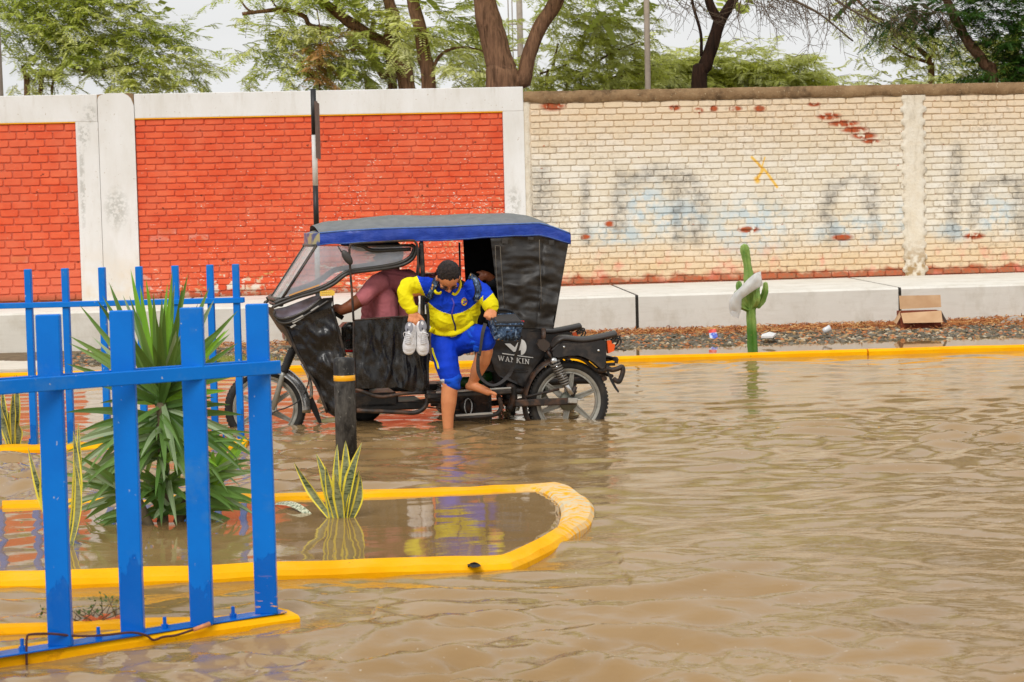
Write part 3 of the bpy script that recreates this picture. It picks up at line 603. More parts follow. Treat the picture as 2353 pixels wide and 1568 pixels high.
# ================================================================== poles
def pole(name, label, base, top, r0, r1, mat, group=None):
    t = thing(name, label, "pole", base, group); mb = MB(); mb.tube([base, base.lerp(top, .5), top], [r0, (r0 + r1) / 2, r1], 14); put(mb, "shaft", mat, t); return t
lp = onY(1, 215, 31); pole("utility_pole", "pale concrete pole at the left edge behind the wall", V(lp.x - .04, 31, 0), V(lp.x - .1, 31, 9), .12, .09, M['polec'], "poles behind the walls")
lp = onY(1489, 200, 30); t2 = onY(1485.5, 0, 30); up = (t2 - lp) / (t2.z - lp.z)
pole("utility_pole", "slim grey pole rising behind the cream brick wall", lp - up * lp.z, lp + up * 5.5, .046, .042, M['polec'], "poles behind the walls")
fp = onY(1197, 160, 62); f2 = onY(1193, 0, 62); up = (f2 - fp) / (f2.z - fp.z)
t = pole("utility_pole", "distant pale power pole with ladder rails seen between the forked trunks", fp - up * fp.z, fp + up * 6, .11, .09, M['polec'], "poles behind the walls")
mb = MB(); q = fp - V(.23, 0, 0)
for dx in (0, .12): mb.tube([q + V(dx * .0 - dx, 0, -2), q + V(-dx, 0, 6)], .018, 5)
for i in range(9): mb.tube([q + V(-.14, 0, -1 + i * .8), q + V(.25, 0, -1 + i * .8)], .025, 5)
put(mb, "ladder_rail", M['polec'], t)
# striped sign post behind the tricycle
sy = 22.0; a, b = onY(719.5, 205, sy), onY(727, 515, sy); up = (a - b) / (a.z - b.z); t = thing("sign_post", "black and white striped sign post seen edge-on behind the tricycle roof", "sign post", b - up * b.z)
cuts = [onY(0, y, sy).z for y in (205, 310.5, 427)]; zc = [a.z] + [onY(721, 310.5, sy).z, onY(724, 427, sy).z]; seg = zc[1] - zc[2]; zc += [zc[2] - seg, zc[2] - 2 * seg, -.2]
for i in range(5):
    mb = MB(); p0, p1 = b + up * (zc[i + 1] - b.z), b + up * (zc[i] - b.z); mb.tube([p0, p1], .0305 - .0004 * (i % 2), 14); put(mb, "black_band" if i % 2 == 0 else "white_band", M['black'] if i % 2 == 0 else M['white'], t)
mb = MB(); mb.box(onY(729.5, 300, sy) + V(0, .02, 0), (.007, .5, .62), None, .002); mb.tube([onY(724, 235, sy), onY(729, 235, sy)], .012, 8); mb.tube([onY(724, 350, sy), onY(729, 350, sy)], .012, 8); put(mb, "sign_plate", simple("rusty_sign_back", rgb(104, 84, 76), .7, .3, 20), t)
# ================================================================== trees behind the walls
def tubes_px(mb, P, Y, m=0, n=10, down=False, wob=.35):
    pts = [onY(x, y, Y) for x, y, _ in P]; r = [q[2] * Y / FPX * .5 * 1.0 for q in P]
    if down: pts.insert(0, V(pts[0].x, pts[0].y, -.3)); r.insert(0, r[0] * 1.25)
    b = bez(pts, 5); k = len(b); rr = [np.interp(i / (k - 1) * (len(r) - 1), range(len(r)), r) for i in range(k)]
    b = [p + V(noise.noise(p * 2.1), 0, noise.noise(p * 1.7 + V(5, 5, 5))) * rr[i] * wob * (0 if i in (0,) else 1) for i, p in enumerate(b)]
    mb.tube(b, [q * (1 + .12 * noise.noise(p * 6)) for q, p in zip(rr, b)], n, m)
def crown(parent, clumps, Y, mats, dens=26, size=1.0, name="foliage", wind=.45, depth=.5, dark=0, seed=1, twigs=True, nspray=14):
    rng = np.random.default_rng(seed); R = random.Random(seed); s = FPX / Y; Q = []; rnd = []; tw = MB(); off = np.array(wl(parent)); MI = []
    for ci, (px, py, rx, ry, *d) in enumerate(clumps):
        dn = dens * (d[0] if d else 1); c = onY(px, py, Y); a, b = rx / s, ry / s; n = max(3, int(math.pi * a * b * dn * 2.3)); mi = ci % len(mats) if len(mats) > 1 else 0
        for _ in range(n):
            while 1:
                q = V(R.uniform(-1, 1), R.uniform(-1, 1), R.uniform(-1, 1))
                if q.length < 1: break
            q = q * (.55 + .45 * q.length); p = c + V(q.x * a, q.y * depth * min(a, 1.6), q.z * b)
            out = V(q.x * .6 + wind + R.gauss(0, .35), q.y * .6 + R.gauss(0, .45), -.12 + q.z * .35 + R.gauss(0, .18)).normalized(); L = R.uniform(.35, .85) * size; base = R.random()
            if twigs: e = p + out * L + V(0, 0, -.12 * L); tw.tube([p, (p + e) / 2 + V(0, 0, .04), e], [.005 * size, .003 * size, .002 * size], 3, 0, False)
            for k in range(nspray):
                t = (k + .5) / nspray; o = np.array(p + out * (L * t) + V(0, 0, -.12 * L * t * t)); sd_ = np.array(frame(out)[0]) * (1 if k % 2 else -1)
                d_ = np.array(out) * .55 + sd_ * .75 + rng.normal(0, .28, 3); d_[2] -= .22; d_ /= np.linalg.norm(d_); l = rng.uniform(.10, .2) * size
                pr = np.cross(d_, [0, 0, 1]); pr /= np.linalg.norm(pr) + 1e-9; m_ = 5; tt = (np.arange(m_) + .5) / m_
                for sg in (-1, 1):
                    bb = o + d_ * (l * tt)[:, None]; bb[:, 2] -= .25 * l * tt * tt; ld = d_ * .55 + pr * sg * .8; ld = ld / np.linalg.norm(ld); ll = .068 * size; ww = .0135 * size * (1 + .5 * (size - 1)); wd_ = np.cross(ld, np.array([rng.normal(0, .5), rng.normal(-.5, .4), 1])); wd_ /= np.linalg.norm(wd_)
                    Q.append(np.stack([bb, bb + ld * ll * .5 + wd_ * ww, bb + ld * ll, bb + ld * ll * .5 - wd_ * ww], 1)); rnd.append(np.full(m_ * 4, min(1, max(0, base * .5 + rng.uniform(0, .25) + dark)))); MI.append(np.full(m_, mi))
    v = np.concatenate(Q).reshape(-1, 3) - off; f = np.arange(len(v)).reshape(-1, 4); me = bpy.data.meshes.new(name); nf = len(f)
    me.vertices.add(len(v)); me.vertices.foreach_set("co", v.ravel()); me.loops.add(nf * 4); me.loops.foreach_set("vertex_index", f.ravel().astype(np.int32)); me.polygons.add(nf)
    me.polygons.foreach_set("loop_start", np.arange(0, nf * 4, 4, dtype=np.int32)); me.polygons.foreach_set("loop_total", np.full(nf, 4, np.int32)); me.polygons.foreach_set("material_index", np.concatenate(MI).astype(np.int32))
    me.update(calc_edges=True); at = me.attributes.new("rnd", 'FLOAT', 'POINT'); at.data.foreach_set("value", np.concatenate(rnd))
    for m in mats: me.materials.append(m)
    link(name, me, parent)
    if twigs: put(tw, "twigs", M['twig'], parent, fix=False, kind='stuff')
def tree(label, Y, trunks, clumps, mats, bk='bark', **kw):
    x, y, _ = trunks[0][0]; b = onY(x, y, Y); t = thing("tree", label, "tree", V(b.x, Y, -.2), "trees behind the boundary walls")
    for i, T in enumerate(trunks):
        mb = MB(); tubes_px(mb, T, Y, 0, 12 if i == 0 else 8, down=T[0][1] > 195); put(mb, "trunk" if i == 0 else "limb", M[bk], t, fix=False)
    if clumps: crown(t, clumps, Y, mats, name="crown", **kw)
    return t
m_ = M['leafm']; y_ = M['leafy']; d_k = M['leafd']
tree("wide feathery green tree above the far left red panel", 36, [[(62, 218, 14), (60, 185, 12), (52, 150, 8)], [(92, 222, 11), (128, 170, 10), (190, 120, 8), (260, 95, 5)], [(120, 200, 6), (200, 165, 6), (300, 150, 5), (350, 130, 3)]],
     [(90, 70, 95, 60), (200, 50, 110, 60), (300, 85, 100, 50), (370, 135, 75, 42), (430, 165, 40, 20, .8), (60, 160, 70, 45, .8), (170, 125, 110, 40), (270, 165, 110, 35, .8), (400, 95, 48, 28, .5), (330, 195, 110, 24, .7), (140, -20, 180, 50), (160, -110, 200, 60, .5), (20, 20, 60, 60)], [m_, y_], dens=24, seed=2, dark=.12)
tree("leaning tree with a broken dark limb, left of the striped post top", 34, [[(938, 215, 38), (912, 150, 36), (893, 112, 34), (905, 50, 30), (890, -10, 26), (880, -80, 22)], [(893, 112, 28), (820, 62, 26), (760, 22, 22), (705, -30, 18)], [(780, 70, 12), (715, 60, 11), (698, 38, 11), (655, 24, 12), (600, 27, 9), (556, 32, 8)], [(600, 27, 5), (572, 24, 5), (548, -4, 4)], [(640, 25, 4), (620, -6, 3)]],
     [(590, 110, 62, 36), (655, 75, 85, 42), (640, 160, 70, 26, .6), (720, 110, 90, 52), (740, 178, 90, 28, .7), (560, 190, 60, 12, .5), (810, 130, 90, 50), (840, 50, 100, 50, .8), (700, -20, 170, 40), (700, -100, 200, 50, .4)], [m_, y_], dens=22, seed=3)
tree("straight brown trunk rising to the right of the leaning tree", 32, [[(986, 215, 34), (975, 130, 32), (962, 60, 30), (943, -30, 28), (930, -100, 22)], [(985, 190, 9), (1010, 130, 8), (1060, 108, 6), (1120, 120, 4)]],
     [(960, 70, 80, 60, .5), (1040, 60, 75, 60), (1050, 160, 70, 40, .7), (960, -70, 160, 50, .5)], [y_, m_], dens=20, seed=4)
tree("small forked trunk in the gap behind the leaning tree", 38, [[(905, 215, 22), (882, 175, 20), (850, 130, 17), (800, 90, 14)], [(868, 160, 14), (852, 110, 13), (858, 50, 10)], [(945, 215, 18), (932, 150, 15), (925, 110, 14)], [(845, 215, 11), (822, 185, 10), (800, 175, 7)]], [(880, 150, 90, 50, .7), (930, 90, 90, 50, .7)], [y_, m_], dens=18, seed=5)
tree("thick pale forked tree beside the end of the white framed wall", 30.5, [[(1152, 222, 76), (1152, 150, 66), (1132, 70, 58), (1118, 0, 52), (1108, -90, 46)], [(1178, 235, 36), (1200, 190, 36), (1218, 120, 34), (1240, 65, 33), (1275, 15, 33), (1310, -60, 30)]], [(1180, -90, 260, 45, .5)], [m_], dens=20, seed=6)
tree("airy yellow green tree just right of the thick forked trunk", 42, [[(1255, 215, 6), (1270, 160, 6), (1282, 100, 5)], [(1300, 218, 5), (1345, 165, 5), (1400, 125, 5), (1470, 95, 3)], [(1330, 210, 6), (1400, 180, 6), (1470, 170, 4)], [(1240, 170, 5), (1300, 150, 4), (1330, 110, 3)]],
     [(1300, 40, 80, 45, .6), (1370, 85, 95, 45, .7), (1430, 150, 90, 42, .9), (1290, 130, 70, 50, .5), (1340, 185, 90, 24, .9), (1420, 40, 70, 30, .5), (1110, 150, 90, 50, .6), (1080, 100, 80, 50, .6), (1290, -50, 160, 50, .5), (1250, 190, 80, 20), (1400, 195, 90, 14)], [y_], dens=32, seed=7, size=1.1)
tree("low bright yellow green tree behind the slim grey pole", 46, [[(1530, 215, 7), (1540, 170, 6), (1520, 140, 4)], [(1470, 215, 5), (1500, 180, 4)]], [(1500, 165, 90, 38), (1570, 140, 80, 30), (1560, 185, 80, 22), (1440, 190, 90, 18), (1620, 180, 70, 20)], [y_], dens=34, seed=8, size=1.15)
tree("rounded yellow green tree right of the dark forked trunk", 46, [[(1720, 215, 7), (1735, 170, 6), (1790, 140, 4)], [(1760, 200, 4), (1800, 165, 4)]], [(1680, 145, 70, 36), (1760, 150, 90, 38), (1850, 175, 70, 24, .8), (1930, 188, 60, 14, .8), (1700, 188, 100, 18), (1800, 192, 90, 16), (1640, 195, 70, 14)], [y_], dens=34, seed=9, size=1.15)
t3 = tree("dark leaning forked trunk with bare hanging twigs", 31, [[(1606, 215, 36), (1620, 155, 32), (1640, 90, 28), (1655, 48, 28)], [(1655, 52, 24), (1632, 12, 20), (1615, -50, 16)], [(1655, 52, 24), (1684, 2, 22), (1712, -60, 18)], [(1612, 130, 8), (1610, 75, 7), (1592, 10, 7), (1588, -30, 5)]], None, None, 'barkd')
mb = MB(); R = random.Random(12)
for i in range(210):
    x = R.uniform(1500, 1600) if i < 22 else 1680 + R.random() ** 1.1 * 520; y = -50 + R.uniform(0, 60) + max(0, (x - 1700) * .10); p = onY(x, y, 30.5 + R.uniform(-.8, .8)); L = R.uniform(.35, 1.0); d = V(R.gauss(.35, .5), R.gauss(0, .3), -.7).normalized(); pts = [p]
    for k in range(6): d = (d + V(R.gauss(.05, .28), R.gauss(0, .2), R.gauss(-.02, .18))).normalized(); pts.append(pts[-1] + d * L / 6)
    mb.tube(pts, [.007, .006, .005, .004, .004, .003, .003], 3, 0, False)
    for b_ in range(3): q = pts[R.randint(1, 5)]; e = q + V(R.gauss(.1, .15), R.gauss(0, .1), R.gauss(-.08, .12)); mb.tube([q, (q + e) / 2 + V(0, 0, .02), e], [.004, .003, .002], 3, 0, False)
for P in ([(1712, -60, 8), (1800, -10, 7), (1880, 30, 5), (1960, 95, 4)], [(1880, -30, 6), (1950, 20, 5), (2030, 60, 3)]): tubes_px(mb, P, 30.5, 0, 5)
put(mb, "bare_twigs", M['twig'], t3, fix=False, kind='stuff')
tree("small brown forked tree with sparse leaves left of the dense dark tree", 34, [[(2140, 205, 15), (2136, 145, 13), (2110, 112, 11), (2060, 75, 8), (2000, 30, 6), (1950, -20, 5)], [(2136, 145, 9), (2090, 130, 6), (2050, 105, 4)], [(2136, 140, 7), (2150, 100, 6), (2130, 60, 4)]],
     [(1960, 30, 80, 26, .4), (2050, 60, 70, 24, .55), (2000, 95, 55, 18, .4), (2070, 130, 55, 24, .5), (2120, 90, 55, 40, .6), (2160, 175, 90, 26, .9), (2020, 185, 70, 12, .6), (2230, 110, 80, 60, .8), (2320, 160, 80, 40, .8), (2080, 185, 90, 14)], [y_], dens=28, seed=10)
tree("dense dark green tree at the right end of the cream wall", 30.5, [[(2285, 215, 24), (2262, 150, 24), (2232, 105, 24), (2195, 40, 22), (2160, -30, 18)]],
     [(2110, 30, 90, 17, .9), (2060, 45, 40, 12, .8), (2200, 15, 80, 28), (2290, 40, 75, 40), (2330, 120, 60, 45), (2190, 75, 60, 16, .7), (2270, 165, 85, 22), (2330, 180, 60, 18), (2270, -40, 120, 40), (2400, 80, 80, 90)], [d_k], dens=44, seed=11, size=.8, wind=.1, nspray=16)
dt = tree("spindly tree with a few dry orange sprays above the striped post", 33.5, [[(735, 215, 4), (733, 150, 4), (736, 80, 3), (728, 20, 3)], [(735, 190, 4), (700, 160, 3), (690, 140, 2)]], [(718, 130, 28, 32, .8), (765, 95, 20, 16, .6), (700, 185, 16, 18, .5)], [M['leafb']], dens=26, seed=13)

# unseen canopies added above and beside the frame to shape the water's reflections
for i, (x_, y_c, Yc) in enumerate(((-500, 60, 34), (100, -150, 36), (420, -250, 36), (760, -160, 34), (1080, -230, 33), (1450, -150, 38), (1820, -200, 40), (2200, -160, 32), (2650, -120, 32), (3100, 60, 34))):
    b = onY(x_, 200, Yc); t = thing("tree", ("added unseen canopy beyond the left end of the frame", "added unseen canopy spreading above the far left red panel", "added unseen canopy above the left pillar", "added unseen canopy above the leaning trunk", "added unseen canopy above the thick forked trunk", "added unseen canopy above the slim grey pole", "added unseen canopy above the dark forked trunk", "added unseen canopy above the dense dark tree", "added unseen canopy just beyond the right end of the frame", "added unseen canopy far beyond the right end of the frame")[i], "tree", V(b.x, Yc + 1.5, -.2), "trees behind the boundary walls")
    if x_ < 0 or x_ > 2400:
        mb = MB(); mb.tube([V(b.x, Yc + 1.5, -.3), V(b.x + .2, Yc + 1.5, 3), V(b.x - .3, Yc + 1.4, 6.5)], [.26, .2, .1], 10); put(mb, "trunk", M['bark'], t)
    CL = [(x_, y_c - 110, 230, 100), (x_ - 60, y_c - 270, 200, 80, .8), (x_ + 70, y_c - 400, 120, 60, .5)]
    if x_ < -200 or x_ > 2500: CL.append((x_, y_c + 60, 230, 130))
    crown(t, CL, Yc + 1.5, [M['leafm'], M['leafy']] if i not in (7, 8) else [M['leafd'], M['leafm']], dens=3.0, size=3.3, seed=40 + i, twigs=False, nspray=9, wind=.2)

# ================================================================== blue fences
def fence(name, label, pts, ztop, w_, dp, zr, rail_h, plate_z, P0, P1, ex, bolts, railgap, z0):
    f = thing(name, label, "fence", P1, "blue picket fences")
    R0 = Matrix.Identity(3); mb = MB(); p = pts[0]; h = ztop - z0; mb.box(V(p.x, p.y, z0 + h / 2), (w_, dp, h), R0, .004); first = put(mb, "picket", M['blue'], f)
    for i, q in enumerate(pts[1:]):
        o = first.copy(); C.objects.link(o); o.parent = f; o.location = V(q.x - p.x, q.y - p.y, 0)
    d = (P1 - P0).normalized(); n = V(-d.y, d.x, 0)
    for sg in (-1, 1):
        mb = MB(); o = n * sg * railgap; mb.bar(P0 + o + V(0, 0, zr), P1 + d * ex + o + V(0, 0, zr), .014, rail_h, (0, 0, 1), .003); put(mb, "rail", M['blue'], f)
    mb = MB(); mb.bar(P0 + n * .012 + V(0, 0, plate_z) - d * .3, P1 + n * .012 + d * .07 + V(0, 0, plate_z), .088, .006, (0, 0, 1), .002); put(mb, "base_plate", M['blue'], f)
    for b in bolts:
        b = P0 + d * (b - P0).dot(d) + n * .012; b.z = 0
        mb = MB(); mb.lathe([(.013, -.004), (.013, .012), (.007, .013), (.007, .038), (0, .04)], b + V(0, 0, plate_z + .005), (0, 0, 1), 6, 0, False); put(mb, "bolt", M['blue'], f)
    return f
zp = .044
fp = [onz(*q, zp) for q in ((140, 1484), (306, 1455), (465, 1436), (613, 1410))]; dfp = (fp[3] - fp[0]) / 3
fps = [fp[0] - dfp * 2, fp[0] - dfp] + fp; lin_n = V(-dfp.y, dfp.x, 0).normalized()
ff = fence("picket_fence", "near bright blue metal picket fence bolted to the yellow kerb at the lower left", fps, 1.21, .083, .040, .972, .050, zp, V(fps[0].x, fps[0].y, 0) - dfp * .5, V(fp[3].x, fp[3].y, 0), .062, [onz(*q, zp) for q in ((56, 1498), (230, 1470), (391, 1449), (541, 1422))], .052, zp)
bx = [(57, 0), (142, 0), (227, 0), (312, 0), (395, 0), (475, 0), (534, 0)]
bps = [onY(x, 700, 13.49) for x, _ in bx]; bps = [V(q.x + .03, 13.49, 0) for q in bps]; bps = [bps[0] - V(.5, 0, 0), bps[0] - V(.25, 0, 0)] + bps
bf = fence("picket_fence", "farther blue metal picket fence standing behind the spiky yucca", bps, 1.245, .044, .055, 1.0, .036, .048, V(-4.6, 13.49, 0), V(bps[-1].x, 13.49, 0), .05, [V(x_, 13.46, .048) for x_ in (-1.98, -2.62, -3.3)], .036, .048)
mb = MB(); q = fp[0]
# bent wire on the near kerb
wire = [onz(62, 1538, .0), onz(62, 1512, .03), onz(61, 1470, .13), onz(70, 1459, .145), onz(120, 1458, .14), onz(180, 1463, .12), onz(240, 1460, .11), onz(325, 1457, .10), onz(352, 1470, .075), onz(372, 1466, .08), onz(400, 1462, .085), onz(440, 1450, .09), onz(474, 1440, .10)]
wire = [onpl(*q_, F0 - fn * .012, fn) for q_ in ((62, 1540), (61, 1505), (62, 1466), (72, 1458), (120, 1457), (180, 1462), (240, 1460), (300, 1454), (335, 1460), (353, 1471), (375, 1464), (405, 1460), (445, 1447), (482, 1434))]
mb = MB(); mb.tube(bez(wire, 5), .0045, 7); o = put(mb, "bent_stick", simple("dark_red_brown_stick", rgb(78, 40, 34), .7, .3, 30)); tag(o, "long thin bent brown stick lying along the near blue fence base", "stick")
mb = MB(); mb.tube([wire[-2] + V(0, -.005, 0), wire[-1]], [.0075, .009], 7); put(mb, "split_tip", simple("split_wood", rgb(214, 140, 92), .8, .2, 50), o)

# ================================================================== bollard
bp = onz(797, 1062, 0); t = thing("bollard", "battered black bollard with one yellow reflective band in front of the tricycle", "bollard", bp)
bm_ = NT("scuffed_black_rubber", .62, .4); cc = bm_.mix(bm_.mr(bm_.noise(8, 6, .7, bm_.vec((1, 1, .4))), .46, .62), rgb(34, 33, 33), rgb(92, 90, 86)); cc = bm_.mix(bm_.mr(bm_.noise(40, 3), .64, .7), cc, rgb(120, 118, 112)); bm_.col(cc); bm_.bump(bm_.noise(30, 5), .4, .006)
mb = MB(); mb.lathe([(.067, -.2), (.067, .635), (.064, .652), (.055, .660), (0, .663)], bp, (0, 0, 1), 28); put(mb, "post", bm_.mat, t)
mb = MB(); mb.lathe([(.0672, .515), (.0684, .516), (.0684, .549), (.0672, .55)], bp, (0, 0, 1), 28, cap=False); put(mb, "reflective_band", simple("yellow_reflector", rgb(252, 178, 16), .3, .05), t)

# ================================================================== plants in the flood
def blade(mb, base, d, L, w_, droop=.4, fold=.25, n=8, prof='sword', mats=(0,), side=None, twist=0.0):
    p = Vector(base); d = Vector(d).normalized(); pts = []; ds = L / n; S = side
    for i in range(n + 1):
        pts.append((p.copy(), d.copy())); p = p + d * ds; d = (d + V(0, 0, -droop * ds / max(L, .01) * (.5 + i / n))).normalized()
    rows = []
    for i, (p, d) in enumerate(pts):
        t = i / n; ww = w_ * (min(1, .55 + 1.6 * t) * (1 - max(0, t - .45) / .55) ** .75 if prof == 'sword' else (min(1, .5 + 1.4 * t) * max(0, 1 - max(0, t - .6) / .4) ** .6))
        sdv = (S - d * S.dot(d)).normalized() if S else frame(d)[0]; nu = sdv.cross(d).normalized()
        if twist: sdv = Matrix.Rotation(twist * t, 3, d) @ sdv; nu = sdv.cross(d).normalized()
        if len(mats) == 1: rows.append([p + sdv * ww / 2 + nu * fold * ww * .5, p, p - sdv * ww / 2 + nu * fold * ww * .5])
        else: rows.append([p + sdv * ww / 2 + nu * fold * ww * .5, p + sdv * ww * .33 + nu * fold * ww * .2, p, p - sdv * ww * .33 + nu * fold * ww * .2, p - sdv * ww / 2 + nu * fold * ww * .5])
    q = len(rows[0])
    for b in range(q - 1):
        vs = [r[b] for r in rows] + [r[b + 1] for r in rows]; k = len(rows); m = mats[0] if len(mats) == 1 or b in (1, 2) else mats[1]
        mb.add(vs, [(a, a + 1, k + a + 1, k + a) for a in range(k - 1)], m, True)
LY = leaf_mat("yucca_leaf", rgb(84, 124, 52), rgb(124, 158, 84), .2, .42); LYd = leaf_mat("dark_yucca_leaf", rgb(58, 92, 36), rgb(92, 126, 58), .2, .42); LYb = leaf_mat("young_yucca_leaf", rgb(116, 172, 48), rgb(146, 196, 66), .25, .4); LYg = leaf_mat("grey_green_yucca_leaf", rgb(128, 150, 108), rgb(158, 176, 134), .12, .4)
yb = onz(372, 1212, 0); yu = thing("yucca_plant", "large spiky green yucca standing in the flooded planter between the blue fences", "yucca", yb); R = random.Random(21)
def ypx(x, y, dy=0): return onY(x, y, yb.y + dy)
mb = MB(); mb.tube(bez([ypx(372, 1225), ypx(378, 1120), ypx(372, 1020), ypx(372, 925)], 5), [.028 + .004 * math.sin(i * 1.9) for i in range(16)], 10); mb.tube(bez([ypx(400, 1225), ypx(430, 1150), ypx(455, 1110)], 5), .026, 8); mb.tube(bez([ypx(350, 1225, -.1), ypx(325, 1170, -.1), ypx(305, 1130, -.1)], 5), .026, 8)
put(mb, "stem", simple("yucca_stem", rgb(96, 84, 62), .85, .3, 40, .8, 50), yu)
def ytip(bx_, by_, tx, ty, dy, w_, mat, droop=.1, base_dy=0):
    a = ypx(bx_, by_, base_dy); b = ypx(tx, ty, base_dy + dy); L = (b - a).length * (1.0 + .04 * droop); d = (b - a).normalized() + V(0, 0, droop * .42); mb = MB(); blade(mb, a, d, L, w_, droop, .35, 9, side=(d.cross(V(R.uniform(-.35, .35), -1, R.uniform(-.2, .55)))).normalized()); put(mb, "leaf", mat, yu, fix=False)
top = [(372, 925)]
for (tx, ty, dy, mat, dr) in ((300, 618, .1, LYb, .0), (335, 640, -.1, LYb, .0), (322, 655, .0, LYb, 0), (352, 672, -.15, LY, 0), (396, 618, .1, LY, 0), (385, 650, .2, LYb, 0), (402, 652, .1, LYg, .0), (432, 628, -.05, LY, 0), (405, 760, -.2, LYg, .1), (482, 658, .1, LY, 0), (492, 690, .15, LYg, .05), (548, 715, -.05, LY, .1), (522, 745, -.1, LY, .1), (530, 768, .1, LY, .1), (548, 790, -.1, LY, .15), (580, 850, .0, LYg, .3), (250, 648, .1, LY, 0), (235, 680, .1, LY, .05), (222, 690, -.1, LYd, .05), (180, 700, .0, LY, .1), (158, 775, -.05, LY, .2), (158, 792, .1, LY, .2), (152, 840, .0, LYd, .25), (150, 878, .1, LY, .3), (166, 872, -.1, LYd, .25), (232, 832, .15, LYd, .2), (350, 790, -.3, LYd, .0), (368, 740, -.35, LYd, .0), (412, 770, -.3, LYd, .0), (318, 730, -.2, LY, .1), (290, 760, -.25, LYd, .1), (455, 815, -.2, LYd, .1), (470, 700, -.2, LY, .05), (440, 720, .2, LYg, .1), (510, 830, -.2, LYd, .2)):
    ytip(372 + R.uniform(-14, 14), 915 + R.uniform(-22, 22), tx, ty, dy, R.uniform(.036, .050), mat, dr)
for i in range(34):
    a = R.uniform(-.1, 3.24); L = R.uniform(190, 300) * (.62 + .38 * abs(math.sin(a))); ytip(372 + R.uniform(-10, 10), 920 + R.uniform(-20, 20), 372 + math.cos(a) * L * .82, 920 - math.sin(a) * L * .98, R.uniform(-.25, .25), R.uniform(.032, .044), R.choice((LYb, LY, LY, LYg, LYd)), .12)
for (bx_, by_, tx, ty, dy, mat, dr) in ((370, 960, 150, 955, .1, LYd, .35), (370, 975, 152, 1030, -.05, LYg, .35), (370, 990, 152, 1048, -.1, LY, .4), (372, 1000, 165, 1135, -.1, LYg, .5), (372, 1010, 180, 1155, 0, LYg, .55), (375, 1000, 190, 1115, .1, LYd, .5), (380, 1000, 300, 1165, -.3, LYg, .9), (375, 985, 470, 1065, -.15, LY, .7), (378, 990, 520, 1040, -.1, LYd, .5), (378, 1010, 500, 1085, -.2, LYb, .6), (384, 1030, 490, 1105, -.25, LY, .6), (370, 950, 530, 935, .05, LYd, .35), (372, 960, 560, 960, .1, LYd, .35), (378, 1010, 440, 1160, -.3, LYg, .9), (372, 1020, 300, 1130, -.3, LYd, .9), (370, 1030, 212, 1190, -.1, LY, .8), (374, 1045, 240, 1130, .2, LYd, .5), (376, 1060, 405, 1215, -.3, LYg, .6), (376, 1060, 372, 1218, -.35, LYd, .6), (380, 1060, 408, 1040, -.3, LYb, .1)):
    ytip(bx_, by_, tx, ty, dy, R.uniform(.036, .048), mat, dr)
for i in range(66):
    a = R.uniform(0, 6.28) if i < 40 else R.uniform(.2, 2.94); L = R.uniform(120, 235); el = R.uniform(-.8, .15); ytip(372 + R.uniform(-8, 8), R.uniform(925, 1060), 372 + math.cos(a) * L, min(1200, R.uniform(980, 1060) - el * L * .9), -math.sin(a) * L / 460, R.uniform(.028, .042), R.choice((LYd, LY, LYg, LY)), R.uniform(.3, .9))
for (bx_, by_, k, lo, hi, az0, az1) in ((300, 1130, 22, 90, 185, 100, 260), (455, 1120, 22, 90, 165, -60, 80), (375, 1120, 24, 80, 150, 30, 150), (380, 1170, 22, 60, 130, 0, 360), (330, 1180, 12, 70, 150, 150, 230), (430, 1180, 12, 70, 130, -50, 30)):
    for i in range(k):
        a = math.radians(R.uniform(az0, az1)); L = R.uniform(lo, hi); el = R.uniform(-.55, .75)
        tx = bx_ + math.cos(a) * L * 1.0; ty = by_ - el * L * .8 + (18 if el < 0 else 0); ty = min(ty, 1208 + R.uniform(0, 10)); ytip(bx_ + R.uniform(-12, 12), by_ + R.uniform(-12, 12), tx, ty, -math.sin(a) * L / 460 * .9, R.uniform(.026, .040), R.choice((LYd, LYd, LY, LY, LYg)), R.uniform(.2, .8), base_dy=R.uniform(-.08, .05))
for (bx_, by_, tx, ty, dy) in ((470, 1140, 566, 1000, -.1), (470, 1130, 540, 985, .1), (480, 1130, 520, 1010, .1), (475, 1150, 568, 1015, .2), (485, 1120, 490, 1035, -.1), (450, 1150, 555, 1175, -.1), (465, 1120, 560, 1150, -.2), (410, 1100, 412, 1045, -.25)):
    ytip(bx_, by_, tx, ty, dy, .05, LYb if ty < 1100 else LY, .15)
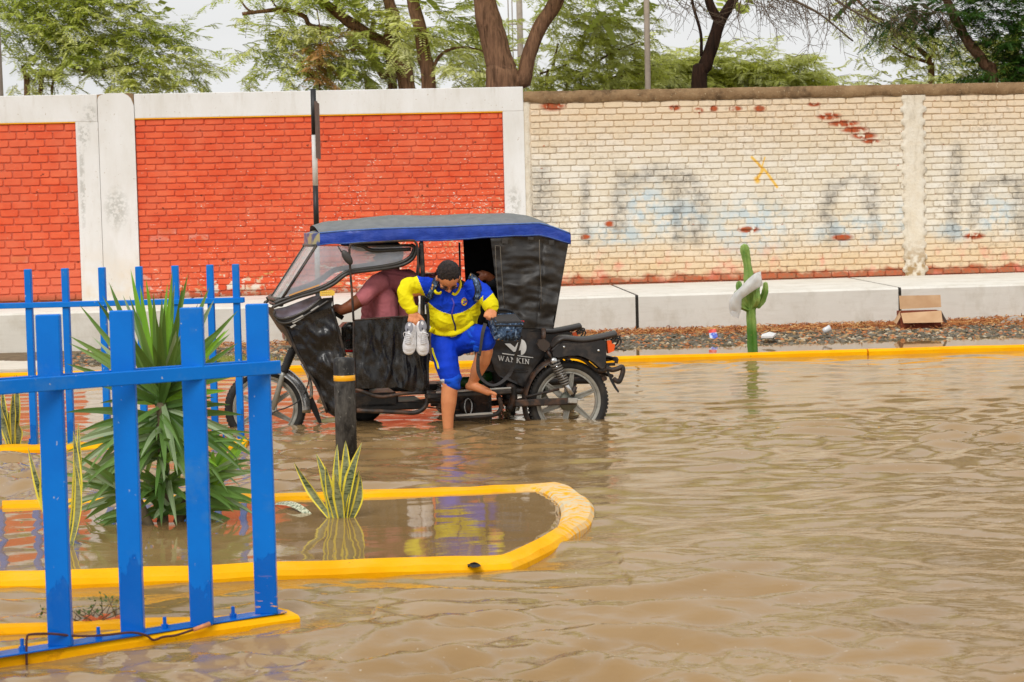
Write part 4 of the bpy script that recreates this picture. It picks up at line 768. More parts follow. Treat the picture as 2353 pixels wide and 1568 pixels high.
# variegated snake plants
sm = NT("snake_plant_leaf", .45, .4); a_ = sm.mix(sm.mr(sm.noise(60, 3, .6, sm.vec((.5, .5, 2.2))), .45, .58), rgb(128, 136, 96), rgb(52, 66, 40)); sm.col(sm.mix(sm.mr(sm.noise(14, 3), .4, .6, 0, .5), a_, rgb(170, 172, 130)))
sy_ = simple("snake_plant_yellow_edge", rgb(240, 222, 70), .5, .1, 20, 0); SMs = [sm.mat, sy_]
def snake(label, base, leaves, yoff=0, wd=.034):
    t = thing("snake_plant", label, "snake plant", base, "variegated snake plants")
    for i, (bx_, by_, tx, ty, bow, dy, w_) in enumerate(leaves):
        a = onY(bx_, by_, base.y); b = onY(tx, ty, base.y + dy); L = (b - a).length; d = (b - a).normalized(); mb = MB(); side = V(1, (-.3, .3, .1, -.2)[i % 4], 0).normalized(); w_ *= 1.4; n = 9; p = a - V(0, 0, .03); cur = V(0, 0, 0)
        rows = []; sdv0 = (side - d * side.dot(d)).normalized(); nu0 = sdv0.cross(d).normalized()
        for k in range(n + 1):
            tt = k / n; c = a.lerp(b, tt) + sdv0 * (bow * math.sin(math.pi * tt)) + (V(0, 0, -.02) if k == 0 else V(0, 0, 0)); sd2 = Matrix.Rotation(.7 * (tt - .5) * (1 if i % 2 else -1), 3, d) @ sdv0; nu = sd2.cross(d); ww = w_ * (min(1, .55 + .9 * tt) * (1 if tt < .55 else max(.0, 1 - (tt - .55) / .45) ** .7)) * .5
            rows.append([c + sd2 * ww + nu * ww * .3, c + sd2 * ww * .66 + nu * ww * .12, c - nu * .0, c - sd2 * ww * .66 + nu * ww * .12, c - sd2 * ww + nu * ww * .3])
        for bnd in range(4): vs = [r[bnd] for r in rows] + [r[bnd + 1] for r in rows]; k2 = len(rows); mb.add(vs, [(q, q + 1, k2 + q + 1, k2 + q) for q in range(k2 - 1)], 0 if bnd in (1, 2) else 1, True)
        put(mb, "leaf", SMs, t, fix=False)
    return t
snake("yellow edged snake plant in the flooded planter in front of the bollard", onz(782, 1203, 0), [(768, 1200, 675, 1062, -.01, .05, .034), (765, 1202, 726, 1042, .015, .02, .042), (775, 1204, 748, 1070, -.005, -.05, .03), (783, 1204, 794, 1012, .012, .02, .045), (790, 1204, 832, 1016, -.02, -.03, .040), (797, 1202, 826, 1078, -.012, .04, .036), (800, 1204, 828, 1092, .02, -.04, .034), (780, 1200, 775, 1020, -.01, .08, .03), (786, 1204, 770, 1085, .0, -.07, .042), (803, 1196, 832, 1112, .0, .03, .016)])
b2 = onz(152, 1268, 0); snake("yellow edged snake plant behind the first near blue picket", b2, [(150, 1268, 103, 922, .0, .1, .05), (150, 1268, 100, 1040, -.03, -.02, .052), (146, 1268, 98, 985, -.02, .05, .046), (148, 1268, 112, 1030, -.01, -.05, .03), (152, 1268, 64, 1026, -.02, .05, .036), (156, 1266, 168, 990, .03, .05, .036), (158, 1268, 180, 968, .02, .1, .026), (160, 1266, 172, 1060, .03, -.02, .03), (150, 1266, 118, 900, -.01, .14, .04)])
b3 = onz(28, 1020, .04); snake("small snake plant at the left edge by the far blue fence", b3, [(22, 1022, 0, 925, -.01, .0, .05), (24, 1022, 4, 880, -.01, .05, .03), (34, 1022, 38, 860, .01, .05, .035), (30, 1022, 30, 900, .0, -.03, .036), (40, 1022, 36, 965, .02, .0, .05), (28, 1022, 18, 945, -.01, .05, .045)])
mb = MB(); a = onz(632, 1160, .03); b = onz(728, 1198, .0); rows = []
for k in range(10):
    tt = k / 9; c = a.lerp(b, tt) + V(0, 0, .035 * math.sin(math.pi * min(1, tt * 1.05)) + .004); d = (b - a).normalized(); sdv = V(-d.y, d.x, .5).normalized(); ww = .020 * math.sin(math.pi * (.12 + .86 * tt)) ** .5; rows.append([c + sdv * ww, c + sdv * ww * .6, c - V(0, 0, .003), c - sdv * ww * .6, c - sdv * ww])
for bnd in range(4): vs = [r[bnd] for r in rows] + [r[bnd + 1] for r in rows]; mb.add(vs, [(q, q + 1, 10 + q + 1, 10 + q) for q in range(9)], 0, True)
pl_ = NT("bleached_snake_leaf", .5, .4); pl_.col(pl_.mix(pl_.mr(pl_.noise(70, 3, .6), .46, .58), rgb(214, 214, 184), rgb(110, 122, 92))); o = put(mb, "fallen_leaf", pl_.mat, fix=False); tag(o, "pale mottled fallen snake plant leaf floating left of the snake plant", "leaf")
# small weed with red scraps
wb = onz(222, 1436, 0); wt = thing("weed", "small leafy weed caught with orange scraps inside the near fence island", "weed", wb); R = random.Random(31)
mb = MB(); leafs = MB(); sc_ = MB()
for i in range(26):
    p = wb + V(R.gauss(0, .05), R.gauss(0, .03), -.02); e = p + V(R.gauss(0, .07), R.gauss(0, .04), R.uniform(.04, .13)); mb.tube([p, (p + e) / 2 + V(0, 0, .01), e], [.0025, .002, .0012], 4)
    for k in range(5):
        c = e + V(R.gauss(0, .016), R.gauss(0, .012), R.gauss(0, .01)); d = V(R.gauss(0, 1), R.gauss(0, .6), R.gauss(.2, .5)).normalized(); s2 = frame(d)[0]; l = R.uniform(.012, .024); leafs.add([c, c + d * l * .5 + s2 * l * .35, c + d * l, c + d * l * .5 - s2 * l * .35], [(0, 1, 2, 3)], 0)
put(mb, "stems", M['twig'], wt, fix=False); put(leafs, "leaves", leaf_mat("weed_leaf", rgb(66, 90, 36), rgb(110, 130, 58), .2), wt, fix=False, kind='stuff')
for i in range(9):
    c = wb + V(R.uniform(-.03, .09), R.uniform(-.05, .02), R.uniform(.005, .03)); d = V(1, R.gauss(0, .5), R.gauss(0, .2)).normalized() * R.uniform(.015, .04); s2 = V(0, .012, .012); sc_.add([c - d, c + s2, c + d, c - s2, c + V(0, 0, .008)], [(0, 1, 4), (1, 2, 4), (2, 3, 4), (3, 0, 4)], 0)
put(sc_, "dry_scraps", simple("orange_dry_leaf", rgb(206, 104, 56), .8, .3, 40), wt)
# green tuft on the verge
mb = MB(); R = random.Random(17); gc = onz(515, 828, .02)
for i in range(900):
    c = gc + V(R.gauss(0, .28), R.gauss(0, .18), 0); c.z = vz(c.x, c.y); e = c + V(R.gauss(0, .05), R.gauss(0, .03), R.uniform(.03, .10)); w3 = V(.004, 0, 0); mb.add([c - w3, c + w3, e], [(0, 1, 2)], 0)
o = put(mb, "grass", leaf_mat("verge_grass", rgb(120, 134, 50), rgb(160, 164, 74), .2), fix=False, kind='stuff', label="small yellow green grass tuft on the gravel verge")

# ================================================================== cactus with a plastic bag
def ribbed(mb, pts, r, ribs=5, m=0, rot=.3, n=6):
    b = bez(pts, n); k = len(b); rr = [np.interp(i / (k - 1) * (len(r) - 1), range(len(r)), r) for i in range(k)]; rows = []; q = ribs * 4; side = None
    for i, p in enumerate(b):
        d = (b[min(i + 1, k - 1)] - b[max(i - 1, 0)]).normalized(); s1, u1 = frame(d, (0, 1, 0)); row = []
        for j in range(q):
            a = 2 * math.pi * j / q + rot; f = (1.05, .66, .46, .66)[j % 4] * (1 + (.05 * math.sin(i * 2.4 + j) if j % 4 == 0 else 0)); row.append(p + (s1 * math.cos(a) + u1 * math.sin(a)) * rr[i] * f)
        rows.append(row)
    vs = [p for r_ in rows for p in r_] + [b[-1] + (b[-1] - b[-2]).normalized() * rr[-1] * .5]; L = len(vs) - 1
    fs = [(a * q + j, a * q + (j + 1) % q, (a + 1) * q + (j + 1) % q, (a + 1) * q + j) for a in range(k - 1) for j in range(q)] + [((k - 1) * q + j, (k - 1) * q + (j + 1) % q, L) for j in range(q)]; mb.add(vs, fs, m, False)
cb = onz(1730, 810, 0); cY = cb.y; cc_ = lambda x, y, dy=0: onY(x, y, cY + dy); ct = thing("cactus", "tall green columnar cactus draped with a white plastic bag", "cactus", cb)
cm = NT("cactus_skin", .5, .4); c_ = cm.mix(cm.mr(cm.noise(8, 4), .35, .65), rgb(146, 172, 92), rgb(98, 136, 56)); c_ = cm.mix(cm.mr(cm.Z, .30, .22, 0, .75), c_, rgb(52, 106, 16)); c_ = cm.mix(cm.mr(cm.noise(50, 3), .66, .70, 0, .7), c_, rgb(168, 140, 84)); cm.col(c_)
mb = MB(); ribbed(mb, [cc_(1731, 830), cc_(1728, 760), cc_(1725, 700), cc_(1722, 645), cc_(1718, 610), cc_(1712, 575), cc_(1710, 564)], [.058, .054, .052, .062, .042, .053, .037]); put(mb, "trunk", cm.mat, ct)
for P, r in (([cc_(1722, 708), cc_(1708, 690, -.06), cc_(1699, 660, -.06), cc_(1698, 648, -.05)], [.03, .036, .034, .022]), ([cc_(1722, 712), cc_(1702, 700, -.08), cc_(1694, 670, -.08)], [.03, .036, .03]), ([cc_(1730, 705), cc_(1748, 695, .04), cc_(1758, 670, .03), cc_(1759, 650, .03)], [.026, .036, .032, .020]), ([cc_(1728, 695), cc_(1736, 670, .06), cc_(1742, 645, .08), cc_(1744, 632, .08)], [.03, .034, .032, .02]), ([cc_(1730, 708), cc_(1738, 690, -.09), cc_(1739, 668, -.09)], [.03, .036, .03]), ([cc_(1735, 702), cc_(1744, 706, .02), cc_(1746, 700, .02)], [.014, .016, .01])):
    mb = MB(); ribbed(mb, P, [q * 1.1 for q in r], 4, n=4); put(mb, "arm", cm.mat, ct)
pm = NT("white_plastic_film", .35, .5); pm.col(pm.mix(pm.mr(pm.noise(9, 4), .35, .65), rgb(236, 236, 234), rgb(214, 214, 212))); pm.b.inputs['Transmission Weight'].default_value = .0
tl = pm.nt.nodes.new("ShaderNodeBsdfTranslucent"); tl.inputs[0].default_value = (.8, .8, .8, 1); ms = pm.nt.nodes.new("ShaderNodeMixShader"); ms.inputs[0].default_value = .4; pm.nt.links.new(pm.b.outputs[0], ms.inputs[1]); pm.nt.links.new(tl.outputs[0], ms.inputs[2]); pm.nt.links.new(ms.outputs[0], pm.nt.nodes["Material Output"].inputs[0])
U1 = [(1748, 624), (1735, 628), (1718, 642), (1702, 660), (1686, 674), (1675, 692), (1675, 710), (1680, 726)]; U2 = [(1752, 656), (1746, 660), (1732, 668), (1718, 678), (1704, 688), (1704, 704), (1702, 718), (1697, 732)]
def bagf(i, j):
    k = i * 7; a = int(min(k, 6.999)); t = k - a; e1 = (U1[a][0] * (1 - t) + U1[a + 1][0] * t, U1[a][1] * (1 - t) + U1[a + 1][1] * t); e2 = (U2[a][0] * (1 - t) + U2[a + 1][0] * t, U2[a][1] * (1 - t) + U2[a + 1][1] * t)
    ang = 2 * math.pi * j; m = (1 - math.cos(ang)) / 2; x = e1[0] * (1 - m) + e2[0] * m; y = e1[1] * (1 - m) + e2[1] * m; d = -.13 - .05 * math.sin(ang) * math.sin(math.pi * min(1, i + .12)) ** .5; p = cc_(x, y, d); return p + V(0, 1, 0) * .018 * noise.noise(V(i * 9, j * 7, 0)) + V(.01, 0, .008) * noise.noise(V(i * 14, j * 12, 5))
mb = MB(); mb.grid(26, 20, bagf); o = put(mb, "plastic_bag", pm.mat, fix=False); tag(o, "torn white plastic bag caught on the cactus arms", "plastic bag")

# ================================================================== carton and litter by the pavement
kb = NT("brown_cardboard", .85, .2); kb.col(kb.mix(kb.mr(kb.noise(5, 4), .35, .65), rgb(206, 170, 132), rgb(190, 150, 112))); kin = simple("shaded_cardboard", rgb(132, 62, 38), .85, .25, 12)  # darker wall card: shade inside the box and under its flap, put into colour
bY = 24.25; q_ = lambda x, y, Y=bY: onY(x, y, Y); bt = thing("cardboard_box", "open brown cardboard box leaning on the pavement edge with its flaps out", "box", q_(2118, 757))
x0, x1 = q_(2070, 748).x, q_(2162, 748).x; zt = q_(2118, 716).z; zb_ = .03; dp = .24
for nm, cpos, sz in (("front_wall", (0, 0), (x1 - x0, .008, zt - zb_)), ("back_wall", (0, dp), (x1 - x0, .008, zt - zb_ + .01))):
    mb = MB(); mb.box(V((x0 + x1) / 2, bY + cpos[1], (zt + zb_) / 2), sz); put(mb, nm, kin, bt)
for nm, x_ in (("side_wall", x0), ("side_wall", x1)):
    mb = MB(); mb.box(V(x_, bY + dp / 2, (zt + zb_) / 2), (.008, dp - .010, zt - zb_)); put(mb, nm, kin, bt)
def flap(pts, mat=kb.mat): mb = MB(); mb.prism(pts, (0, .006, 0)); put(mb, "flap", mat, bt)
flap([q_(2070, 720, bY - .01), q_(2163, 714, bY - .01), q_(2166, 741, bY - .12), q_(2076, 743, bY - .12)][::-1])
flap([q_(2068, 711, bY + dp), q_(2163, 706, bY + dp), q_(2161, 678, bY + dp + .05), q_(2066, 680, bY + dp + .05)])
flap([q_(2069, 714, bY + .03), q_(2072, 724, bY), q_(2060, 745, bY + .0), q_(2053, 739, bY + .12)]); flap([q_(2163, 714, bY + .03), q_(2160, 722, bY), q_(2171, 743, bY + .02), q_(2177, 741, bY + .12)], simple("dark_card", rgb(74, 52, 38), .8))
def litter(name, label, cat, fn, mats):
    mb = MB(); fn(mb); return tag(put(mb, name, mats), label, cat)
wp = quick("white_litter_plastic", rgb(232, 232, 232), .4); R = random.Random(8)
def crump(x0_, x1_, y0_, y1_, Y, amp=.03):
    def f(mb):
        a, b = onY(x0_, y1_, Y), onY(x1_, y1_, Y); h = onY(x0_, y0_, Y).z - a.z
        mb.grid(16, 8, lambda i, j: V(a.x + (b.x - a.x) * i, Y + (j - .5) * .16 + .03 * noise.noise(V(i * 6, j * 6, x0_)), a.z + (b.z - a.z) * i + h * math.sin(math.pi * j) ** .6 * (.55 + .55 * abs(noise.noise(V(i * 9, j * 5, x0_)))) * math.sin(math.pi * (.06 + .88 * i)) ** .4)); 
    return f
litter("plastic_bag", "crumpled white plastic bag in front of the cardboard box", "plastic bag", crump(2100, 2168, 748, 769, 24.35), pm.mat)
litter("plastic_bag", "pale plastic sheet heaped with dry litter right of the cardboard box", "plastic bag", crump(2215, 2262, 736, 754, 24.9), pm.mat)
litter("litter_scrap", "small white plastic scrap left of the cardboard box", "litter", crump(1983, 2006, 752, 766, 24.6), wp)
litter("litter_scrap", "pale flat plastic wrapper right of the white tray", "litter", crump(1808, 1862, 772, 783, 24.0), quick("grey_white_wrap", rgb(206, 200, 190), .4))
litter("foam_tray", "flat white foam tray just right of the cactus", "tray", lambda mb: mb.prism([onz(1749, 777, .07), onz(1776, 777, .08), onz(1784, 770, .09), onz(1768, 767, .09), onz(1751, 772, .08)], (0, 0, .02)), wp)
litter("plastic_cup", "clear crumpled plastic cup lying on the dry litter", "cup", lambda mb: mb.lathe([(.026, 0), (.036, .03), (.034, .05), (.040, .09), (.044, .095), (.040, .092), (.03, .03)], onz(1891, 762, .1), (.8, .1, .35), 12), quick("clear_grey_plastic", rgb(210, 212, 214), .15))
litter("plastic_wrapper", "white and purple crumpled wrapper behind the rear orange lamp", "wrapper", crump(1437, 1459, 777, 790, 23.9), simple("purple_white_wrapper", rgb(170, 166, 200), .4, .4, 30))
litter("bottle_cap", "bright pink plastic scrap on the litter near the first joint", "litter", crump(1526, 1538, 777, 785, 23.9), quick("pink_plastic", rgb(230, 60, 110), .4))
litter("green_scrap", "tiny green leaf scrap left of the blue packet", "litter", crump(1582, 1590, 778, 784, 23.9), quick("green_plastic", rgb(90, 180, 60), .4))
litter("clear_sheet", "curved clear plastic sheet at the right end of the pavement foot", "plastic sheet", lambda mb: mb.grid(12, 6, lambda i, j: onY(2290 + i * 60, 752 - math.sin(math.pi * i * .6 + .15) * 26 * j, 24.75 + .05 * i)), quick("clear_dull_film", rgb(206, 204, 196), .3))
pY = 23.6; P4 = [onY(1627.5, 758.5, pY), onY(1644.5, 756, pY), onY(1650, 777, pY - .03), onY(1632, 778.5, pY - .03)]
def bil(i, j): return (P4[0] * (1 - i) + P4[1] * i) * (1 - j) + (P4[3] * (1 - i) + P4[2] * i) * j + V(0, .012 * math.sin(i * 3 + j * 2), 0)
bm1 = NT("blue_white_print", .35, .5); bm1.col(bm1.mix(bm1.mr(bm1.noise(18, 4), .48, .56), rgb(44, 84, 196), rgb(196, 214, 240)))
pk_ = thing("snack_packet", "upright red and blue snack packet standing in the litter left of the cactus", "packet", P4[3]); mb = MB(); mb.grid(4, 8, lambda i, j: bil(i, j)); mb.grid(4, 8, lambda i, j: bil(i, j) + V(0, .02 * math.sin(math.pi * i) * math.sin(math.pi * j) + .003, 0)); mb.m = [0 if (k % 8) > 2 else 1 for k in range(64)]; put(mb, "pouch", [bm1.mat, quick("red_print", rgb(226, 66, 50), .35)], pk_, fix=False)
mb = MB(); mb.grid(3, 2, lambda i, j: onY(1643 + i * 14, 775 + j * 4 + i * 2, pY - .04 - .03 * i)); put(mb, "torn_tail", bm1.mat, pk_, fix=False)
# ================================================================== motor tricycle
PSI = math.radians(10.5); EX = V(math.cos(PSI), math.sin(PSI), 0); EY = V(-math.sin(PSI), math.cos(PSI), 0); RWn = onY(1305, 922, 14.76); MO = RWn + EY * .55; MO = V(MO.x, MO.y, 0)
def Q(px, py, yl=-.55): return onpl(px, py, MO + EY * yl, EY)
def W(xl, yl, z): return MO + EX * xl + EY * yl + V(0, 0, z)
def LQ(px, py, yl=-.55): q = Q(px, py, yl); return (q - MO).dot(EX), q.z
def zz(ox, oy, k): return lambda x, y: ((ox + x / k) / 1.7408, (oy + y / k) / 1.7408)
z1, z2, z3, z4, z6, z5 = zz(1050, 820, 3.136), zz(1500, 950, 3.136), zz(1500, 1350, 3.136), zz(850, 1250, 3.136), zz(1950, 1250, 3.137), zz(1550, 1000, 4.48)
def vinyl(name, c, rough=.42, sc_=7, st=.7, stretch=(1, 1, 2.2)):
    t = NT(name, rough, .5); cc = t.mix(t.mr(t.noise(14, 5, .6), .3, .7), tuple(q * .8 for q in c[:3]) + (1,), tuple(min(1, q * 1.25) for q in c[:3]) + (1,))
    cc = t.mix(t.mr(t.noise(7, 6, .75), .50, .74, 0, .16), cc, rgb(132, 122, 108)); t.col(cc); t.bump(t.noise(sc_, 4, .55, t.vec(stretch)), st, .03); return t.mat
KV = vinyl("black_vinyl_canvas", rgb(42, 39, 36), .50, 3.5, .25); KVs = vinyl("glossy_black_vinyl", rgb(26, 24, 23), .26, 6, .4, (1.6, 1.6, .8)); BV = vinyl("blue_vinyl_valance", rgb(22, 62, 162), .34, 5, .5, (1, 1, 2)); GV = vinyl("grey_vinyl_roof", rgb(104, 106, 108), .45, 5, .4, (1, 1, 1))
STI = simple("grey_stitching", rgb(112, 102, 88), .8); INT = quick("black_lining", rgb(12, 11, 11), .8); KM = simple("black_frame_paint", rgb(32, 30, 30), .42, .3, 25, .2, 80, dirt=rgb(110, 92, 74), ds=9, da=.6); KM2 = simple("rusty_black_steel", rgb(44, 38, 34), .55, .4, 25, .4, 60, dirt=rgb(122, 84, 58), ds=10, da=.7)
CH = simple("worn_chrome", rgb(206, 206, 204), .22, .1, 20, .05, metal=.85, dirt=rgb(120, 110, 96), ds=12, da=.5); AL = simple("cast_alloy_wheel", rgb(168, 166, 156), .42, .12, 20, .15, metal=.35, dirt=rgb(110, 100, 84), ds=12, da=.6)
RU = simple("tyre_rubber", rgb(30, 29, 28), .7, .2, 20, .5, 60, dirt=rgb(88, 78, 64), ds=8, da=.35); SV = simple("satin_silver", rgb(190, 186, 176), .35, .1, 20, .05, metal=.5); TR = simple("grey_black_rubber_trim", rgb(58, 53, 47), .38, .25, 20, .15, 60); WH = quick("white_decal", rgb(226, 226, 222), .5)
OR = quick("orange_lamp_lens", rgb(240, 92, 24), .2); YL = quick("yellow_lamp_lens", rgb(246, 200, 72), .2); RD = quick("red_tank_paint", rgb(206, 26, 26), .25)
mt = thing("motor_tricycle", "black motor tricycle taxi with blue edged roof wading through the flood water", "motor tricycle", V(MO.x - 1.1 * EX.x, MO.y - 1.1 * EX.y, -.15))
def part(mb, name, mat, parent=None, **k): return put(mb, name, mat, parent or mt, **k)
def qt(P, yl, r, name=None, mat=KM, n=8, k=4, parent=None, mb=None, flat=1.0):
    own = mb is None; mb = mb or MB(); pts = [Q(p[0], p[1], p[2] if len(p) > 2 else yl) for p in P]; mb.tube(bez(pts, k) if k > 1 else pts, r, n, flat=flat)
    return part(mb, name, mat, parent) if own else mb
def resample(P, n):
    P = [Vector((*p[:2], p[2] if len(p) > 2 else 0)) for p in P]; d = [0]
    for a, b in zip(P, P[1:]): d.append(d[-1] + (Vector(b[:2]) - Vector(a[:2])).length)
    out = []
    for i in range(n + 1):
        t = d[-1] * i / n; k = max(j for j in range(len(d) - 1) if d[j] <= t + 1e-9); s = (t - d[k]) / (d[k + 1] - d[k]); out.append(P[k].lerp(P[k + 1], s))
    return out
def cloth(mb, A, B, yl, nu=30, nv=24, amp=.008, f=(6, 3), seed=0, fold=None, m=0, ylB=None, back=True):
    """sheet between polyline A and polyline B (photograph points), lying on the vehicle plane yl with real folds"""
    a_, b_ = resample(A, nu), resample(B, nu); yb_ = yl if ylB is None else ylB
    def fn(i, j, o=0):
        k = int(round(i * nu)); pa, pb = a_[k], b_[k]; x = pa.x * (1 - j) + pb.x * j; y = pa.y * (1 - j) + pb.y * j; e = (4 * i * (1 - i)) ** .3 * (4 * j * (1 - j)) ** .3 if amp else 0
        dd = noise.noise(V(i * f[0], j * f[1], seed)) * amp * 2 + noise.noise(V(i * f[0] * 2.3, j * f[1] * 2.7, seed + 4)) * amp
        if fold: dd += fold(i, j)
        return Q(x, y, yl * (1 - j) + yb_ * j + dd * (.25 + .75 * e) + o)
    mb.grid(nu, nv, lambda i, j: fn(i, j)); 
    if back: mb.grid(nu, nv, lambda i, j: fn(i, j, .006), flip=True)
    return mb
# ---- roof
ST = [(738, 538, 567, 518), (769, 535, 564, 508), (804, 532, 562, 504), (869, 528, 559.5, 497), (950, 525.5, 557, 493), (1034, 523, 555.5, 492), (1120, 519, 549, 490), (1200, 516.5, 545, 487), (1237, 515, 544, 492), (1262, 521, 549, 503), (1290, 531, 558, 522), (1310, 539, 563, 537)]
RS = []
for x, yt, yb_, yc in ST:
    xl, zt = LQ(x, yt); _, zb_ = LQ(x, yb_); RS.append((xl, zt, zb_, max(zt + .003, LQ(x, yc, .05)[1])))
RS = np.array(RS); hw0 = lambda xl: .55 - .13 * math.exp(-((xl - RS[0, 0]) / .18) ** 2)
def rval(i, k): xl = RS[0, 0] + (RS[-1, 0] - RS[0, 0]) * i; return xl, np.interp(xl, RS[:, 0], RS[:, k])
def roof(i, j):
    xl, zt = rval(i, 1); _, zc = rval(i, 3); t = j * 2 - 1; hw = hw0(xl); z = zt + (zc - zt) * (1 - abs(t) ** 2.4) + .004 * noise.noise(V(xl * 5, t * 3, 0)) - .008 * abs(math.sin(xl * 5.2)) * (1 - t * t); return W(xl + .02 * (1 - i) * -(1 - t * t), t * hw, z)
mb = MB(); mb.grid(60, 28, roof); part(mb, "roof_cover", GV, fix=False)
def valance(side):
    def f(i, j):
        xl, zt = rval(i, 1); _, zb_ = rval(i, 2); hw = hw0(xl) + .008 + .006 * noise.noise(V(xl * 7, j * 2, side)) + .010 * math.sin(math.pi * j) * (.5 + noise.noise(V(xl * 3, 0, 0))); return W(xl, side * hw, zt + .006 + (zb_ - zt) * j + .004 * noise.noise(V(xl * 9, 7, side)) * j)
    return f
for s_ in (-1, 1):
    mb = MB(); mb.grid(70, 6, valance(s_)); f0 = valance(s_); mb.grid(70, 6, lambda i, j: f0(i, j) - EY * s_ * .006, flip=True); part(mb, "valance", BV, fix=False)
    mb = MB(); mb.tube([f0(i / 40, 0) + V(0, 0, .001) for i in range(41)], .006, 6); mb.tube([f0(i / 40, .93) + EY * s_ * .002 for i in range(41)], .0025, 5); part(mb, "valance_piping", simple("faded_blue_edge", rgb(84, 116, 178), .5, .2, 30))
x0, zt0 = RS[0, 0], RS[0, 1]; zb0 = RS[0, 2]
mb = MB(); mb.grid(16, 5, lambda i, j: W(x0 - .075 * math.sin(math.pi * i) ** .5 - .0, (i * 2 - 1) * .43, zt0 + .004 + (zb0 - zt0) * j)); mb.grid(16, 3, lambda i, j: W(x0 - .075 * math.sin(math.pi * i) ** .5 * (1 - j), (i * 2 - 1) * .43, zt0 + .004 + .02 * j * math.sin(math.pi * i)))
fm = NT("faded_front_valance", .4, .5); fm.col(fm.mix(fm.mr(fm.noise(12, 4), .45, .55), rgb(70, 84, 140), rgb(180, 168, 120))); part(mb, "front_valance", fm.mat, fix=False)
xr, ztr, zbr = RS[-1, 0], RS[-1, 1], RS[-1, 2]; mb = MB(); mb.grid(12, 4, lambda i, j: W(xr + .004, (i * 2 - 1) * .555, ztr + .004 + (zbr - ztr) * j)); part(mb, "rear_valance", BV, fix=False)
# ---- rear cabin
A = [(1127, 546), (1160, 543), (1200, 541), (1239, 541), (1272, 549), (1306, 561)]; B = [(1152, 752), (1170, 753), (1195, 754), (1228, 755), (1250, 756), (1272, 757)]
def rf(i, j): return .012 * math.sin(22 * (j + .25 * i) + 3 * i) * max(0, j - .45) * 1.8 + .010 * math.exp(-((i - .68) / .02) ** 2)
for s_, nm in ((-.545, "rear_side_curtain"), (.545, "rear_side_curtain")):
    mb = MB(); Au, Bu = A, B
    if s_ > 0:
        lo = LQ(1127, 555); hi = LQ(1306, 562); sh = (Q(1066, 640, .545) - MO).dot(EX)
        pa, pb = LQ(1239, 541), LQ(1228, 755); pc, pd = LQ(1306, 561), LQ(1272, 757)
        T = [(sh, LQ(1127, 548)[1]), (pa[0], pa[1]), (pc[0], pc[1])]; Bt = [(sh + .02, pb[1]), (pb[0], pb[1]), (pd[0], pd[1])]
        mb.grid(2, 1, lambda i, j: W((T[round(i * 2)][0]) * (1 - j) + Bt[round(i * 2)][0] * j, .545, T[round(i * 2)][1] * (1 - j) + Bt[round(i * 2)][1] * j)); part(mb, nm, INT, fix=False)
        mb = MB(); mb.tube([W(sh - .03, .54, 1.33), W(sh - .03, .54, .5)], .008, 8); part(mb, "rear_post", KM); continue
    cloth(mb, A, B, s_, 70, 56, .020, (2.6, 6.5), 2, rf); o = part(mb, nm, KV, fix=False)
    for P in ([z2(1508, 105), z2(1520, 400), z2(1540, 700), z2(1556, 905)], [z2(1570, 110), z2(1588, 400), z2(1608, 700), z2(1624, 890)], [z2(1508, 105), z2(1570, 108)], [z2(2062, 30), z2(2068, 300), z2(2085, 640), z2(2080, 900)]):
        st = MB(); st.tube([Q(p[0], p[1], -.574) for p in P], .0022, 5); part(st, "seam", STI, o)
    for P in ((1590, 10, 80, 70), (1915, -10, 75, 40), (2180, 30, 70, 65)):
        tb = MB(); c = [z2(P[0], P[1]), z2(P[0] + P[2], P[1] + 8), z2(P[0] + P[2] - 4, P[1] + P[3]), z2(P[0] + 4, P[1] + P[3] - 4)]; tb.prism([Q(p[0], p[1], -.566) for p in c], EY * .006); part(tb, "hook_tab", KV, o)
pt, pbm = LQ(1305, 562), LQ(1272, 757); mb = MB(); mb.grid(10, 10, lambda i, j: W(pt[0] * (1 - j) + pbm[0] * j - .005 + .01 * noise.noise(V(i * 5, j * 5, 0)), (i * 2 - 1) * .545, pt[1] * (1 - j) + pbm[1] * j)); part(mb, "rear_curtain", KV, fix=False)
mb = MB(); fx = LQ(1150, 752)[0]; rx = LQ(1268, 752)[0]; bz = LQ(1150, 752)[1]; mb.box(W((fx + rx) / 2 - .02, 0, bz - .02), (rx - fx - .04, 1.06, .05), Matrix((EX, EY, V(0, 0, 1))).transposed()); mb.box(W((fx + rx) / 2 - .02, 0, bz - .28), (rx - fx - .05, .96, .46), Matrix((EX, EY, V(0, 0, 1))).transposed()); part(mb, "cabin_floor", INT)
RM = Matrix((EX, EY, V(0, 0, 1))).transposed()
sx = LQ(1175, 750)[0]; mb = MB(); mb.box(W(sx - .05, .05, bz + .06), (.42, .92, .12), RM, .03); mb.box(W(rx - .14, .05, bz + .34), (.10, .92, .5), RM, .03); part(mb, "passenger_seat", simple("black_seat_vinyl", rgb(16, 15, 15), .6, .2))
# ---- posts and door loops
qt([z1(1990, 470), z1(1998, 620), z1(2010, 880), z3(600, 0), z3(645, 200), z3(640, 690)], -.53, .017, "door_post", KM, k=3)
qt([z1(1142, 1450), z1(1125, 1150), z1(1103, 850), z1(1090, 580), z1(1100, 520), z1(1140, 490), z1(1500, 465), z1(1850, 447), z1(1915, 465), z1(1945, 540), z1(1950, 700), z1(1962, 890)], -.57, .0085, "door_loop", KM2, k=5)
mb = MB(); mb.tube([W(LQ(970, 556, .53)[0], .53, 1.38), W(LQ(975, 740)[0], .53, .4)], .014, 8); part(mb, "door_post", KM)
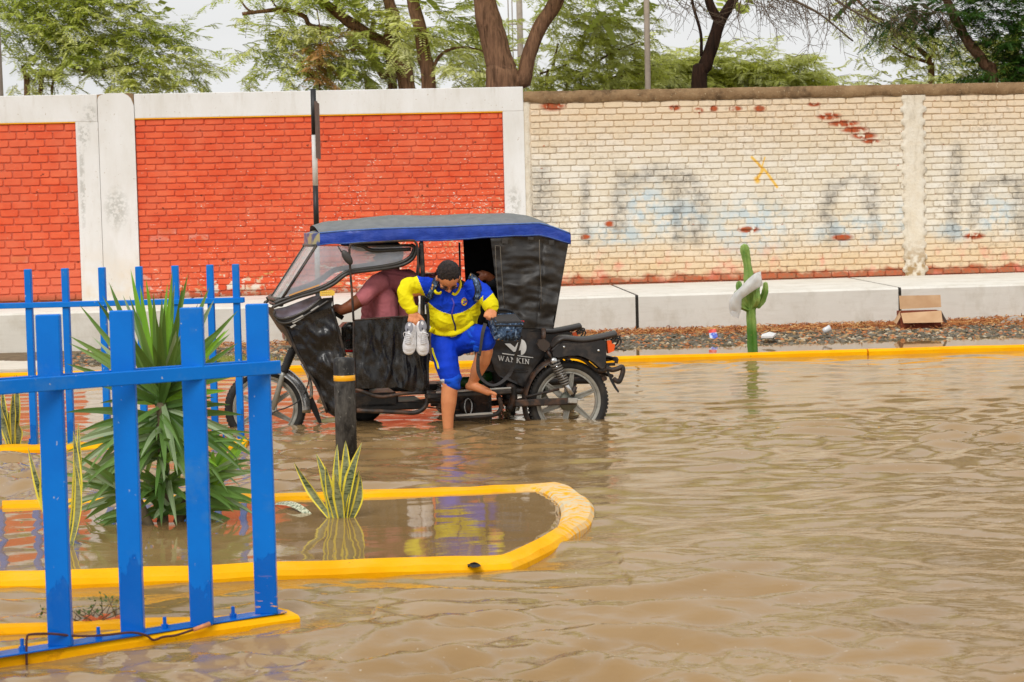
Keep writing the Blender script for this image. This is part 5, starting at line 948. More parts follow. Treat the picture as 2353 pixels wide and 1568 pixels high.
# ---- windscreen, side films, black trims
def film_mat(name, alpha, c, rough=.12):
    t = NT(name, rough, .6); t.col(c); tr = t.nt.nodes.new("ShaderNodeBsdfTransparent"); ms = t.nt.nodes.new("ShaderNodeMixShader")
    t.set(ms.inputs[0], t.mr(t.noise(6, 3, .5, t.vec((1, 1, .3))), .3, .7, alpha * .8, min(1, alpha * 1.25))); t.nt.links.new(tr.outputs[0], ms.inputs[1]); t.nt.links.new(t.b.outputs[0], ms.inputs[2]); t.nt.links.new(ms.outputs[0], t.nt.nodes["Material Output"].inputs[0]); t.bump(t.noise(8, 3, .5, t.vec((2, 2, .6))), .35, .02); return t.mat
FM = film_mat("cloudy_clear_film", .52, rgb(196, 200, 208)); FW = film_mat("milky_windscreen", .72, rgb(206, 206, 204))
low = [z1(240, 1190), z1(420, 1120), z1(700, 1030), z1(860, 945), z1(1000, 850), z1(1100, 810), z1(1350, 780), z1(1600, 745), z1(1740, 705), z1(1840, 640), z1(1880, 560)]
upp = [z1(680, 515), z1(740, 518), z1(830, 520), z1(930, 520), z1(1050, 516), z1(1200, 512), z1(1360, 508), z1(1560, 504), z1(1700, 500), z1(1800, 500), z1(1880, 498)]
for s_ in (-.47, .47):
    P1, P2 = upp, low
    if s_ > 0:
        def mir(p): xl, z = LQ(p[0], p[1], -.47); q = to_px(W(xl, .47, z)); return q
        P1, P2 = [mir(p) for p in upp], [mir(p) for p in low]
    mb = MB(); cloth(mb, P1, P2, s_, 30, 10, .006, (4, 2), 6, back=False); part(mb, "side_film", FM, fix=False)
    trim = [z1(150, 1235), z1(240, 1195), z1(420, 1135), z1(700, 1050), z1(870, 965), z1(1000, 870), z1(1100, 828), z1(1350, 795), z1(1600, 757), z1(1750, 718), z1(1850, 655), z1(1895, 575), z1(1898, 520), z1(1860, 505)]
    trim2 = [z1(135, 1290), z1(160, 1270), z1(430, 1165), z1(700, 1085), z1(890, 995), z1(1010, 900), z1(1110, 855), z1(1360, 822), z1(1620, 787), z1(1780, 745), z1(1885, 675), z1(1925, 585), z1(1925, 510)]
    top_trim = [z1(1150, 500), z1(1260, 520), z1(1330, 560), z1(1420, 578), z1(1600, 570), z1(1860, 556)]
    mk = (lambda p: p) if s_ < 0 else mir
    mb = MB(); qt([mk(p) for p in trim], s_, .0135, mb=mb); qt([mk(p) for p in trim2], s_ - (.012 if s_ < 0 else -.012), .0125, mb=mb); qt([mk(p) for p in top_trim], s_, .014, mb=mb); qt([mk(p) for p in ((z1(1100, 490)), z1(1400, 510), z1(1860, 508))], s_, .010, mb=mb); part(mb, "film_trim", TR)
    mb = MB(); qt([mk(z1(680, 512)), mk(z1(240, 1190))], s_, .008, k=1, mb=mb); part(mb, "windscreen_pillar", KM)
# windscreen between the pillars, slightly bowed forward
pa, pb = LQ(*z1(675, 512), -.47), LQ(*z1(235, 1195), -.47)
def ws(i, j): t = i * 2 - 1; return W(pa[0] * (1 - j) + pb[0] * j - .045 * (1 - t * t) ** .6, t * .44, pa[1] * (1 - j) + pb[1] * j)
mb = MB(); mb.grid(14, 14, ws); part(mb, "windscreen", FW, fix=False)
mb = MB(); mb.tube([ws(i / 14, 0) for i in range(15)], .010, 7); mb.tube([ws(i / 14, 1) for i in range(15)], .018, 8); mb.tube([ws(i / 14, 1) - V(0, 0, .035) + EX * .004 for i in range(15)], .016, 8)
for i in (0.0, .5, 1.0): mb.tube([ws(i, j / 6) - EX * .004 for j in range(7)], .007, 6)
part(mb, "windscreen_frame", TR)
# nose below the windscreen
nm_ = NT("smoky_plastic_visor", .12, .6); nm_.col(nm_.mix(nm_.mr(nm_.noise(5, 3), .35, .6), rgb(70, 60, 62), rgb(128, 118, 132)))
mb = MB(); cloth(mb, [z1(145, 1310), z1(300, 1275), z1(480, 1205), z1(650, 1140), z1(740, 1150)], [z1(150, 1400), z1(250, 1420), z1(390, 1385), z1(560, 1300), z1(700, 1190)], -.46, 16, 6, .004, (3, 2), 1); part(mb, "nose_visor", nm_.mat, fix=False)
mb = MB(); qt([z1(150, 1335), z1(155, 1400), z1(250, 1432), z1(390, 1398), z1(570, 1312), z1(740, 1170)], -.475, .009, mb=mb); qt([z1(170, 1430), z1(210, 1475), z1(330, 1480), z1(520, 1400), z1(740, 1260), z1(830, 1200)], -.47, .010, mb=mb); part(mb, "nose_trim", TR)
mb = MB(); cloth(mb, [z1(150, 1400), z1(250, 1425), z1(420, 1375), z1(600, 1280), z1(760, 1170), z1(880, 1160)], [z4(880, 160), z4(1000, 200), z4(1120, 230), z4(1250, 180), z4(1380, 110), z4(1480, 60)], -.45, 20, 8, .008, (5, 4), 3); part(mb, "nose_cover", KV, fix=False)
for P in (((600, 1325), (700, 1262), (720, 1278), (625, 1338)), ((360, 1462), (505, 1380), (524, 1410), (385, 1492)), ((345, 1530), (405, 1495), (425, 1508), (360, 1548))):
    mb = MB(); mb.prism([Q(*z1(*p), -.478) for p in P], EY * .012); part(mb, "lamp_strip", simple("milky_lamp_lens", rgb(186, 182, 172), .2, .1))
# nose front (narrow vertical face) and headlamp
na, nb_ = LQ(*z1(140, 1290), -.45), LQ(*z4(935, 215), -.40)
mb = MB(); mb.grid(12, 8, lambda i, j: W((na[0] * (1 - j) + nb_[0] * j) - .045 * (1 - (i * 2 - 1) ** 2), (i * 2 - 1) * .42, na[1] * (1 - j) + nb_[1] * j)); nc_ = LQ(*z4(1050, 470), -.36); mb.grid(12, 8, lambda i, j: W((nb_[0] * (1 - j) + nc_[0] * j) - .045 * (1 - (i * 2 - 1) ** 2) * (1 - j), (i * 2 - 1) * .36, nb_[1] * (1 - j) + nc_[1] * j)); part(mb, "nose_front", KV, fix=False)
hc = Q(*z4(880, 240), -.08); mb = MB(); mb.lathe([(.02, .10), (.06, .07), (.075, 0), (.078, -.03), (.07, -.04)], hc + EX * .05, EX, 20); hl = part(mb, "headlamp", CH); mb = MB(); mb.lathe([(.070, -.036), (.05, -.052), (0, -.058)], hc + EX * .05, EX, 20); part(mb, "lens", simple("pinkish_headlamp_glass", rgb(186, 132, 120), .15), hl)
# ---- leather fairing, curtain
mb = MB(); cloth(mb, [z4(870, 150), z4(950, 210), z4(1050, 470), z4(1200, 740), z4(1330, 960), z4(1440, 1255), z4(1530, 1310)], [z4(1480, -60), z4(1560, 200), z4(1605, 380), z4(1650, 540), z4(1720, 760), z4(1790, 1000), z4(1800, 1290)], -.42, 44, 30, .016, (7, 3.4), 5, lambda i, j: .012 * math.sin(30 * i + 6 * j) * max(0, i - .55) + .01 * math.exp(-((j - .86) / .03) ** 2), ylB=-.53); fa = part(mb, "leather_fairing", KVs, fix=False)
mb = MB(); qt([z4(840, 120), z4(930, 205), z4(1045, 470), z4(1195, 740), z4(1325, 960), z4(1440, 1260)], -.425, .010, mb=mb); part(mb, "fairing_hem", KM, fa)
mb = MB(); qt([z4(1500, -50), z4(1575, 200), z4(1620, 380), z4(1665, 545)], -.535, .010, mb=mb); part(mb, "fairing_hem", KM, fa)
def cf(i, j): return -.034 * (1 - abs(math.sin(13 * i + .9 * j + 1.6 * noise.noise(V(i * 3, j * 2, 0))))) ** 2.2 * (.25 + .75 * j) + .010 * math.sin(60 * i + 9 * j) * max(0, j - .8) * 3 - .012 * math.exp(-((i - .22 - .35 * j) / .03) ** 2)
mb = MB(); cloth(mb, [(812, 738), (860, 734), (935, 729), (960, 727), (984, 724)], [(816, 893), (870, 893), (915, 890), (950, 902), (985, 896)], -.56, 70, 30, .010, (9, 3), 8, cf); cu = part(mb, "side_curtain", KVs, fix=False)
mb = MB(); qt([(811, 737), (860, 732), (935, 727), (985, 723)], -.565, .006, mb=mb); qt([z4(1772, 95), z4(1770, 300), z4(1775, 540), z4(1790, 940)], -.565, .008, mb=mb); part(mb, "curtain_rod", KM2, cu)
# ---- lower rear panel with the maker's mark
A = [z6(-60, 180), z6(110, 190), z6(300, 200), z6(460, 205), z6(600, 210), z6(705, 215)]; B = [z6(60, 860), z6(150, 800), z6(250, 850), z6(350, 900), z6(470, 950), z6(520, 800)]
mb = MB(); cloth(mb, [z6(-60, 180), z6(-30, 360), z6(30, 540), z6(80, 700), z6(140, 800), z6(250, 850)], [z6(705, 215), z6(712, 380), z6(715, 540), z6(600, 680), z6(500, 830), z6(470, 945)], -.53, 30, 24, .006, (4, 3), 9); lpn = part(mb, "rear_side_panel", simple("black_plastic_panel", rgb(34, 31, 32), .4, .2, 12, .1, dirt=rgb(96, 84, 72), ds=6, da=.5), fix=False)
mb = MB()
def zq(x, y): return Q(*z6(x, y), -.548)
def flatp(pts): mb.prism([zq(*p) for p in pts], EY * .004)
cx_, cy_ = 425, 437
flatp([(cx_ + 64 * math.cos(a), cy_ + 97 * math.sin(a)) for a in [math.radians(q) for q in range(-95, 96, 10)]])
flatp([(215, 392), (285, 392), (345, 440), (378, 380), (425, 340), (425, 470), (395, 480), (330, 498)]); flatp([(183, 510), (400, 540), (400, 550), (186, 523)]); flatp([(400, 541), (575, 566), (575, 572), (400, 553)])
part(mb, "decal", WH, lpn)
GL = {'W': (1.35, [((.12, 1), (.38, 0), .17), ((.38, 0), (.66, .95), .1), ((.66, 1), (.92, 0), .17), ((.92, 0), (1.2, 1), .1), ((-.02, .97), (.28, .97), .1), ((.5, .97), (.8, .97), .1), ((1.06, .97), (1.34, .97), .1)]),
      'A': (1.05, [((.15, 0), (.5, 1), .1), ((.5, 1), (.85, 0), .18), ((.27, .33), (.72, .33), .1), ((.0, .03), (.32, .03), .1), ((.66, .03), (1.04, .03), .1)]),
      'N': (1.05, [((.18, 0), (.18, 1), .11), ((.18, 1), (.84, 0), .19), ((.84, 0), (.84, 1), .11), ((-.02, .03), (.36, .03), .1), ((-.02, .97), (.26, .97), .1), ((.66, .97), (1.0, .97), .1)]),
      'K': (1.02, [((.2, 0), (.2, 1), .18), ((.25, .42), (.78, 1), .1), ((.42, .55), (.86, 0), .18), ((.0, .03), (.4, .03), .1), ((.0, .97), (.4, .97), .1), ((.6, .97), (.98, .97), .1), ((.66, .03), (1.02, .03), .1)]),
      'I': (.5, [((.23, 0), (.23, 1), .18), ((.02, .03), (.44, .03), .1), ((.02, .97), (.44, .97), .1)])}
x_ = 133.0
for ch in "WANKIN":
    w_, S = GL[ch]; mb = MB()
    for (a, b, t) in S:
        d = Vector((b[0] - a[0], b[1] - a[1])); d.normalize(); n_ = Vector((-d.y, d.x)) * t / 2; c4 = [(a[0] + n_.x, a[1] + n_.y), (b[0] + n_.x, b[1] + n_.y), (b[0] - n_.x, b[1] - n_.y), (a[0] - n_.x, a[1] - n_.y)]
        flatp([(x_ + p[0] * 60 - p[1] * 0, 604 + (x_ + p[0] * 60 - 133) * .122 - p[1] * 62) for p in c4])
    part(mb, "letter", WH, lpn); x_ += w_ * 60 + 7
mb = MB(); [qt([z6(330, y), z6(420, y + 3), z6(510, y + 2)], -.541, .004, mb=mb) for y in (712, 745)]; part(mb, "vent_rib", KM, lpn)
# ---- wheels
def wheel(c, ax, R, spokes, rot=0.0, tyre_w=.043, camber=None):
    e = bpy.data.objects.new("wheel", None); C.objects.link(e); e.parent = mt
    mb = MB(); prof = [(R - .062, -.022), (R - .048, -.034), (R - .028, -.040), (R - .010, -.032), (R - .001, -.016), (R, 0), (R - .001, .016), (R - .010, .032), (R - .028, .040), (R - .048, .034), (R - .062, .022)]; mb.lathe(prof, c, ax, 64, cap=False)
    a1, a2 = frame(ax)
    for k in range(64):
        a = 2 * math.pi * k / 64; d = a1 * math.cos(a) + a2 * math.sin(a); t_ = Vector(ax).cross(d)
        for sg in (-1, 1): mb.box(c + d * (R - .002) + Vector(ax) * sg * .019, (.010, .014, .018), Matrix((d, Vector(ax), t_)).transposed())
    put(mb, "tyre", RU, e)
    mb = MB(); mb.lathe([(R - .078, -.018), (R - .060, -.026), (R - .054, -.026), (R - .056, -.018), (R - .066, -.006), (R - .066, .006), (R - .056, .018), (R - .054, .026), (R - .060, .026), (R - .078, .018), (R - .080, 0), (R - .078, -.018)], c, ax, 64, cap=False)
    mb.lathe([(R - .094, -.012), (R - .077, -.014), (R - .077, .014), (R - .094, .012), (R - .094, -.012)], c, ax, 64, cap=False)
    for k in range(spokes):
        a = rot + 2 * math.pi * k / spokes; d = a1 * math.cos(a) + a2 * math.sin(a); t_ = Vector(ax).cross(d)
        for sg in (-1, 1): mb.bar(c + d * .045 + t_ * sg * .020, c + d * (R - .085) + t_ * sg * .0085, .011, .020, ax, .002)
        mb.bar(c + d * .045, c + d * (R - .10), .022, .006, ax)
    put(mb, "rim", AL, e)
    mb = MB(); mb.lathe([(0, -.055), (.018, -.055), (.022, -.046), (.062, -.038), (.070, -.024), (.070, .024), (.062, .038), (.022, .046), (0, .055)], c, ax, 28); put(mb, "hub", simple("dull_grey_hub", rgb(116, 118, 104), .5, .2, 20, .3, metal=.3), e)
    return e
RW = Q(1305, 922, -.55); FWc = Q(610, 938, -.02); wheel(RW, EY, .302, 6, .35); wheel(RW + EY * 1.1, EY, .302, 6, .1)
fax = (EY + EX * .10).normalized(); wheel(FWc, fax, .300, 6, .55)
# ---- front fork, mudguard
def arc(mb, c, ax, r, a0, a1_, w_, th, n=20, m=0, curve=.012):
    e1, e2 = EX - Vector(ax) * EX.dot(Vector(ax)), V(0, 0, 1); e1.normalize(); prof = [(-w_, -curve), (-w_ * .6, 0), (0, .006), (w_ * .6, 0), (w_, -curve), (w_, -curve - th), (0, -th), (-w_, -curve - th)]; rows = []
    for i in range(n + 1):
        a = math.radians(a0 + (a1_ - a0) * i / n); d = e1 * math.cos(a) + e2 * math.sin(a); rows.append([c + d * (r + h) + Vector(ax) * y for y, h in prof])
    q = len(prof); vs = [p for r_ in rows for p in r_]; mb.add(vs, [(i * q + j, i * q + (j + 1) % q, (i + 1) * q + (j + 1) % q, (i + 1) * q + j) for i in range(n) for j in range(q)] + [tuple(range(q)), tuple(range(n * q + q - 1, n * q - 1, -1))], m, True)
mb = MB(); arc(mb, FWc, fax, .335, -8, 122, .066, .004, 26, curve=.055); part(mb, "front_mudguard", CH)
for s_ in (-.085, .085):
    mb = MB(); a, b = Q(*z4(760, 1220), s_), Q(*z4(890, 750), s_); mb.tube([a, a.lerp(b, .9), b], [.022, .021, .024], 12); mb.box(a, (.06, .035, .05), RM, .008); fk_ = part(mb, "fork_leg", AL)
    mb = MB(); t1 = Q(*z4(1010, 460), s_); bb = [b.lerp(t1, i / 22) for i in range(23)]; mb.tube(bb, [.034 if i % 2 else .029 for i in range(23)], 12); mb.tube([t1, Q(*z4(1060, 340), s_)], .02, 8); part(mb, "fork_gaiter", RU, fk_)
qt([z4(1060, 450, ), z4(1150, 300), z4(1230, 150)], 0, .022, "steering_stem", KM, k=2)
qt([z4(1190, 690), z4(1215, 800), z4(1180, 960), z4(1080, 1110), z4(930, 1195), z4(790, 1240), z4(735, 1290)], -.10, .005, "brake_cable", KM, k=5)
mb = MB(); cloth(mb, [z4(1190, 1105), z4(1230, 1200), z4(1280, 1300), z4(1335, 1400)], [z4(1258, 1060), z4(1310, 1180), z4(1345, 1290), z4(1372, 1385)], -.06, 8, 3, .002); part(mb, "mud_flap", RU, fix=False)
qt([z4(1120, 640), z4(1200, 780), z4(1240, 950), z4(1235, 1070)], -.06, .013, "fender_stay", CH, k=3)
# ---- handlebar, tank, driver seat
qt([z1(870, 1300, ), z1(930, 1370), z1(1010, 1420)], -.32, .017, "handle_grip", RU, k=2); qt([z1(720, 1260), z1(800, 1240), z1(880, 1300)], -.30, .011, "handlebar", CH, k=3)
qt([z1(880, 1130), z1(885, 1250), z1(880, 1340)], -.42, .005, "lever_rod", KM2, k=2)
mb = MB(); mb.ball(Q(905, 775, 0), (.19, .11, .075), 16, 10, R=RM); tk = part(mb, "fuel_tank", simple("black_gloss_tank", rgb(20, 18, 19), .2)); mb = MB(); mb.prism([Q(*z4(x, y), -.13) for x, y in ((1670, 362), (1685, 338), (1780, 330), (1780, 352))], EY * .02); mb.prism([Q(*z4(x, y), -.13) for x, y in ((1640, 470), (1780, 470), (1780, 495), (1645, 498))], EY * .02); part(mb, "red_stripe", RD, tk)
mb = MB(); mb.prism([Q(*z4(x, y), -.13) for x, y in ((1640, 452), (1780, 448), (1780, 466), (1640, 468))], EY * .02); part(mb, "chrome_strip", CH, tk); mb = MB(); mb.box(Q(800, 775, 0), (.12, .26, .22), RM, .03); mb.ball(Q(806, 755, -.1), (.06, .05, .05), 10, 8); part(mb, "instrument_cowl", KVs)
mb = MB(); mb.box(Q(895, 800, 0), (.52, .30, .12), RM, .04); mb.box(Q(1000, 800, .05), (.06, .86, .22), RM, .02); part(mb, "driver_seat", simple("black_saddle_vinyl", rgb(24, 22, 22), .45, .2))
# mirror and marker lamps
mb = MB(); a = Q(*z1(1062, 660), -.60); mb.ball(a, (.030, .022, .062), 12, 8, R=RM @ Matrix.Rotation(-.55, 3, 'Y')); mb.tube([Q(*z1(948, 518), -.56), Q(*z1(990, 590), -.60)], .006, 6); part(mb, "wing_mirror", simple("grey_black_mirror_shell", rgb(62, 58, 54), .5))
mb = MB(); mb.prism([Q(*z1(x, y), -.50) for x, y in ((722, 1085), (870, 1066), (905, 1085), (905, 1130), (880, 1140), (725, 1146))], EY * .05); sgl = part(mb, "side_lamp", YL); mb = MB(); [mb.ball(Q(*z1(750 + 22 * k, 1092 + 30 * j), -.503), .0035, 8, 6) for k in range(5) for j in range(2)]; part(mb, "lamp_dot", simple("pale_led", rgb(255, 232, 160), .2), sgl)
mb = MB(); cloth(mb, [z1(335, 1128), z1(450, 1085), z1(600, 1035), z1(715, 996)], [z1(335, 1148), z1(450, 1105), z1(600, 1055), z1(715, 1014)], -.488, 10, 2, 0); part(mb, "tan_strip", simple("tan_tape", rgb(214, 160, 96), .5), fix=False)
# ---- chassis and running gear
def bars(name, L, mat=KM2):
    for P, yl, r in L: qt(P, yl, r, name, mat, k=4)
bars("frame_tube", [([z4(1790, 960), z3(60, 745), z3(350, 705), z3(640, 690)], -.55, .014), ([z4(1810, 1232), z4(2352, 1252), z3(480, 947), z3(580, 915), z3(645, 840), z3(655, 700), z3(650, 380), z3(668, 200)], -.54, .0165), ([z3(1000, 1008), z3(1250, 1000), z3(1480, 975), z3(1560, 930), z3(1582, 850), z3(1548, 745)], -.60, .0165), ([z3(0, 885), z3(300, 870), z3(640, 800), z3(1000, 800)], -.3, .02), ([z3(700, 830), z3(1300, 840), z3(1720, 800)], .1, .022), ([z3(640, 700), z3(760, 720)], -.55, .03)])
bars("frame_tube", [([z4(1800, 960), z4(1900, 1150), z4(2100, 1230)], -.2, .016), ([z3(490, 700), z3(560, 640), z3(620, 560)], -.5, .010), ([z3(480, 490), z3(520, 480), z3(600, 560)], -.5, .008)], KM)
mb = MB(); a, b = Q(*z3(640, 735), -.57), Q(*z3(1690, 668), -.57); mb.bar(a, b, .16, .032, bev=.006); rb = part(mb, "running_board", KM); mb = MB(); mb.bar(a + (b - a) * .11 + V(0, 0, .024) - EY * .05, b + V(0, 0, .024) - EY * .05, .04, .014, bev=.004); part(mb, "silver_edge", SV, rb)
mb = MB(); mb.bar(Q(*z3(1010, 982), -.612), Q(*z3(1480, 950), -.612), .012, .018, bev=.003); mb.bar(Q(*z3(1760, 716), -.5), Q(*z3(1880, 716), -.5), .03, .03); part(mb, "silver_edge", SV)
mb = MB(); mb.box(Q(*z3(1190, 820), 0), (.30, .26, .26), RM, .02); mb.box(Q(*z3(1000, 790), .05), (.26, .3, .2), RM, .03); [mb.box(Q(*z3(1010, 740), .05) + V(0, 0, .02 * k), (.24, .34, .008), RM) for k in range(6)]; mb.lathe([(.0, -.02), (.05, -.02), (.065, 0), (.065, .05)], Q(*z3(1165, 870), -.16), EY, 18); eng = part(mb, "engine", KM2)
mb = MB(); c = Q(*z3(1170, 870), -.20); mb.tube([c + EX * (.028 * math.cos(t)) + V(0, 0, .062 * math.sin(t)) for t in [k * .35 for k in range(18)]], .006, 6, closed=True); part(mb, "cover_ring", CH, eng)
mb = MB(); c = Q(*z3(1240, 860), -.12); mb.lathe([(.03, -.004), (.085, -.004), (.085, .004), (.03, .004), (.03, -.004)], c, EY, 36, cap=False)
for k in range(24): a_ = k * math.pi / 12; mb.box(c + EX * math.cos(a_) * .089 + V(0, 0, math.sin(a_) * .089), (.010, .006, .010), RM)
part(mb, "sprocket", KM2)
mb = MB(); P = [Q(*z3(x, y), -.14) for x, y in ((380, 842), (700, 882), (1120, 918))]; pp = [P[0].lerp(P[1], i / 14) for i in range(14)] + [P[1].lerp(P[2], i / 16) for i in range(17)]
for a, b in zip(pp, pp[1:]): mb.bar(a, b, .006, .010)
part(mb, "chain", simple("rusty_chain", rgb(104, 70, 46), .6, .3, 60), kind='stuff')
mb = MB(); [qt([z3(x, 760), z3(x + 2, 860), z3(x - 4, 920)], -.3, .0035, mb=mb) for x in (1420, 1450)]; qt([z3(1350, 825), z3(1490, 830)], -.3, .008, mb=mb); part(mb, "brake_rod", KM2)
mb = MB(); mb.box(Q(*z3(900, 600), .35), (1.1, .3, .05), RM, .01); mb.box(Q(*z4(2000, 1080), -.1), (.34, .5, .12), RM, .02); mb.box(Q(*z3(150, 830), -.1), (.5, .5, .06), RM, .01); part(mb, "floor_plate", KM)
GB = simple("dark_green_plastic", rgb(30, 84, 24), .3, .5, 20)
for q_ in (z3(1130, 560), z3(1240, 560), z3(1395, 490)): mb = MB(); c = Q(*q_, -.1); mb.lathe([(0, -.06), (.036, -.058), (.040, -.02), (.040, .03), (.022, .055), (.016, .07), (0, .072)], c, EX, 16); part(mb, "green_bottle", GB)
# swing arm, shock, mudguard
mb = MB(); a, b = Q(*z6(345, 1142), -.62), Q(*z6(1115, 1112), -.62); mb.bar(a, b, .035, .052, bev=.008); part(mb, "swing_arm", KM2)
qt([z6(480, 1062), z6(700, 1010), z6(900, 962)], -.62, .010, "torque_rod", KM2, k=2)
mb = MB(); mb.bar(Q(*z6(1010, 1105), -.645), Q(*z6(1130, 1110), -.645), .014, .040, bev=.004); mb.lathe([(.013, -.02), (.013, .0), (0, 0)], Q(*z6(1035, 1112), -.65), EY, 10); mb.tube([Q(*z6(1120, 1098), -.65), Q(*z6(1215, 1100), -.65)], .005, 6); part(mb, "axle_adjuster", SV)
mb = MB(); mb.tube([Q(*z6(1060, 1060), -.63), Q(*z6(1100, 930), -.63)], .018, 8); part(mb, "brake_lever", KM2)
a, b = Q(*z6(830, 610), -.66), Q(*z6(1055, 1030), -.66); mb = MB(); mb.tube([a, b], .014, 10); mb.tube([a.lerp(b, .62), b], .020, 10); mb.lathe([(.0, -.02), (.024, -.02), (.024, .02), (0, .02)], a, EY, 14); sh_ = part(mb, "shock_absorber", CH)
d = (b - a); s1, s2 = frame(d, EY); hel = [a + d * (.06 + .66 * k / 120) + (s1 * math.cos(k * 2 * math.pi * 9.5 / 120) + s2 * math.sin(k * 2 * math.pi * 9.5 / 120)) * (.036 - .006 * k / 120) for k in range(121)]; mb = MB(); mb.tube(hel, .0075, 6); part(mb, "spring", simple("dusty_spring_steel", rgb(118, 112, 104), .45, .2, 30, .2, metal=.3), sh_)
mb = MB(); arc(mb, RW, EY, .345, 62, 205, .055, .004, 30, curve=.02); part(mb, "rear_mudguard", KM2); mb = MB(); arc(mb, RW + EY * 1.1, EY, .345, 30, 205, .055, .004, 30, curve=.02); part(mb, "rear_mudguard", KM2)
qt([z6(865, 575), z6(950, 562), z6(1100, 562), z6(1200, 592), z6(1290, 660), z6(1370, 722), z6(1440, 728), z6(1490, 700)], -.60, .0135, "mudguard_tube", KM2, k=4)
# hanging marker lamp
mb = MB(); mb.tube([Q(*z6(703, 210), -.56), Q(*z6(702, 340), -.60)], .017, 8); part(mb, "lamp_stalk", KM2); mb = MB(); mb.tube([Q(*z6(740, 470), -.63), Q(*z6(830, 605), -.65)], .014, 8); part(mb, "lamp_stalk", KM2)
mb = MB(); mb.prism([Q(*z6(x, y), -.66) for x, y in ((625, 400), (650, 345), (720, 335), (780, 385), (785, 425), (740, 480), (700, 487), (650, 455))], EY * .05); part(mb, "marker_lamp", simple("brown_black_lamp", rgb(62, 50, 42), .3))
# pillion pods over both rear wheels
def pod(yc):
    sh = lambda x, y, o: (lambda q: W((q - MO).dot(EX), yc + o, q.z))(Q(*z6(x, y), -.60))
    poly = [(790, 500), (830, 430), (920, 372), (1110, 388), (1290, 370), (1400, 345), (1455, 345), (1462, 520), (1440, 692), (1400, 700), (1300, 612), (1200, 560), (1120, 534), (980, 536), (860, 560), (800, 545)]
    mb = MB(); mb.prism([sh(x, y, -.075) for x, y in poly], EY * .15); o = part(mb, "pod_box", simple("black_sheet_steel", rgb(34, 32, 32), .45, .25, 20, .2, dirt=rgb(92, 80, 70), ds=8, da=.6))
    cp_ = [sh(x, y, 0) for x, y in ((800, 440), (845, 380), (905, 332), (980, 325), (1110, 342), (1220, 342), (1350, 322), (1480, 296), (1600, 268))]
    b = bez(cp_, 5); mb = MB(); mb.tube(b, [.045 + .032 * min(1, i / 8) for i in range(len(b))], 16, flat=.34); part(mb, "cushion", simple("dark_grey_cushion", rgb(58, 53, 50), .45, .15, 20, .2), o)
    cp_ = [sh(x, y, -.05) for x, y in ((790, 480), (850, 425), (920, 365), (1100, 382), (1280, 372), (1420, 340))]; mb = MB(); mb.tube(bez(cp_, 5), .010, 8); part(mb, "piping", KM2, o)
    mb = MB()
    for x, y in ((932, 428), (1363, 472)): mb.lathe([(.011, 0), (.009, -.008), (0, -.01)], sh(x, y, -.076), EY, 10)
    part(mb, "rivet", CH, o)
    mb = MB()
    for P in ([(1470, 340), (1560, 300), (1640, 300), (1630, 340), (1540, 380), (1480, 400)], [(1490, 430), (1540, 370), (1630, 320), (1660, 370), (1600, 440), (1520, 465), (1490, 430)]): mb.tube(bez([sh(x, y, -.04) for x, y in P], 5), .0065, 6); mb.tube(bez([sh(x, y, .05) for x, y in P], 5), .0065, 6)
    part(mb, "grab_loop", KM, o)
    mb = MB(); c4 = [(1478, 350), (1530, 345), (1540, 385), (1580, 405), (1565, 480), (1495, 510)]; mb.prism([sh(x, y, -.055) for x, y in c4], EY * .06); part(mb, "tail_lamp", OR, o); return o
pod(-.60); pod(.60)
# rear bumper
mb = MB()
for yl in (-.60, .45): qt([z6(1375, 725), z6(1460, 730), z6(1500, 700), z6(1560, 722), z6(1640, 705), z6(1690, 685), z6(1700, 740), z6(1680, 810), z6(1650, 868), z6(1600, 850), z6(1580, 830)], yl, .019, mb=mb) if yl < 0 else None
qt([z6(1470, 650), z6(1455, 560), z6(1465, 690)], -.6, .014, mb=mb); bp_ = part(mb, "rear_bumper", KM2)
mb = MB(); e = Q(*z6(1620, 700), -.60)
for x, y, r in ((1600, 590, .015), (1500, 655, .012), (1560, 800, .015), (1470, 830, .02)): a = Q(*z6(x, y), -.58); mb.tube([a, a + EY * 1.1], r, 8)
mb.tube(bez([Q(*z6(1450, 600), -.3), Q(*z6(1530, 588), -.3), Q(*z6(1620, 580), -.3), Q(*z6(1612, 640), -.3)], 4), .014, 8); mb.tube([Q(*z6(1480, 655), -.3), Q(*z6(1600, 650), -.3)], .012, 8); part(mb, "bumper_cross_tube", KM2)
mb = MB(); cloth(mb, [z6(1490, 735), z6(1540, 860), z6(1590, 950), z6(1640, 1012)], [z6(1520, 730), z6(1575, 850), z6(1620, 940), z6(1655, 990)], -.62, 8, 3, .003); part(mb, "rubber_strap", RU, fix=False)
mb = MB(); qt([z6(1560, 440), z6(1650, 465), z6(1740, 480)], -.6, .004, mb=mb); part(mb, "wire", KM)
mb = MB(); qt([z6(720, 880), z6(1000, 860), z6(1450, 850)], .2, .028, mb=mb); qt([z6(740, 800), z6(1000, 790), z6(1300, 830)], .45, .02, mb=mb); part(mb, "rear_axle_tube", KM2)
mb = MB(); qt([z6(250, 950), z6(290, 930), z6(330, 970), z6(320, 1120), z6(270, 1230)], -.5, .03, mb=mb); qt([z6(120, 1010), z6(160, 1080), z6(170, 1200)], -.5, .012, mb=mb); qt([z6(340, 990), z6(470, 990)], -.5, .03, mb=mb); part(mb, "rear_bracket", KM2)
mb = MB(); arc(mb, Q(*z6(440, 1230), -.35), EY, .09, -60, 200, .06, .01, 14); mb.lathe([(.12, -.05), (.15, -.02), (.15, .02), (.12, .05)], Q(*z4(1900, 1130), .1), EY, 24); part(mb, "silencer", RU, kind='stuff')
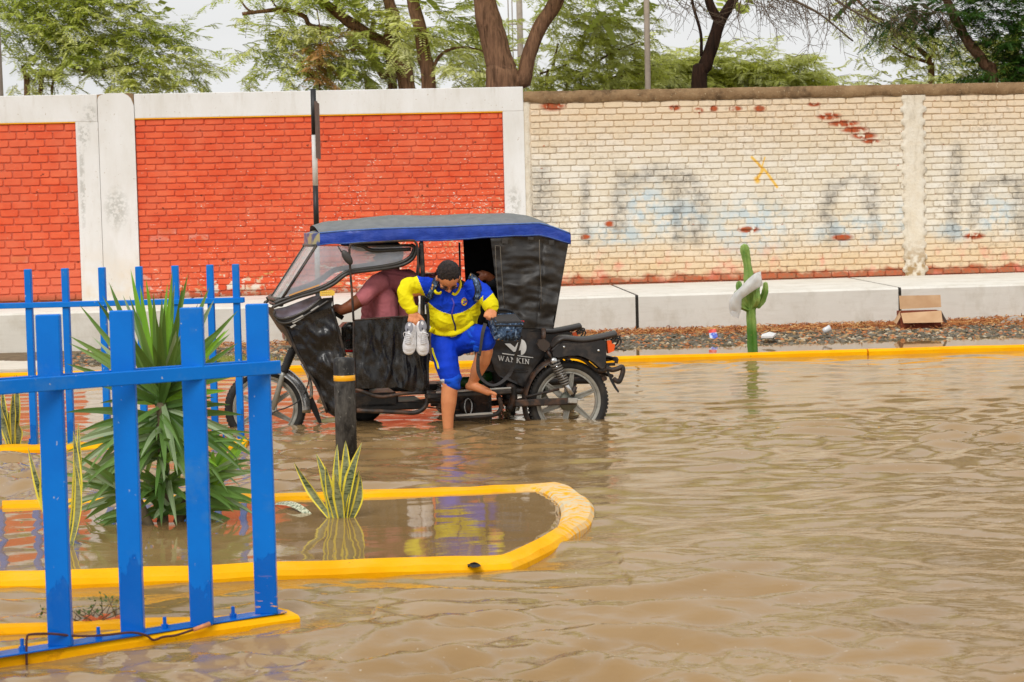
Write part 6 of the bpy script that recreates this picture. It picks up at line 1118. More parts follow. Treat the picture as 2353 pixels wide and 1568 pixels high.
# ================================================================== people
from mathutils.bvhtree import BVHTree
SU = 312.0
def limb(mb, nodes, n=14):
    """nodes: (px, py, yl, radius in photo units): overlapping tapered capsules"""
    P = [(Q(a[0], a[1], a[2]), a[3] / SU) for a in nodes]
    for (p, r) in P: mb.ball(p, r, n, 9)
    for (p, r), (q, t) in zip(P, P[1:]): mb.tube([p, q], [r, t], n)
def fuse(mb, name, voxel, mats, parent, smooth=4, matfn=None, disp=None):
    me = mesh_from(name, mb.v, mb.f, [mats] if not isinstance(mats, (list, tuple)) else mats); bm = bmesh.new(); bm.from_mesh(me); bmesh.ops.recalc_face_normals(bm, faces=bm.faces); bm.to_mesh(me); bm.free()
    tmp = bpy.data.objects.new("tmp", me); C.objects.link(tmp); md = tmp.modifiers.new("r", 'REMESH'); md.mode = 'VOXEL'; md.voxel_size = voxel; md.use_smooth_shade = True
    ms = tmp.modifiers.new("s", 'SMOOTH'); ms.iterations = smooth; ms.factor = .5
    dg = bpy.context.evaluated_depsgraph_get(); dg.update(); m2 = bpy.data.meshes.new_from_object(tmp.evaluated_get(dg)); bpy.data.objects.remove(tmp); bpy.data.meshes.remove(me); m2.name = name
    m2.materials.clear()
    for m in (mats if isinstance(mats, (list, tuple)) else [mats]): m2.materials.append(m)
    nv = len(m2.vertices); co = np.empty(nv * 3); m2.vertices.foreach_get("co", co); co = co.reshape(-1, 3)
    if disp:
        no = np.empty(nv * 3); m2.vertices.foreach_get("normal", no); no = no.reshape(-1, 3); co = co + no * np.array([disp(Vector(c)) for c in co])[:, None]; m2.vertices.foreach_set("co", co.ravel()); m2.update()
    bvh = BVHTree.FromPolygons([Vector(c) for c in co], [tuple(p.vertices) for p in m2.polygons])
    if matfn:
        mi = [matfn(p.center) for p in m2.polygons]; m2.polygons.foreach_set("material_index", mi)
    m2.polygons.foreach_set("use_smooth", [True] * len(m2.polygons)); off = np.array(wl(parent)); m2.vertices.foreach_set("co", (co - off).ravel()); m2.update()
    o = link(name, m2, parent, V(0, 0, 0)); return o, bvh
def hit(bvh, px, py, off=.004, fall=None):
    d = ray(px, py).normalized(); h = bvh.ray_cast(CAM, d)
    if h[0] is None: return fall if fall else Q(px, py, -.8)
    return h[0] - d * off
def ribbon(mb, bvh, path, wU, th=.006, off=.004, n=4, m=0, edge=None):
    P = bez([V(p[0], p[1], 0) for p in path], n); last = None; C_ = []
    for p in P: h = hit(bvh, p.x, p.y, off, last); last = h; C_.append(h)
    for a, b in zip(C_[1:], C_): pass
    rows = []
    for i, c in enumerate(C_):
        d = (C_[min(i + 1, len(C_) - 1)] - C_[max(i - 1, 0)]).normalized(); vw = (CAM - c).normalized(); s = d.cross(vw).normalized() * (wU / SU / 2); nu = s.cross(d).normalized(); nu = nu if nu.dot(vw) > 0 else -nu
        rows.append([c + s, c + s + nu * th * .7, c + s * .6 + nu * th, c - s * .6 + nu * th, c - s + nu * th * .7, c - s])
    q = 6; vs = [p for r in rows for p in r]; k = len(rows); mb.add(vs, [(i * q + j, i * q + (j + 1) % q, (i + 1) * q + (j + 1) % q, (i + 1) * q + j) for i in range(k - 1) for j in range(q)] + [tuple(range(q)), tuple(range(k * q - 1, (k - 1) * q - 1, -1))], m, True)
    return C_
def skin(name, c, c2):
    t = NT(name, .5, .4); t.col(t.mix(t.mr(t.noise(14, 4, .6), .3, .7), c, c2)); t.b.inputs['Subsurface Weight'].default_value = .08; t.b.inputs['Subsurface Radius'].default_value = (.02, .008, .004); t.bump(t.noise(120, 3), .12, .002); return t.mat
def cloth_mat(name, c, rough=.75, wr=10, st=.6):
    t = NT(name, rough, .25); t.col(t.mix(t.mr(t.noise(9, 5, .6), .3, .7), tuple(q * .86 for q in c[:3]) + (1,), tuple(min(1, q * 1.12) for q in c[:3]) + (1,))); h = t.m('ADD', t.noise(wr, 3, .5, t.vec((1, 1, 1.6)), .6), t.m('MULTIPLY', t.noise(220, 2), .05)); t.bump(h, st, .02); return t.mat
SKB = skin("boy_skin", rgb(226, 152, 102), rgb(212, 134, 88)); SKD = skin("driver_skin", rgb(142, 82, 52), rgb(120, 66, 40)); BLU = cloth_mat("royal_blue_tracksuit", rgb(8, 62, 204)); YEL = cloth_mat("yellow_tracksuit", rgb(244, 228, 10)); BL2 = cloth_mat("light_blue_lining", rgb(16, 84, 216)); WHT = cloth_mat("white_panel", rgb(214, 216, 224)); HR = NT("short_black_hair", .45, .4)
HR.col(HR.mix(HR.mr(HR.noise(60, 4, .7), .4, .65), rgb(14, 9, 8), rgb(58, 42, 34))); HR.bump(HR.noise(110, 4, .7), 1, .012); MAR = cloth_mat("dusty_maroon_tshirt", rgb(200, 116, 122)); DK = cloth_mat("black_cloth", rgb(22, 22, 26)); BK = quick("black_webbing", rgb(30, 30, 33), .7); GW = cloth_mat("grey_webbing", rgb(66, 64, 64))
# patterned fabric of the backpack and lunch bag
cm_ = NT("blue_grey_patterned_fabric", .55, .3); n1 = cm_.noise(22, 4, .65, None, 1.4); c_ = cm_.mix(cm_.mr(n1, .42, .50), rgb(22, 34, 52), rgb(62, 86, 116)); c_ = cm_.mix(cm_.mr(n1, .55, .60), c_, rgb(142, 164, 190)); c_ = cm_.mix(cm_.mr(cm_.noise(18, 3, .6, cm_.vec((1, 1, 1), (4, 4, 4)), 1), .62, .66), c_, rgb(206, 150, 48)); c_ = cm_.mix(cm_.mr(cm_.noise(40, 2), .64, .68), c_, rgb(20, 22, 28)); cm_.col(c_); CAMO = cm_.mat

# ------------------------------------------------------------------ the boy stepping down
bo = thing("person", "boy in a blue and yellow tracksuit stepping barefoot from the tricycle, looking down", "person", Q(1031, 1010, -.75))
hc = Q(1030, 636, -.90); hf = (-EY * .44 - V(0, 0, .90) + EX * .02).normalized(); hu = (-EY * .90 + V(0, 0, .44)).normalized(); hs = EX.copy(); HR3 = Matrix((hs, hf, hu)).transposed()
HP = lambda s, f, u: hc + hs * s + hf * f + hu * u
mb = MB(); mb.ball(HP(0, -.005, .012), (.076, .090, .084), 22, 14, R=HR3); mb.ball(HP(0, .030, -.030), (.062, .056, .068), 18, 12, R=HR3); mb.ball(HP(0, .058, -.078), (.026, .024, .024), 12, 8)                         # skull, face, chin
mb.tube([HP(0, .080, .000), HP(0, .100, -.032)], [.007, .013], 10); mb.ball(HP(0, .099, -.032), .0135, 10, 8); [mb.ball(HP(s_ * .011, .090, -.036), .008, 8, 6) for s_ in (-1, 1)]
for s_ in (-1, 1): mb.ball(HP(s_ * .036, .060, -.028), (.026, .020, .026), 10, 8); mb.ball(HP(s_ * .083, .004, -.018), (.008, .020, .030), 10, 8, R=HR3); mb.ball(HP(s_ * .078, .010, -.018), (.012, .013, .02), 10, 8, R=HR3)
mb.tube([HP(-.022, .082, -.054), HP(-.008, .090, -.052), HP(.008, .090, -.052), HP(.022, .082, -.054)], [.004, .006, .006, .004], 8); mb.tube([HP(-.018, .082, -.061), HP(0, .088, -.062), HP(.018, .082, -.061)], [.004, .007, .004], 8)
mb.tube([HP(0, -.01, -.05), Q(1036, 668, -.76)], [.052, .055], 14)
limb(mb, [(1036, 675, -.74, 26), (1040, 720, -.66, 28), (1043, 768, -.60, 26)])
limb(mb, [(1030, 800, -.66, 16), (1034, 858, -.75, 17.5), (1033, 895, -.75, 19), (1031, 925, -.75, 18), (1029, 955, -.75, 14), (1030, 988, -.75, 11.5), (1030, 1018, -.75, 12)]); limb(mb, [(1030, 1022, -.75, 11), (1026, 1030, -.80, 11), (1022, 1036, -.88, 8)])
limb(mb, [(1075, 785, -.66, 26), (1110, 783, -.84, 21), (1114, 806, -.83, 19), (1108, 828, -.80, 19), (1099, 848, -.76, 16.5), (1089, 872, -.71, 11.5), (1084, 886, -.69, 11)])
limb(mb, [(1078, 888, -.68, 9.5), (1090, 888, -.71, 11), (1106, 894, -.75, 9.5), (1122, 901, -.79, 8.5)])
for k, (dx, dy, dl) in enumerate(((0, 0, .0), (-3, 2.2, .018), (-6.5, 3.6, .034), (-10, 4.6, .048), (-13, 5.2, .06))): r_ = (4.3, 3.2, 3.0, 2.8, 2.7)[k]; limb(mb, [(1122 + dx * .6, 899 + dy * .4, -.79 + dl * .8, 4.4), (1136 + dx, 905 + dy * .3 - .6 * k, -.83 + dl, r_), (1139 + dx, 906.5 + dy * .3 - .8 * k, -.835 + dl, r_ * .85)], 8)
# arms (inside the sleeves) and hands
limb(mb, [(990, 662, -.76, 14), (934, 672, -.82, 13), (948, 716, -.86, 9.5), (950, 723, -.87, 9.5)])
def hand(w0, fingers, thumb, palm):
    limb(mb, palm, 10)
    for F in fingers: limb(mb, F, 8)
    limb(mb, thumb, 8)
hand(None, [[(942, 729, -.880, 4.0), (939.5, 737, -.900, 3.6), (941, 744.5, -.885, 3.2)], [(947.5, 731, -.888, 4.0), (946.5, 739.5, -.910, 3.7), (948.5, 748, -.893, 3.2)], [(953.5, 731, -.888, 4.0), (953.5, 740, -.910, 3.7), (954, 748.5, -.893, 3.2)], [(959, 729, -.882, 3.8), (960.5, 737.5, -.900, 3.5), (958, 744.5, -.890, 3.1)]],
     [(960, 723, -.875, 4.6), (967, 730, -.895, 4.0), (972.5, 736.5, -.905, 3.5)], [(950, 719, -.868, 9.5), (946, 726, -.875, 8), (953, 727, -.875, 9), (958, 725, -.87, 7)])
limb(mb, [(1092, 668, -.76, 14), (1124, 690, -.84, 12), (1131, 710, -.88, 10), (1128, 719, -.90, 10)])
hand(None, [[(1123, 722, -.925, 4), (1119, 727, -.935, 3.6), (1120, 733, -.92, 3.2)], [(1128, 724, -.93, 4), (1125, 730, -.94, 3.6), (1126, 735, -.925, 3.2)], [(1133, 724, -.93, 4), (1132, 731, -.94, 3.6), (1132, 735, -.925, 3.2)], [(1137, 722, -.925, 3.8), (1138, 728, -.935, 3.4), (1137, 733, -.92, 3)]],
     [(1121, 716, -.90, 4.4), (1116, 721, -.92, 3.8), (1114, 727, -.93, 3.4)], [(1128, 718, -.90, 10), (1126, 722, -.91, 8), (1134, 721, -.91, 8)])
body, bvb = fuse(mb, "body", .0055, SKB, bo, 3)
# hair: short crop with an even hairline
mb = MB(); mb.ball(HP(0, -.020, .030), (.083, .090, .084), 26, 16, R=HR3); mb.ball(HP(0, -.040, -.008), (.080, .068, .072), 22, 14, R=HR3)
for s_ in (-1, 1): mb.tube([HP(s_ * .072, .002, .010), HP(s_ * .075, .010, -.006)], [.012, .006], 8)
hair, bvh_ = fuse(mb, "hair", .0045, HR.mat, bo, 2, None, lambda p: .0030 * noise.noise(p * 160) + .0035 * noise.noise(p * 55))
# glasses
mb = MB()
for s_ in (-1, 1):
    c = HP(s_ * .034, .087, -.014); mb.tube([c + hs * (.027 * math.cos(t)) + (hu * .78 - hf * .1) * (.015 * math.sin(t)) - hf * (.006 * math.cos(t) * s_) for t in [k * math.pi / 9 for k in range(18)]], .0024, 6, closed=True); mb.tube([c + hs * s_ * .027, HP(s_ * .080, .05, -.010), HP(s_ * .086, .0, -.008)], .0022, 6)
mb.tube([HP(-.008, .092, -.010), HP(0, .094, -.008), HP(.008, .092, -.010)], .002, 6); gl = put(mb, "glasses", quick("dark_glasses_frame", rgb(28, 26, 40), .25), bo)
mb = MB(); [mb.lathe([(0, -.0006), (.016, -.0006), (.016, .0006), (0, .0006)], HP(s_ * .034, .086, -.014), (hf + hu * .15).normalized(), 14) for s_ in (-1, 1)]; put(mb, "lens", quick("tinted_lens", rgb(92, 66, 70), .1), gl)
mb = MB(); [mb.tube([HP(s_ * .016, .086, .006), HP(s_ * .036, .083, .010), HP(s_ * .054, .070, .006)], [.003, .004, .002], 6) for s_ in (-1, 1)]; put(mb, "eyebrows", HR.mat, bo)
# jacket
mb = MB(); limb(mb, [(1016, 740, -.64, 30), (1012, 715, -.68, 33), (1006, 682, -.72, 27), (996, 664, -.74, 22)]); limb(mb, [(1066, 736, -.64, 31), (1072, 712, -.68, 33), (1078, 684, -.72, 26), (1086, 664, -.74, 22)])
limb(mb, [(1041, 737, -.70, 35), (1043, 718, -.73, 38), (1042, 692, -.77, 34), (1036, 672, -.76, 26)]); limb(mb, [(1020, 734, -.74, 26), (1062, 732, -.74, 27)]); limb(mb, [(1086, 728, -.68, 14), (1076, 724, -.70, 20)])
limb(mb, [(996, 662, -.76, 23), (962, 656, -.80, 21), (938, 658, -.82, 19.5), (929, 672, -.83, 17.5), (934, 692, -.845, 17), (943, 708, -.86, 14.5), (946, 714, -.865, 12.5)])
limb(mb, [(1088, 662, -.76, 24), (1108, 674, -.80, 22), (1122, 690, -.84, 19), (1130, 706, -.875, 16)])
limb(mb, [(1013, 750, -.67, 23), (1040, 754, -.70, 24), (1066, 746, -.69, 24)])
def jm(c):
    x, y = to_px(c)
    if x < 984 and y > 634:
        if y > 683 or x < 958 + (y - 634) * .42: return 1
    if x > 1100 and (x - 1108) * 23 + (y - 696) * 25 > 0: return 1
    if 982 <= x <= 1110: return 1 if y > 722 - 22 * ((x - 1040) / 50) ** 2 else 0
    return 0
def folds(p): 
    q = (p - hc); a = 1 - abs(noise.noise(V(q.x * 7 + q.z * 6, q.y * 7, q.z * 13 - q.x * 5))) * 2.4; b = 1 - abs(noise.noise(V(q.x * 13 - q.z * 9, q.y * 13, q.z * 19 + 7))) * 2.4; return .006 * max(0, a) ** 3 + .003 * max(0, b) ** 3 - .003
jk, bj = fuse(mb, "jacket", .0058, [BLU, YEL], bo, 9, jm, folds)
def cuff(P, r0, r1, mat, name="cuff", parent=jk):
    a, b = Q(*P[0]), Q(*P[1]); d = b - a; mb = MB(); s1, s2 = frame(d); k = 26
    mb.lathe([(r0 - .006, 0), (r0, .002), (r0 * 1.03, d.length * .3), (r1, d.length * .9), (r1 - .004, d.length), (r1 - .012, d.length - .004)], a, d, k, cap=False); return put(mb, name, mat, parent)
cuff(((945, 708, -.862), (951, 721, -.868)), .047, .036, YEL); cuff(((1124, 694, -.85), (1131, 712, -.885)), .060, .052, YEL)
mb = MB(); ribbon(mb, bj, [(988, 757), (1003, 764), (1020, 767), (1040, 766), (1057, 761), (1073, 751), (1086, 740)], 12, .012, .003); put(mb, "waistband", YEL, jk)
mb = MB(); ribbon(mb, bj, [(1038, 685), (1043, 698), (1040, 712), (1038, 722)], 3.2, .004, .002); put(mb, "zip", quick("violet_zip", rgb(86, 74, 190), .5), jk)
mb = MB(); ribbon(mb, bj, [(1038, 722), (1041, 735), (1046, 750), (1046, 760), (1046, 766)], 3.4, .004, .002); mb.box(hit(bj, 1047.0, 766, .012), (.008, .006, .026)); put(mb, "zip", quick("navy_zip", rgb(34, 34, 84), .5), jk)
for P, r_ in (([Q(1056, 644, -.86), Q(1058, 655, -.87), Q(1054, 668, -.87), Q(1046, 677, -.86), Q(1039, 674, -.86)],   .007), ([Q(999, 668, -.86), Q(1002, 673, -.87), Q(1010, 675, -.865), Q(1014, 671, -.86)], .007)): mb = MB(); mb.tube(bez(P, 4), r_, 8, flat=1.8); put(mb, "collar", YEL, jk)
# crest on the chest
bc = hit(bj, 1066.5, 694, .004); vw = (CAM - bc).normalized(); sx_ = V(0, 0, 1).cross(vw).normalized(); sz_ = vw.cross(sx_)
def disc(mb, c, rx, rz, th, n=24, a0=0, a1=360, m=0): mb.prism([c + sx_ * (rx * math.cos(math.radians(a0 + (a1 - a0) * k / n))) + sz_ * (rz * math.sin(math.radians(a0 + (a1 - a0) * k / n))) for k in range(n)], vw * th, m)
mb = MB(); cr = lambda r, o, n=28: [hit(bj, 1066.5 + 7 * r * math.cos(k * 2 * math.pi / n), 694 + 9.4 * r * math.sin(k * 2 * math.pi / n), o) for k in range(n)]; mb.add([hit(bj, 1066.5, 694, .006)] + cr(1, .006) + cr(1, .001), [(0, 1 + i, 1 + (i + 1) % 28) for i in range(28)] + [(1 + i, 29 + i, 29 + (i + 1) % 28, 1 + (i + 1) % 28) for i in range(28)]); bd = put(mb, "crest", quick("crest_yellow", rgb(232, 208, 40), .5), jk)
mb = MB(); mb.tube(cr(.92, .0075), .0013, 5, closed=True); bc = hit(bj, 1066.5, 694, .006); put(mb, "crest_ring", quick("crest_red", rgb(214, 92, 40), .5), bd)
mb = MB(); disc(mb, bc + vw * .004 + sz_ * -.002, .009, .012, .002, 12); [mb.prism([bc + vw * .004 + sx_ * s_ * .008 + sz_ * .004, bc + vw * .004 + sx_ * s_ * .016 + sz_ * .008, bc + vw * .004 + sx_ * s_ * .013 - sz_ * .008, bc + vw * .004 + sx_ * s_ * .006 - sz_ * .008], vw * .002) for s_ in (-1, 1)]; [mb.box(bc + vw * .005 + sx_ * (.012 * math.cos(t)) + sz_ * (.022 * math.sin(t)), (.002, .002, .005)) for t in [math.radians(a) for a in range(40, 145, 12)]]; put(mb, "crest_emblem", quick("crest_blue", rgb(28, 60, 150), .5), bd)
mb = MB(); mb.box(bc + vw * .0065 - sz_ * .002, (.0035, .002, .012)); put(mb, "crest_emblem", quick("crest_red2", rgb(200, 40, 60), .5), bd)
# trousers rolled to the knee
mb = MB(); limb(mb, [(1020, 762, -.64, 29), (1042, 760, -.66, 26), (1068, 756, -.64, 30)]); limb(mb, [(1020, 776, -.64, 30), (1068, 776, -.64, 32)]); limb(mb, [(1022, 786, -.65, 32), (1022, 812, -.69, 30), (1028, 842, -.74, 27), (1034, 862, -.75, 25)]); limb(mb, [(1062, 782, -.66, 32), (1088, 776, -.74, 32), (1108, 776, -.84, 27), (1113, 786, -.84, 25)]); limb(mb, [(1043, 790, -.64, 30), (1050, 800, -.62, 20)])
tr, bt_ = fuse(mb, "trousers", .0062, [BLU, WHT, YEL], bo, 5, lambda c: 0, lambda p: .007 * noise.noise(V(p.x * 8, p.y * 8, p.z * 20)) + .005 * math.sin(p.z * 55 + p.x * 30 + 9 * noise.noise(p * 6)) * max(0, noise.noise(p * 4) + .3))
mb = MB(); limb(mb, [(1034, 856, -.75, 23), (1037, 870, -.75, 24.5), (1037, 881, -.75, 22.5)]); cu_, bc_ = fuse(mb, "rolled_cuff", .006, [BL2, WHT], tr, 4, lambda c: 1 if to_px(c)[0] < 1021 - (to_px(c)[1] - 870) * .0 and to_px(c)[0] > 1010 else 0, lambda p: .005 * math.sin(p.z * 90 + 12 * noise.noise(p * 8)) + .005 * noise.noise(p * 14))
mb = MB(); limb(mb, [(1092, 772, -.80, 22), (1100, 786, -.84, 19), (1098, 798, -.83, 14)]); fuse(mb, "rolled_cuff", .006, BL2, tr, 4, None, lambda p: .005 * math.sin(p.z * 80 + 12 * noise.noise(p * 8)))
mb = MB(); ribbon(mb, bt_, [(994, 800), (997, 815), (1004, 832), (1008, 848)], 5, .005, .003); put(mb, "yellow_piping", YEL, tr)
# ------------------------------------------------------------------ backpack on his shoulders
bpk = thing("backpack", "patterned blue grey backpack worn by the boy, its straps over his shoulders", "backpack", Q(1050, 720, -.46))
mb = MB(); limb(mb, [(1020, 740, -.42, 32), (1016, 680, -.50, 30)]); limb(mb, [(1084, 738, -.42, 32), (1088, 672, -.50, 28)]); limb(mb, [(1050, 745, -.40, 36), (1050, 675, -.48, 34)]); fuse(mb, "pack_body", .010, DK, bpk, 4)
jb = bj
for P, nm in (([(1004, 640), (1001, 650), (994, 665), (987, 680), (981, 693), (980, 699)], 13), ([(1078, 634), (1088, 640), (1096, 652), (1099, 668), (1097, 682), (1094, 690)], 12.5)):
    mb = MB(); ribbon(mb, jb, P, nm + 3.5, .006, .003); st_ = put(mb, "strap", BK, bpk); mb = MB(); ribbon(mb, jb, P, nm - 1.5, .011, .005); put(mb, "strap_padding", CAMO, st_)
mb = MB(); mb.box(hit(bj, 980, 693, .018), (.012, .006, .02)); put(mb, "red_tag", quick("red_tag", rgb(210, 40, 60), .5), bpk)
mb = MB(); P = [Q(981, 699, -.84), Q(984, 725, -.80), Q(984, 750, -.78), Q(984, 772, -.78), Q(982, 785, -.78)]; mb.tube(bez(P, 4), .011, 8, flat=.25, up=(EY)); mb.box(Q(983, 787, -.785), (.034, .010, .03)); put(mb, "webbing", GW, bpk)
# ------------------------------------------------------------------ lunch bag and its strap
lb = thing("lunch_bag", "blue grey patterned lunch bag with a black mesh lid in the boy's left hand", "bag", Q(1160, 790, -.92)); 
z2q = lambda x, y, yl: Q(*z2(x, y), yl)
K = {'tbl': z2q(1405, 955, -.86), 'tbr': z2q(1750, 935, -.86), 'tfr': z2q(1872, 1075, -1.02), 'tfl': z2q(1500, 1075, -1.04), 'bfl': z2q(1500, 1290, -1.0), 'bfr': z2q(1815, 1310, -.98), 'bbl': z2q(1430, 1170, -.84), 'bbr': z2q(1770, 1200, -.84)}
def hexa(i, j, k): 
    a = K['tbl'].lerp(K['tbr'], i); b = K['tfl'].lerp(K['tfr'], i); c = K['bbl'].lerp(K['bbr'], i); d = K['bfl'].lerp(K['bfr'], i); return a.lerp(b, j).lerp(c.lerp(d, j), k)
mb = MB(); ks = [hexa(i, j, k) for i in (0, 1) for j in (0, 1) for k in (0, 1)]; mb.add(ks, [(0, 1, 3, 2), (4, 6, 7, 5), (0, 4, 5, 1), (2, 3, 7, 6), (0, 2, 6, 4), (1, 5, 7, 3)]); mb.ball(hexa(.5, .8, .55), (.10, .06, .075), 16, 10, R=RM)
bg_, bbv = fuse(mb, "bag_body", .006, CAMO, lb, 7, None, lambda p: .004 * noise.noise(p * 22))
mb = MB(); mb.grid(8, 5, lambda i, j: hexa(.10 + .84 * i, .22 + .70 * j, 0) + V(0, 0, .004) - EY * .003 + V(0, 0, .006 * math.sin(math.pi * i) * math.sin(math.pi * j))); put(mb, "mesh_lid", simple("dark_grey_mesh", rgb(56, 53, 52), .7, .15, 60, .6, 200), lb, fix=False)
mb = MB(); top = [hexa(*q) for q in ((.05, .05, 0), (.95, .05, 0), (1, .95, .02), (.03, .97, .02))]; mb.tube([a.lerp(b, t) for a, b in zip(top, top[1:] + top[:1]) for t in (0, .25, .5, .75)], .0065, 7, closed=True); mb.tube([hexa(.03, 1.0, .14).lerp(hexa(1, 1.0, .14), t / 5) - EY * .006 for t in range(6)], .006, 7); put(mb, "piping", BK, lb)
mb = MB(); mb.tube(bez([hexa(.0, .1, -.0), z2q(1420, 925, -.90), z2q(1500, 908, -.90), z2q(1640, 910, -.90), z2q(1720, 935, -.88)], 5), .010, 8, flat=.6); put(mb, "handle", BK, lb)
mb = MB(); mb.box(hexa(1.0, .85, .05) + V(.0, 0, .006), (.022, .006, .012)); put(mb, "red_tag", quick("red_tag2", rgb(220, 50, 50), .5), lb)
mb = MB(); P = [z2q(1385, 1080, -.92), z2q(1350, 1200, -.94), z2q(1330, 1350, -.94), z2q(1312, 1480, -.92)] + [Q(*z3(x, y), yl) for x, y, yl in ((1300, 200, -.92), (1290, 330, -.90), (1300, 440, -.88), (1340, 520, -.86), (1420, 585, -.84), (1500, 600, -.83), (1590, 560, -.82), (1680, 470, -.82), (1725, 380, -.84), (1760, 250, -.87), (1800, 120, -.92), (1825, 0, -.95))] + [z2q(1835, 1240, -.97)]
b_ = bez(P, 5); rows = []
for i, p in enumerate(b_):
    d = (b_[min(i + 1, len(b_) - 1)] - b_[max(0, i - 1)]).normalized(); vw = (CAM - p).normalized(); s = d.cross(vw).normalized() * .0135; s = Matrix.Rotation(.9 * math.sin(i * .11), 3, d) @ s; n_ = s.cross(d).normalized() * .0015; rows.append([p + s + n_, p - s + n_, p - s - n_, p + s - n_])
mb.add([q for r in rows for q in r], [(i * 4 + j, i * 4 + (j + 1) % 4, i * 4 + 4 + (j + 1) % 4, i * 4 + 4 + j) for i in range(len(rows) - 1) for j in range(4)]); put(mb, "shoulder_strap", GW, lb)
# ------------------------------------------------------------------ white canvas shoes
SHW = cloth_mat("white_canvas", rgb(244, 244, 248), .7, 30, .3); SHR = simple("white_rubber_sole", rgb(246, 246, 246), .4, .06, 10, .05, dirt=rgb(160, 152, 140), ds=14, da=.4); SHG = quick("grey_shoe_lining", rgb(150, 150, 158), .8); SHK = quick("black_shoe_line", rgb(40, 40, 46), .6)
def shoe(label, heel, toe, side_tilt):
    a, b = Q(*heel), Q(*toe); ax = (b - a).normalized(); L = (b - a).length; vw = (CAM - a).normalized(); up = (vw - ax * vw.dot(ax)).normalized(); up = Matrix.Rotation(side_tilt, 3, ax) @ up; sd_ = ax.cross(up).normalized(); t = thing("shoe", label, "shoe", b)
    Wd = lambda s: .036 * (1 - abs(s - .06) ** 4 * 0) * (min(1, (s + .02) / .12) ** .5) * (1 + .28 * math.exp(-((s - .70) / .22) ** 2)) * (max(0, 1 - max(0, (s - .80) / .205) ** 2.6) ** .5 if s > .8 else 1); Hh = lambda s: .030 + .052 * (1 - s) ** .8 if s > .3 else .030 + .040 + .02 * (.3 - s)
    pt = lambda s, w_, h: a + ax * (L * s) + sd_ * w_ + up * h
    mb = MB(); n = 22; out = [(i / n, Wd(i / n)) for i in range(n + 1)]; ring = [(s, w_) for s, w_ in out] + [(s, -w_) for s, w_ in reversed(out)]
    k = len(ring); vs = [pt(s, w_ * sc2, h) for h, sc2 in ((-.014, .96), (-.006, 1.06), (.012, 1.07), (.015, .98)) for s, w_ in ring]; mb.add(vs, [(r * k + i, r * k + (i + 1) % k, (r + 1) * k + (i + 1) % k, (r + 1) * k + i) for r in range(3) for i in range(k)] + [tuple(range(k)), tuple(range(4 * k - 1, 3 * k - 1, -1))], 0, True); put(mb, "sole", SHR, t)
    mb = MB(); mb.tube([pt(s, w_ * 1.09, .010) for s, w_ in ring][1:-1], .0014, 5); put(mb, "sole_line", SHK, t)
    def upf(i, j):
        s = .01 + .93 * i; th = math.pi * j; w_ = Wd(s) * .98; h = Hh(s) * (1 if s < .78 else max(.25, 1 - ((s - .78) / .2) ** 2 * .6)); return pt(s, w_ * math.cos(th) * (1 - .12 * math.sin(th)), .012 + h * math.sin(th) ** .8)
    mb = MB(); mb.grid(30, 16, upf); put(mb, "upper", SHW, t, fix=False)
    mb = MB(); mb.ball(pt(.86, 0, .018), (Wd(.8) * .95, L * .15, .024), 16, 10, R=Matrix((sd_, ax, up)).transposed()); put(mb, "toe_cap", SHR, t)
    mb = MB(); [mb.add([pt(.15, 0, .088)] + [pt(.15 + .155 * math.cos(q), .024 * math.sin(q), .082 + .002 * math.cos(q)) for q in [k * math.pi / 8 for k in range(16)]], [(0, i + 1, (i + 1) % 16 + 1) for i in range(16)]) for _ in (0,)]; mb.tube([pt(.15 + .165 * math.cos(q), .027 * math.sin(q), .080) for q in [k * math.pi / 10 for k in range(20)]], .0035, 6, closed=True); put(mb, "collar_lining", SHG, t)
    mb = MB(); mb.grid(6, 4, lambda i, j: pt(.24 + .30 * i, (j - .5) * .036 * (1 - .2 * i), .012 + Hh(.24 + .30 * i) + .006 - .016 * abs(j - .5))); put(mb, "tongue", SHW, t, fix=False)
    mb = MB()
    for q in range(6):
        s = .33 + q * .058; h = .012 + Hh(s) + .008
        for sg in (-1, 1): mb.tube([pt(s, sg * .022, h - .012), pt(s + .012, 0, h + .004), pt(s + .03, -sg * .022, h - .014)], .0030, 6)
    mb.tube(bez([pt(.33, .0, .09), pt(.30, .022, .10), pt(.38, .034, .085), pt(.46, .028, .07)], 4), .0025, 6); mb.tube(bez([pt(.33, .0, .09), pt(.36, -.026, .10), pt(.44, -.034, .08), pt(.40, -.014, .09)], 4), .0025, 6); put(mb, "laces", SHW, t, kind='stuff')
    mb = MB(); [mb.tube([pt(.40, sg * .030, .050), pt(.62, sg * .034, .030)], .0011, 5) for sg in (-1, 1)]; mb.box(pt(.22, .006, .092), (.006, .003, .02)); put(mb, "stitching", SHK, t)
    return t
shoe("white canvas lace-up shoe hanging on the left of the pair in the boy's hand", (948, 741, -.87), (939, 815, -.86), .25)
shoe("white canvas lace-up shoe hanging nearer the boy's body, right of its pair", (964, 736, -.87), (972, 817, -.86), -.22)
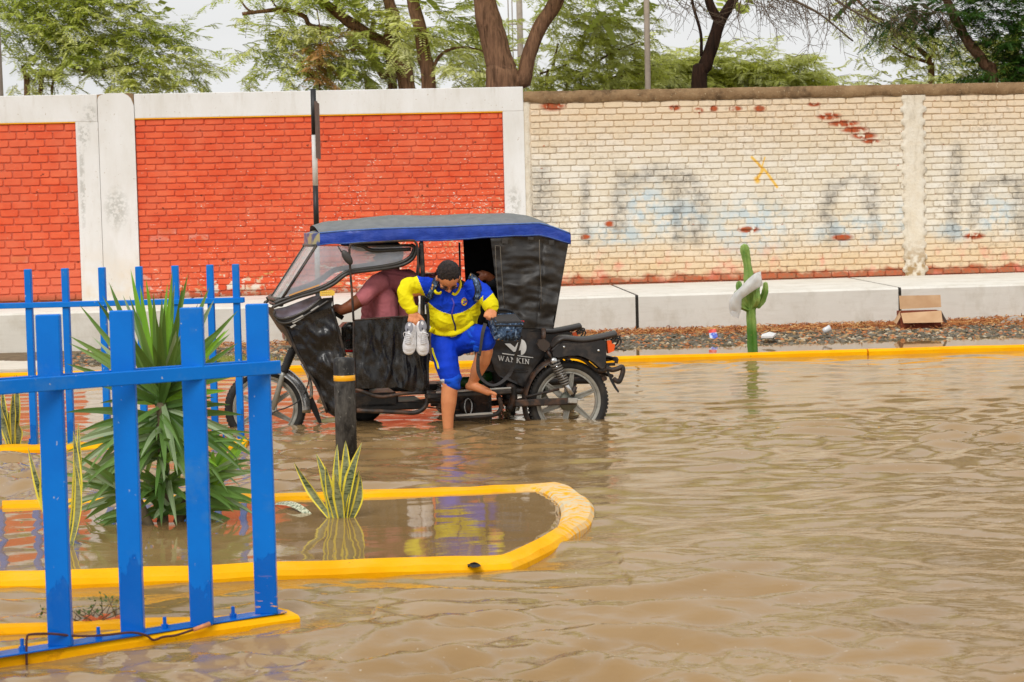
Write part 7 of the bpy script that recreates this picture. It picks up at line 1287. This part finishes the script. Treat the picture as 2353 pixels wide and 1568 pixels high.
# ------------------------------------------------------------------ the driver
dr = thing("person", "driver in a dusty maroon t-shirt seated at the tricycle's handlebar", "person", Q(900, 800, 0), None)
mb = MB(); limb(mb, [(905, 640, -.02, 18), (900, 612, -.02, 18)]); hcd = Q(893, 590, -.02); mb.ball(hcd, (.092, .080, .115), 18, 12, R=RM); mb.ball(hcd - EX * .07 - V(0, 0, .03), (.03, .05, .06), 10, 8, R=RM); mb.tube([hcd - EX * .09 + V(0, 0, .015), hcd - EX * .118 - V(0, 0, .02)], [.008, .014], 8); [mb.ball(hcd + EY * s_ * .082, (.02, .01, .03), 8, 6, R=RM) for s_ in (-1, 1)]
limb(mb, [(895, 690, -.05, 34), (900, 740, -.05, 38), (895, 775, -.05, 36)]); limb(mb, [(858, 660, -.28, 18), (832, 686, -.36, 17), (806, 704, -.40, 14.5), (786, 713, -.38, 12), (774, 707, -.34, 9)]); limb(mb, [(925, 650, .20, 18), (965, 640, .30, 13), (1000, 636, .35, 9.5), (1008, 630, .35, 7.5)])
for k in range(4): limb(mb, [(774 + k * 1.5, 703 + 2.2 * k, -.335, 4), (768 + k, 703 + 2.6 * k, -.335, 3.6), (767 + k * 1.2, 709 + 2.2 * k, -.32, 3.3)], 8); limb(mb, [(1008, 630, .35, 4), (1012 + k, 624 + 2.4 * k, .345, 3.2), (1015 + k, 627 + 2.6 * k, .34, 3)], 8)
limb(mb, [(776, 712, -.34, 4), (770, 716, -.33, 3.4)], 8); limb(mb, [(1004, 628, .35, 4), (1005, 620, .34, 3.2)], 8); limb(mb, [(880, 780, -.18, 26), (835, 775, -.2, 22), (838, 860, -.2, 16), (835, 900, -.2, 13), (820, 905, -.2, 10)]); limb(mb, [(880, 780, .12, 26), (835, 775, .14, 22), (838, 860, .14, 16), (835, 900, .14, 13), (820, 905, .14, 10)])
fuse(mb, "body", .009, SKD, dr, 3)
mb = MB(); limb(mb, [(862, 738, -.10, 34), (862, 690, -.12, 33), (866, 660, -.16, 26)]); limb(mb, [(918, 738, -.02, 44), (920, 690, 0, 44), (922, 655, 0, 36)]); limb(mb, [(888, 735, -.22, 30), (884, 690, -.22, 30)]); limb(mb, [(872, 652, -.24, 25), (856, 662, -.30, 21), (843, 676, -.35, 19.5), (833, 686, -.375, 18.5)]); limb(mb, [(925, 655, .15, 26), (960, 645, .28, 16), (995, 639, .34, 11)]); limb(mb, [(932, 650, .0, 34), (936, 655, -.12, 30), (896, 642, -.12, 26), (880, 650, -.16, 26)])
shd, bsh = fuse(mb, "t_shirt", .008, MAR, dr, 5, None, lambda p: .005 * math.sin((p.x * .7 + p.z) * 46 + 9 * noise.noise(p * 6)) * max(0, noise.noise(p * 4) + .3) + .004 * noise.noise(p * 14))
mb = MB(); limb(mb, [(895, 770, -.05, 42), (880, 782, -.18, 30), (835, 777, -.2, 26), (838, 860, -.2, 20), (836, 885, -.2, 18)]); limb(mb, [(880, 782, .12, 30), (835, 777, .14, 26), (838, 860, .14, 20), (836, 885, .14, 18)]); fuse(mb, "trousers", .012, DK, dr, 4)
mb = MB(); mb.ball(hcd + V(0, 0, .025) + EX * .01, (.106, .092, .105), 20, 12, R=RM); mb.box(hcd - EX * .13 + V(0, 0, .03), (.10, .13, .012), RM, .004); fuse(mb, "cap", .008, cloth_mat("navy_cap", rgb(34, 44, 70)), dr, 2)
# ------------------------------------------------------------------ passenger deep in the cabin
ps = thing("person", "passenger in black hidden behind the rear curtain, one hand reaching forward", "person", Q(1165, 755, .05))
mb = MB(); limb(mb, [(1168, 740, .1, 34), (1170, 680, .1, 34), (1172, 640, .1, 22), (1172, 620, .1, 16)]); mb.ball(Q(1170, 590, .1), (.09, .08, .112), 16, 10, R=RM); limb(mb, [(1165, 650, -.15, 18), (1145, 660, -.25, 14), (1126, 640, -.30, 11.5), (1117, 634, -.31, 11)])
for F in ([(1112, 629, -.31, 4.5), (1104, 627, -.31, 3.6), (1096, 626, -.31, 3.0)], [(1112, 633, -.31, 4.5), (1106, 633, -.32, 3.5), (1101, 636, -.32, 3)], [(1113, 637, -.31, 4.3), (1107, 639, -.32, 3.4), (1103, 642, -.32, 2.8)], [(1115, 640, -.31, 4), (1110, 643, -.32, 3.2), (1107, 646, -.32, 2.6)], [(1118, 630, -.31, 4.5), (1112, 625, -.3, 3.6), (1107, 623, -.3, 3.1)]): limb(mb, F, 8)
limb(mb, [(1150, 745, -.15, 24), (1112, 748, -.2, 20), (1110, 830, -.1, 15)]); limb(mb, [(1150, 745, .25, 24), (1112, 748, .25, 20), (1110, 830, .25, 15)]); fuse(mb, "body", .008, SKD, ps, 3)
mb = MB(); limb(mb, [(1168, 745, .1, 42), (1170, 685, .1, 42), (1172, 650, .1, 30)]); limb(mb, [(1165, 650, -.12, 26), (1146, 662, -.24, 20), (1132, 650, -.29, 16)]); fuse(mb, "jacket", .011, DK, ps, 4)
mb = MB(); limb(mb, [(1150, 748, -.15, 30), (1112, 750, -.2, 25), (1110, 830, -.1, 20)]); limb(mb, [(1150, 748, .25, 30), (1112, 750, .25, 25), (1110, 830, .25, 20)]); fuse(mb, "trousers", .012, DK, ps, 4)
mb = MB(); mb.ball(Q(1172, 583, .1), (.10, .09, .10), 16, 10, R=RM); fuse(mb, "hair", .01, HR.mat, ps, 2)
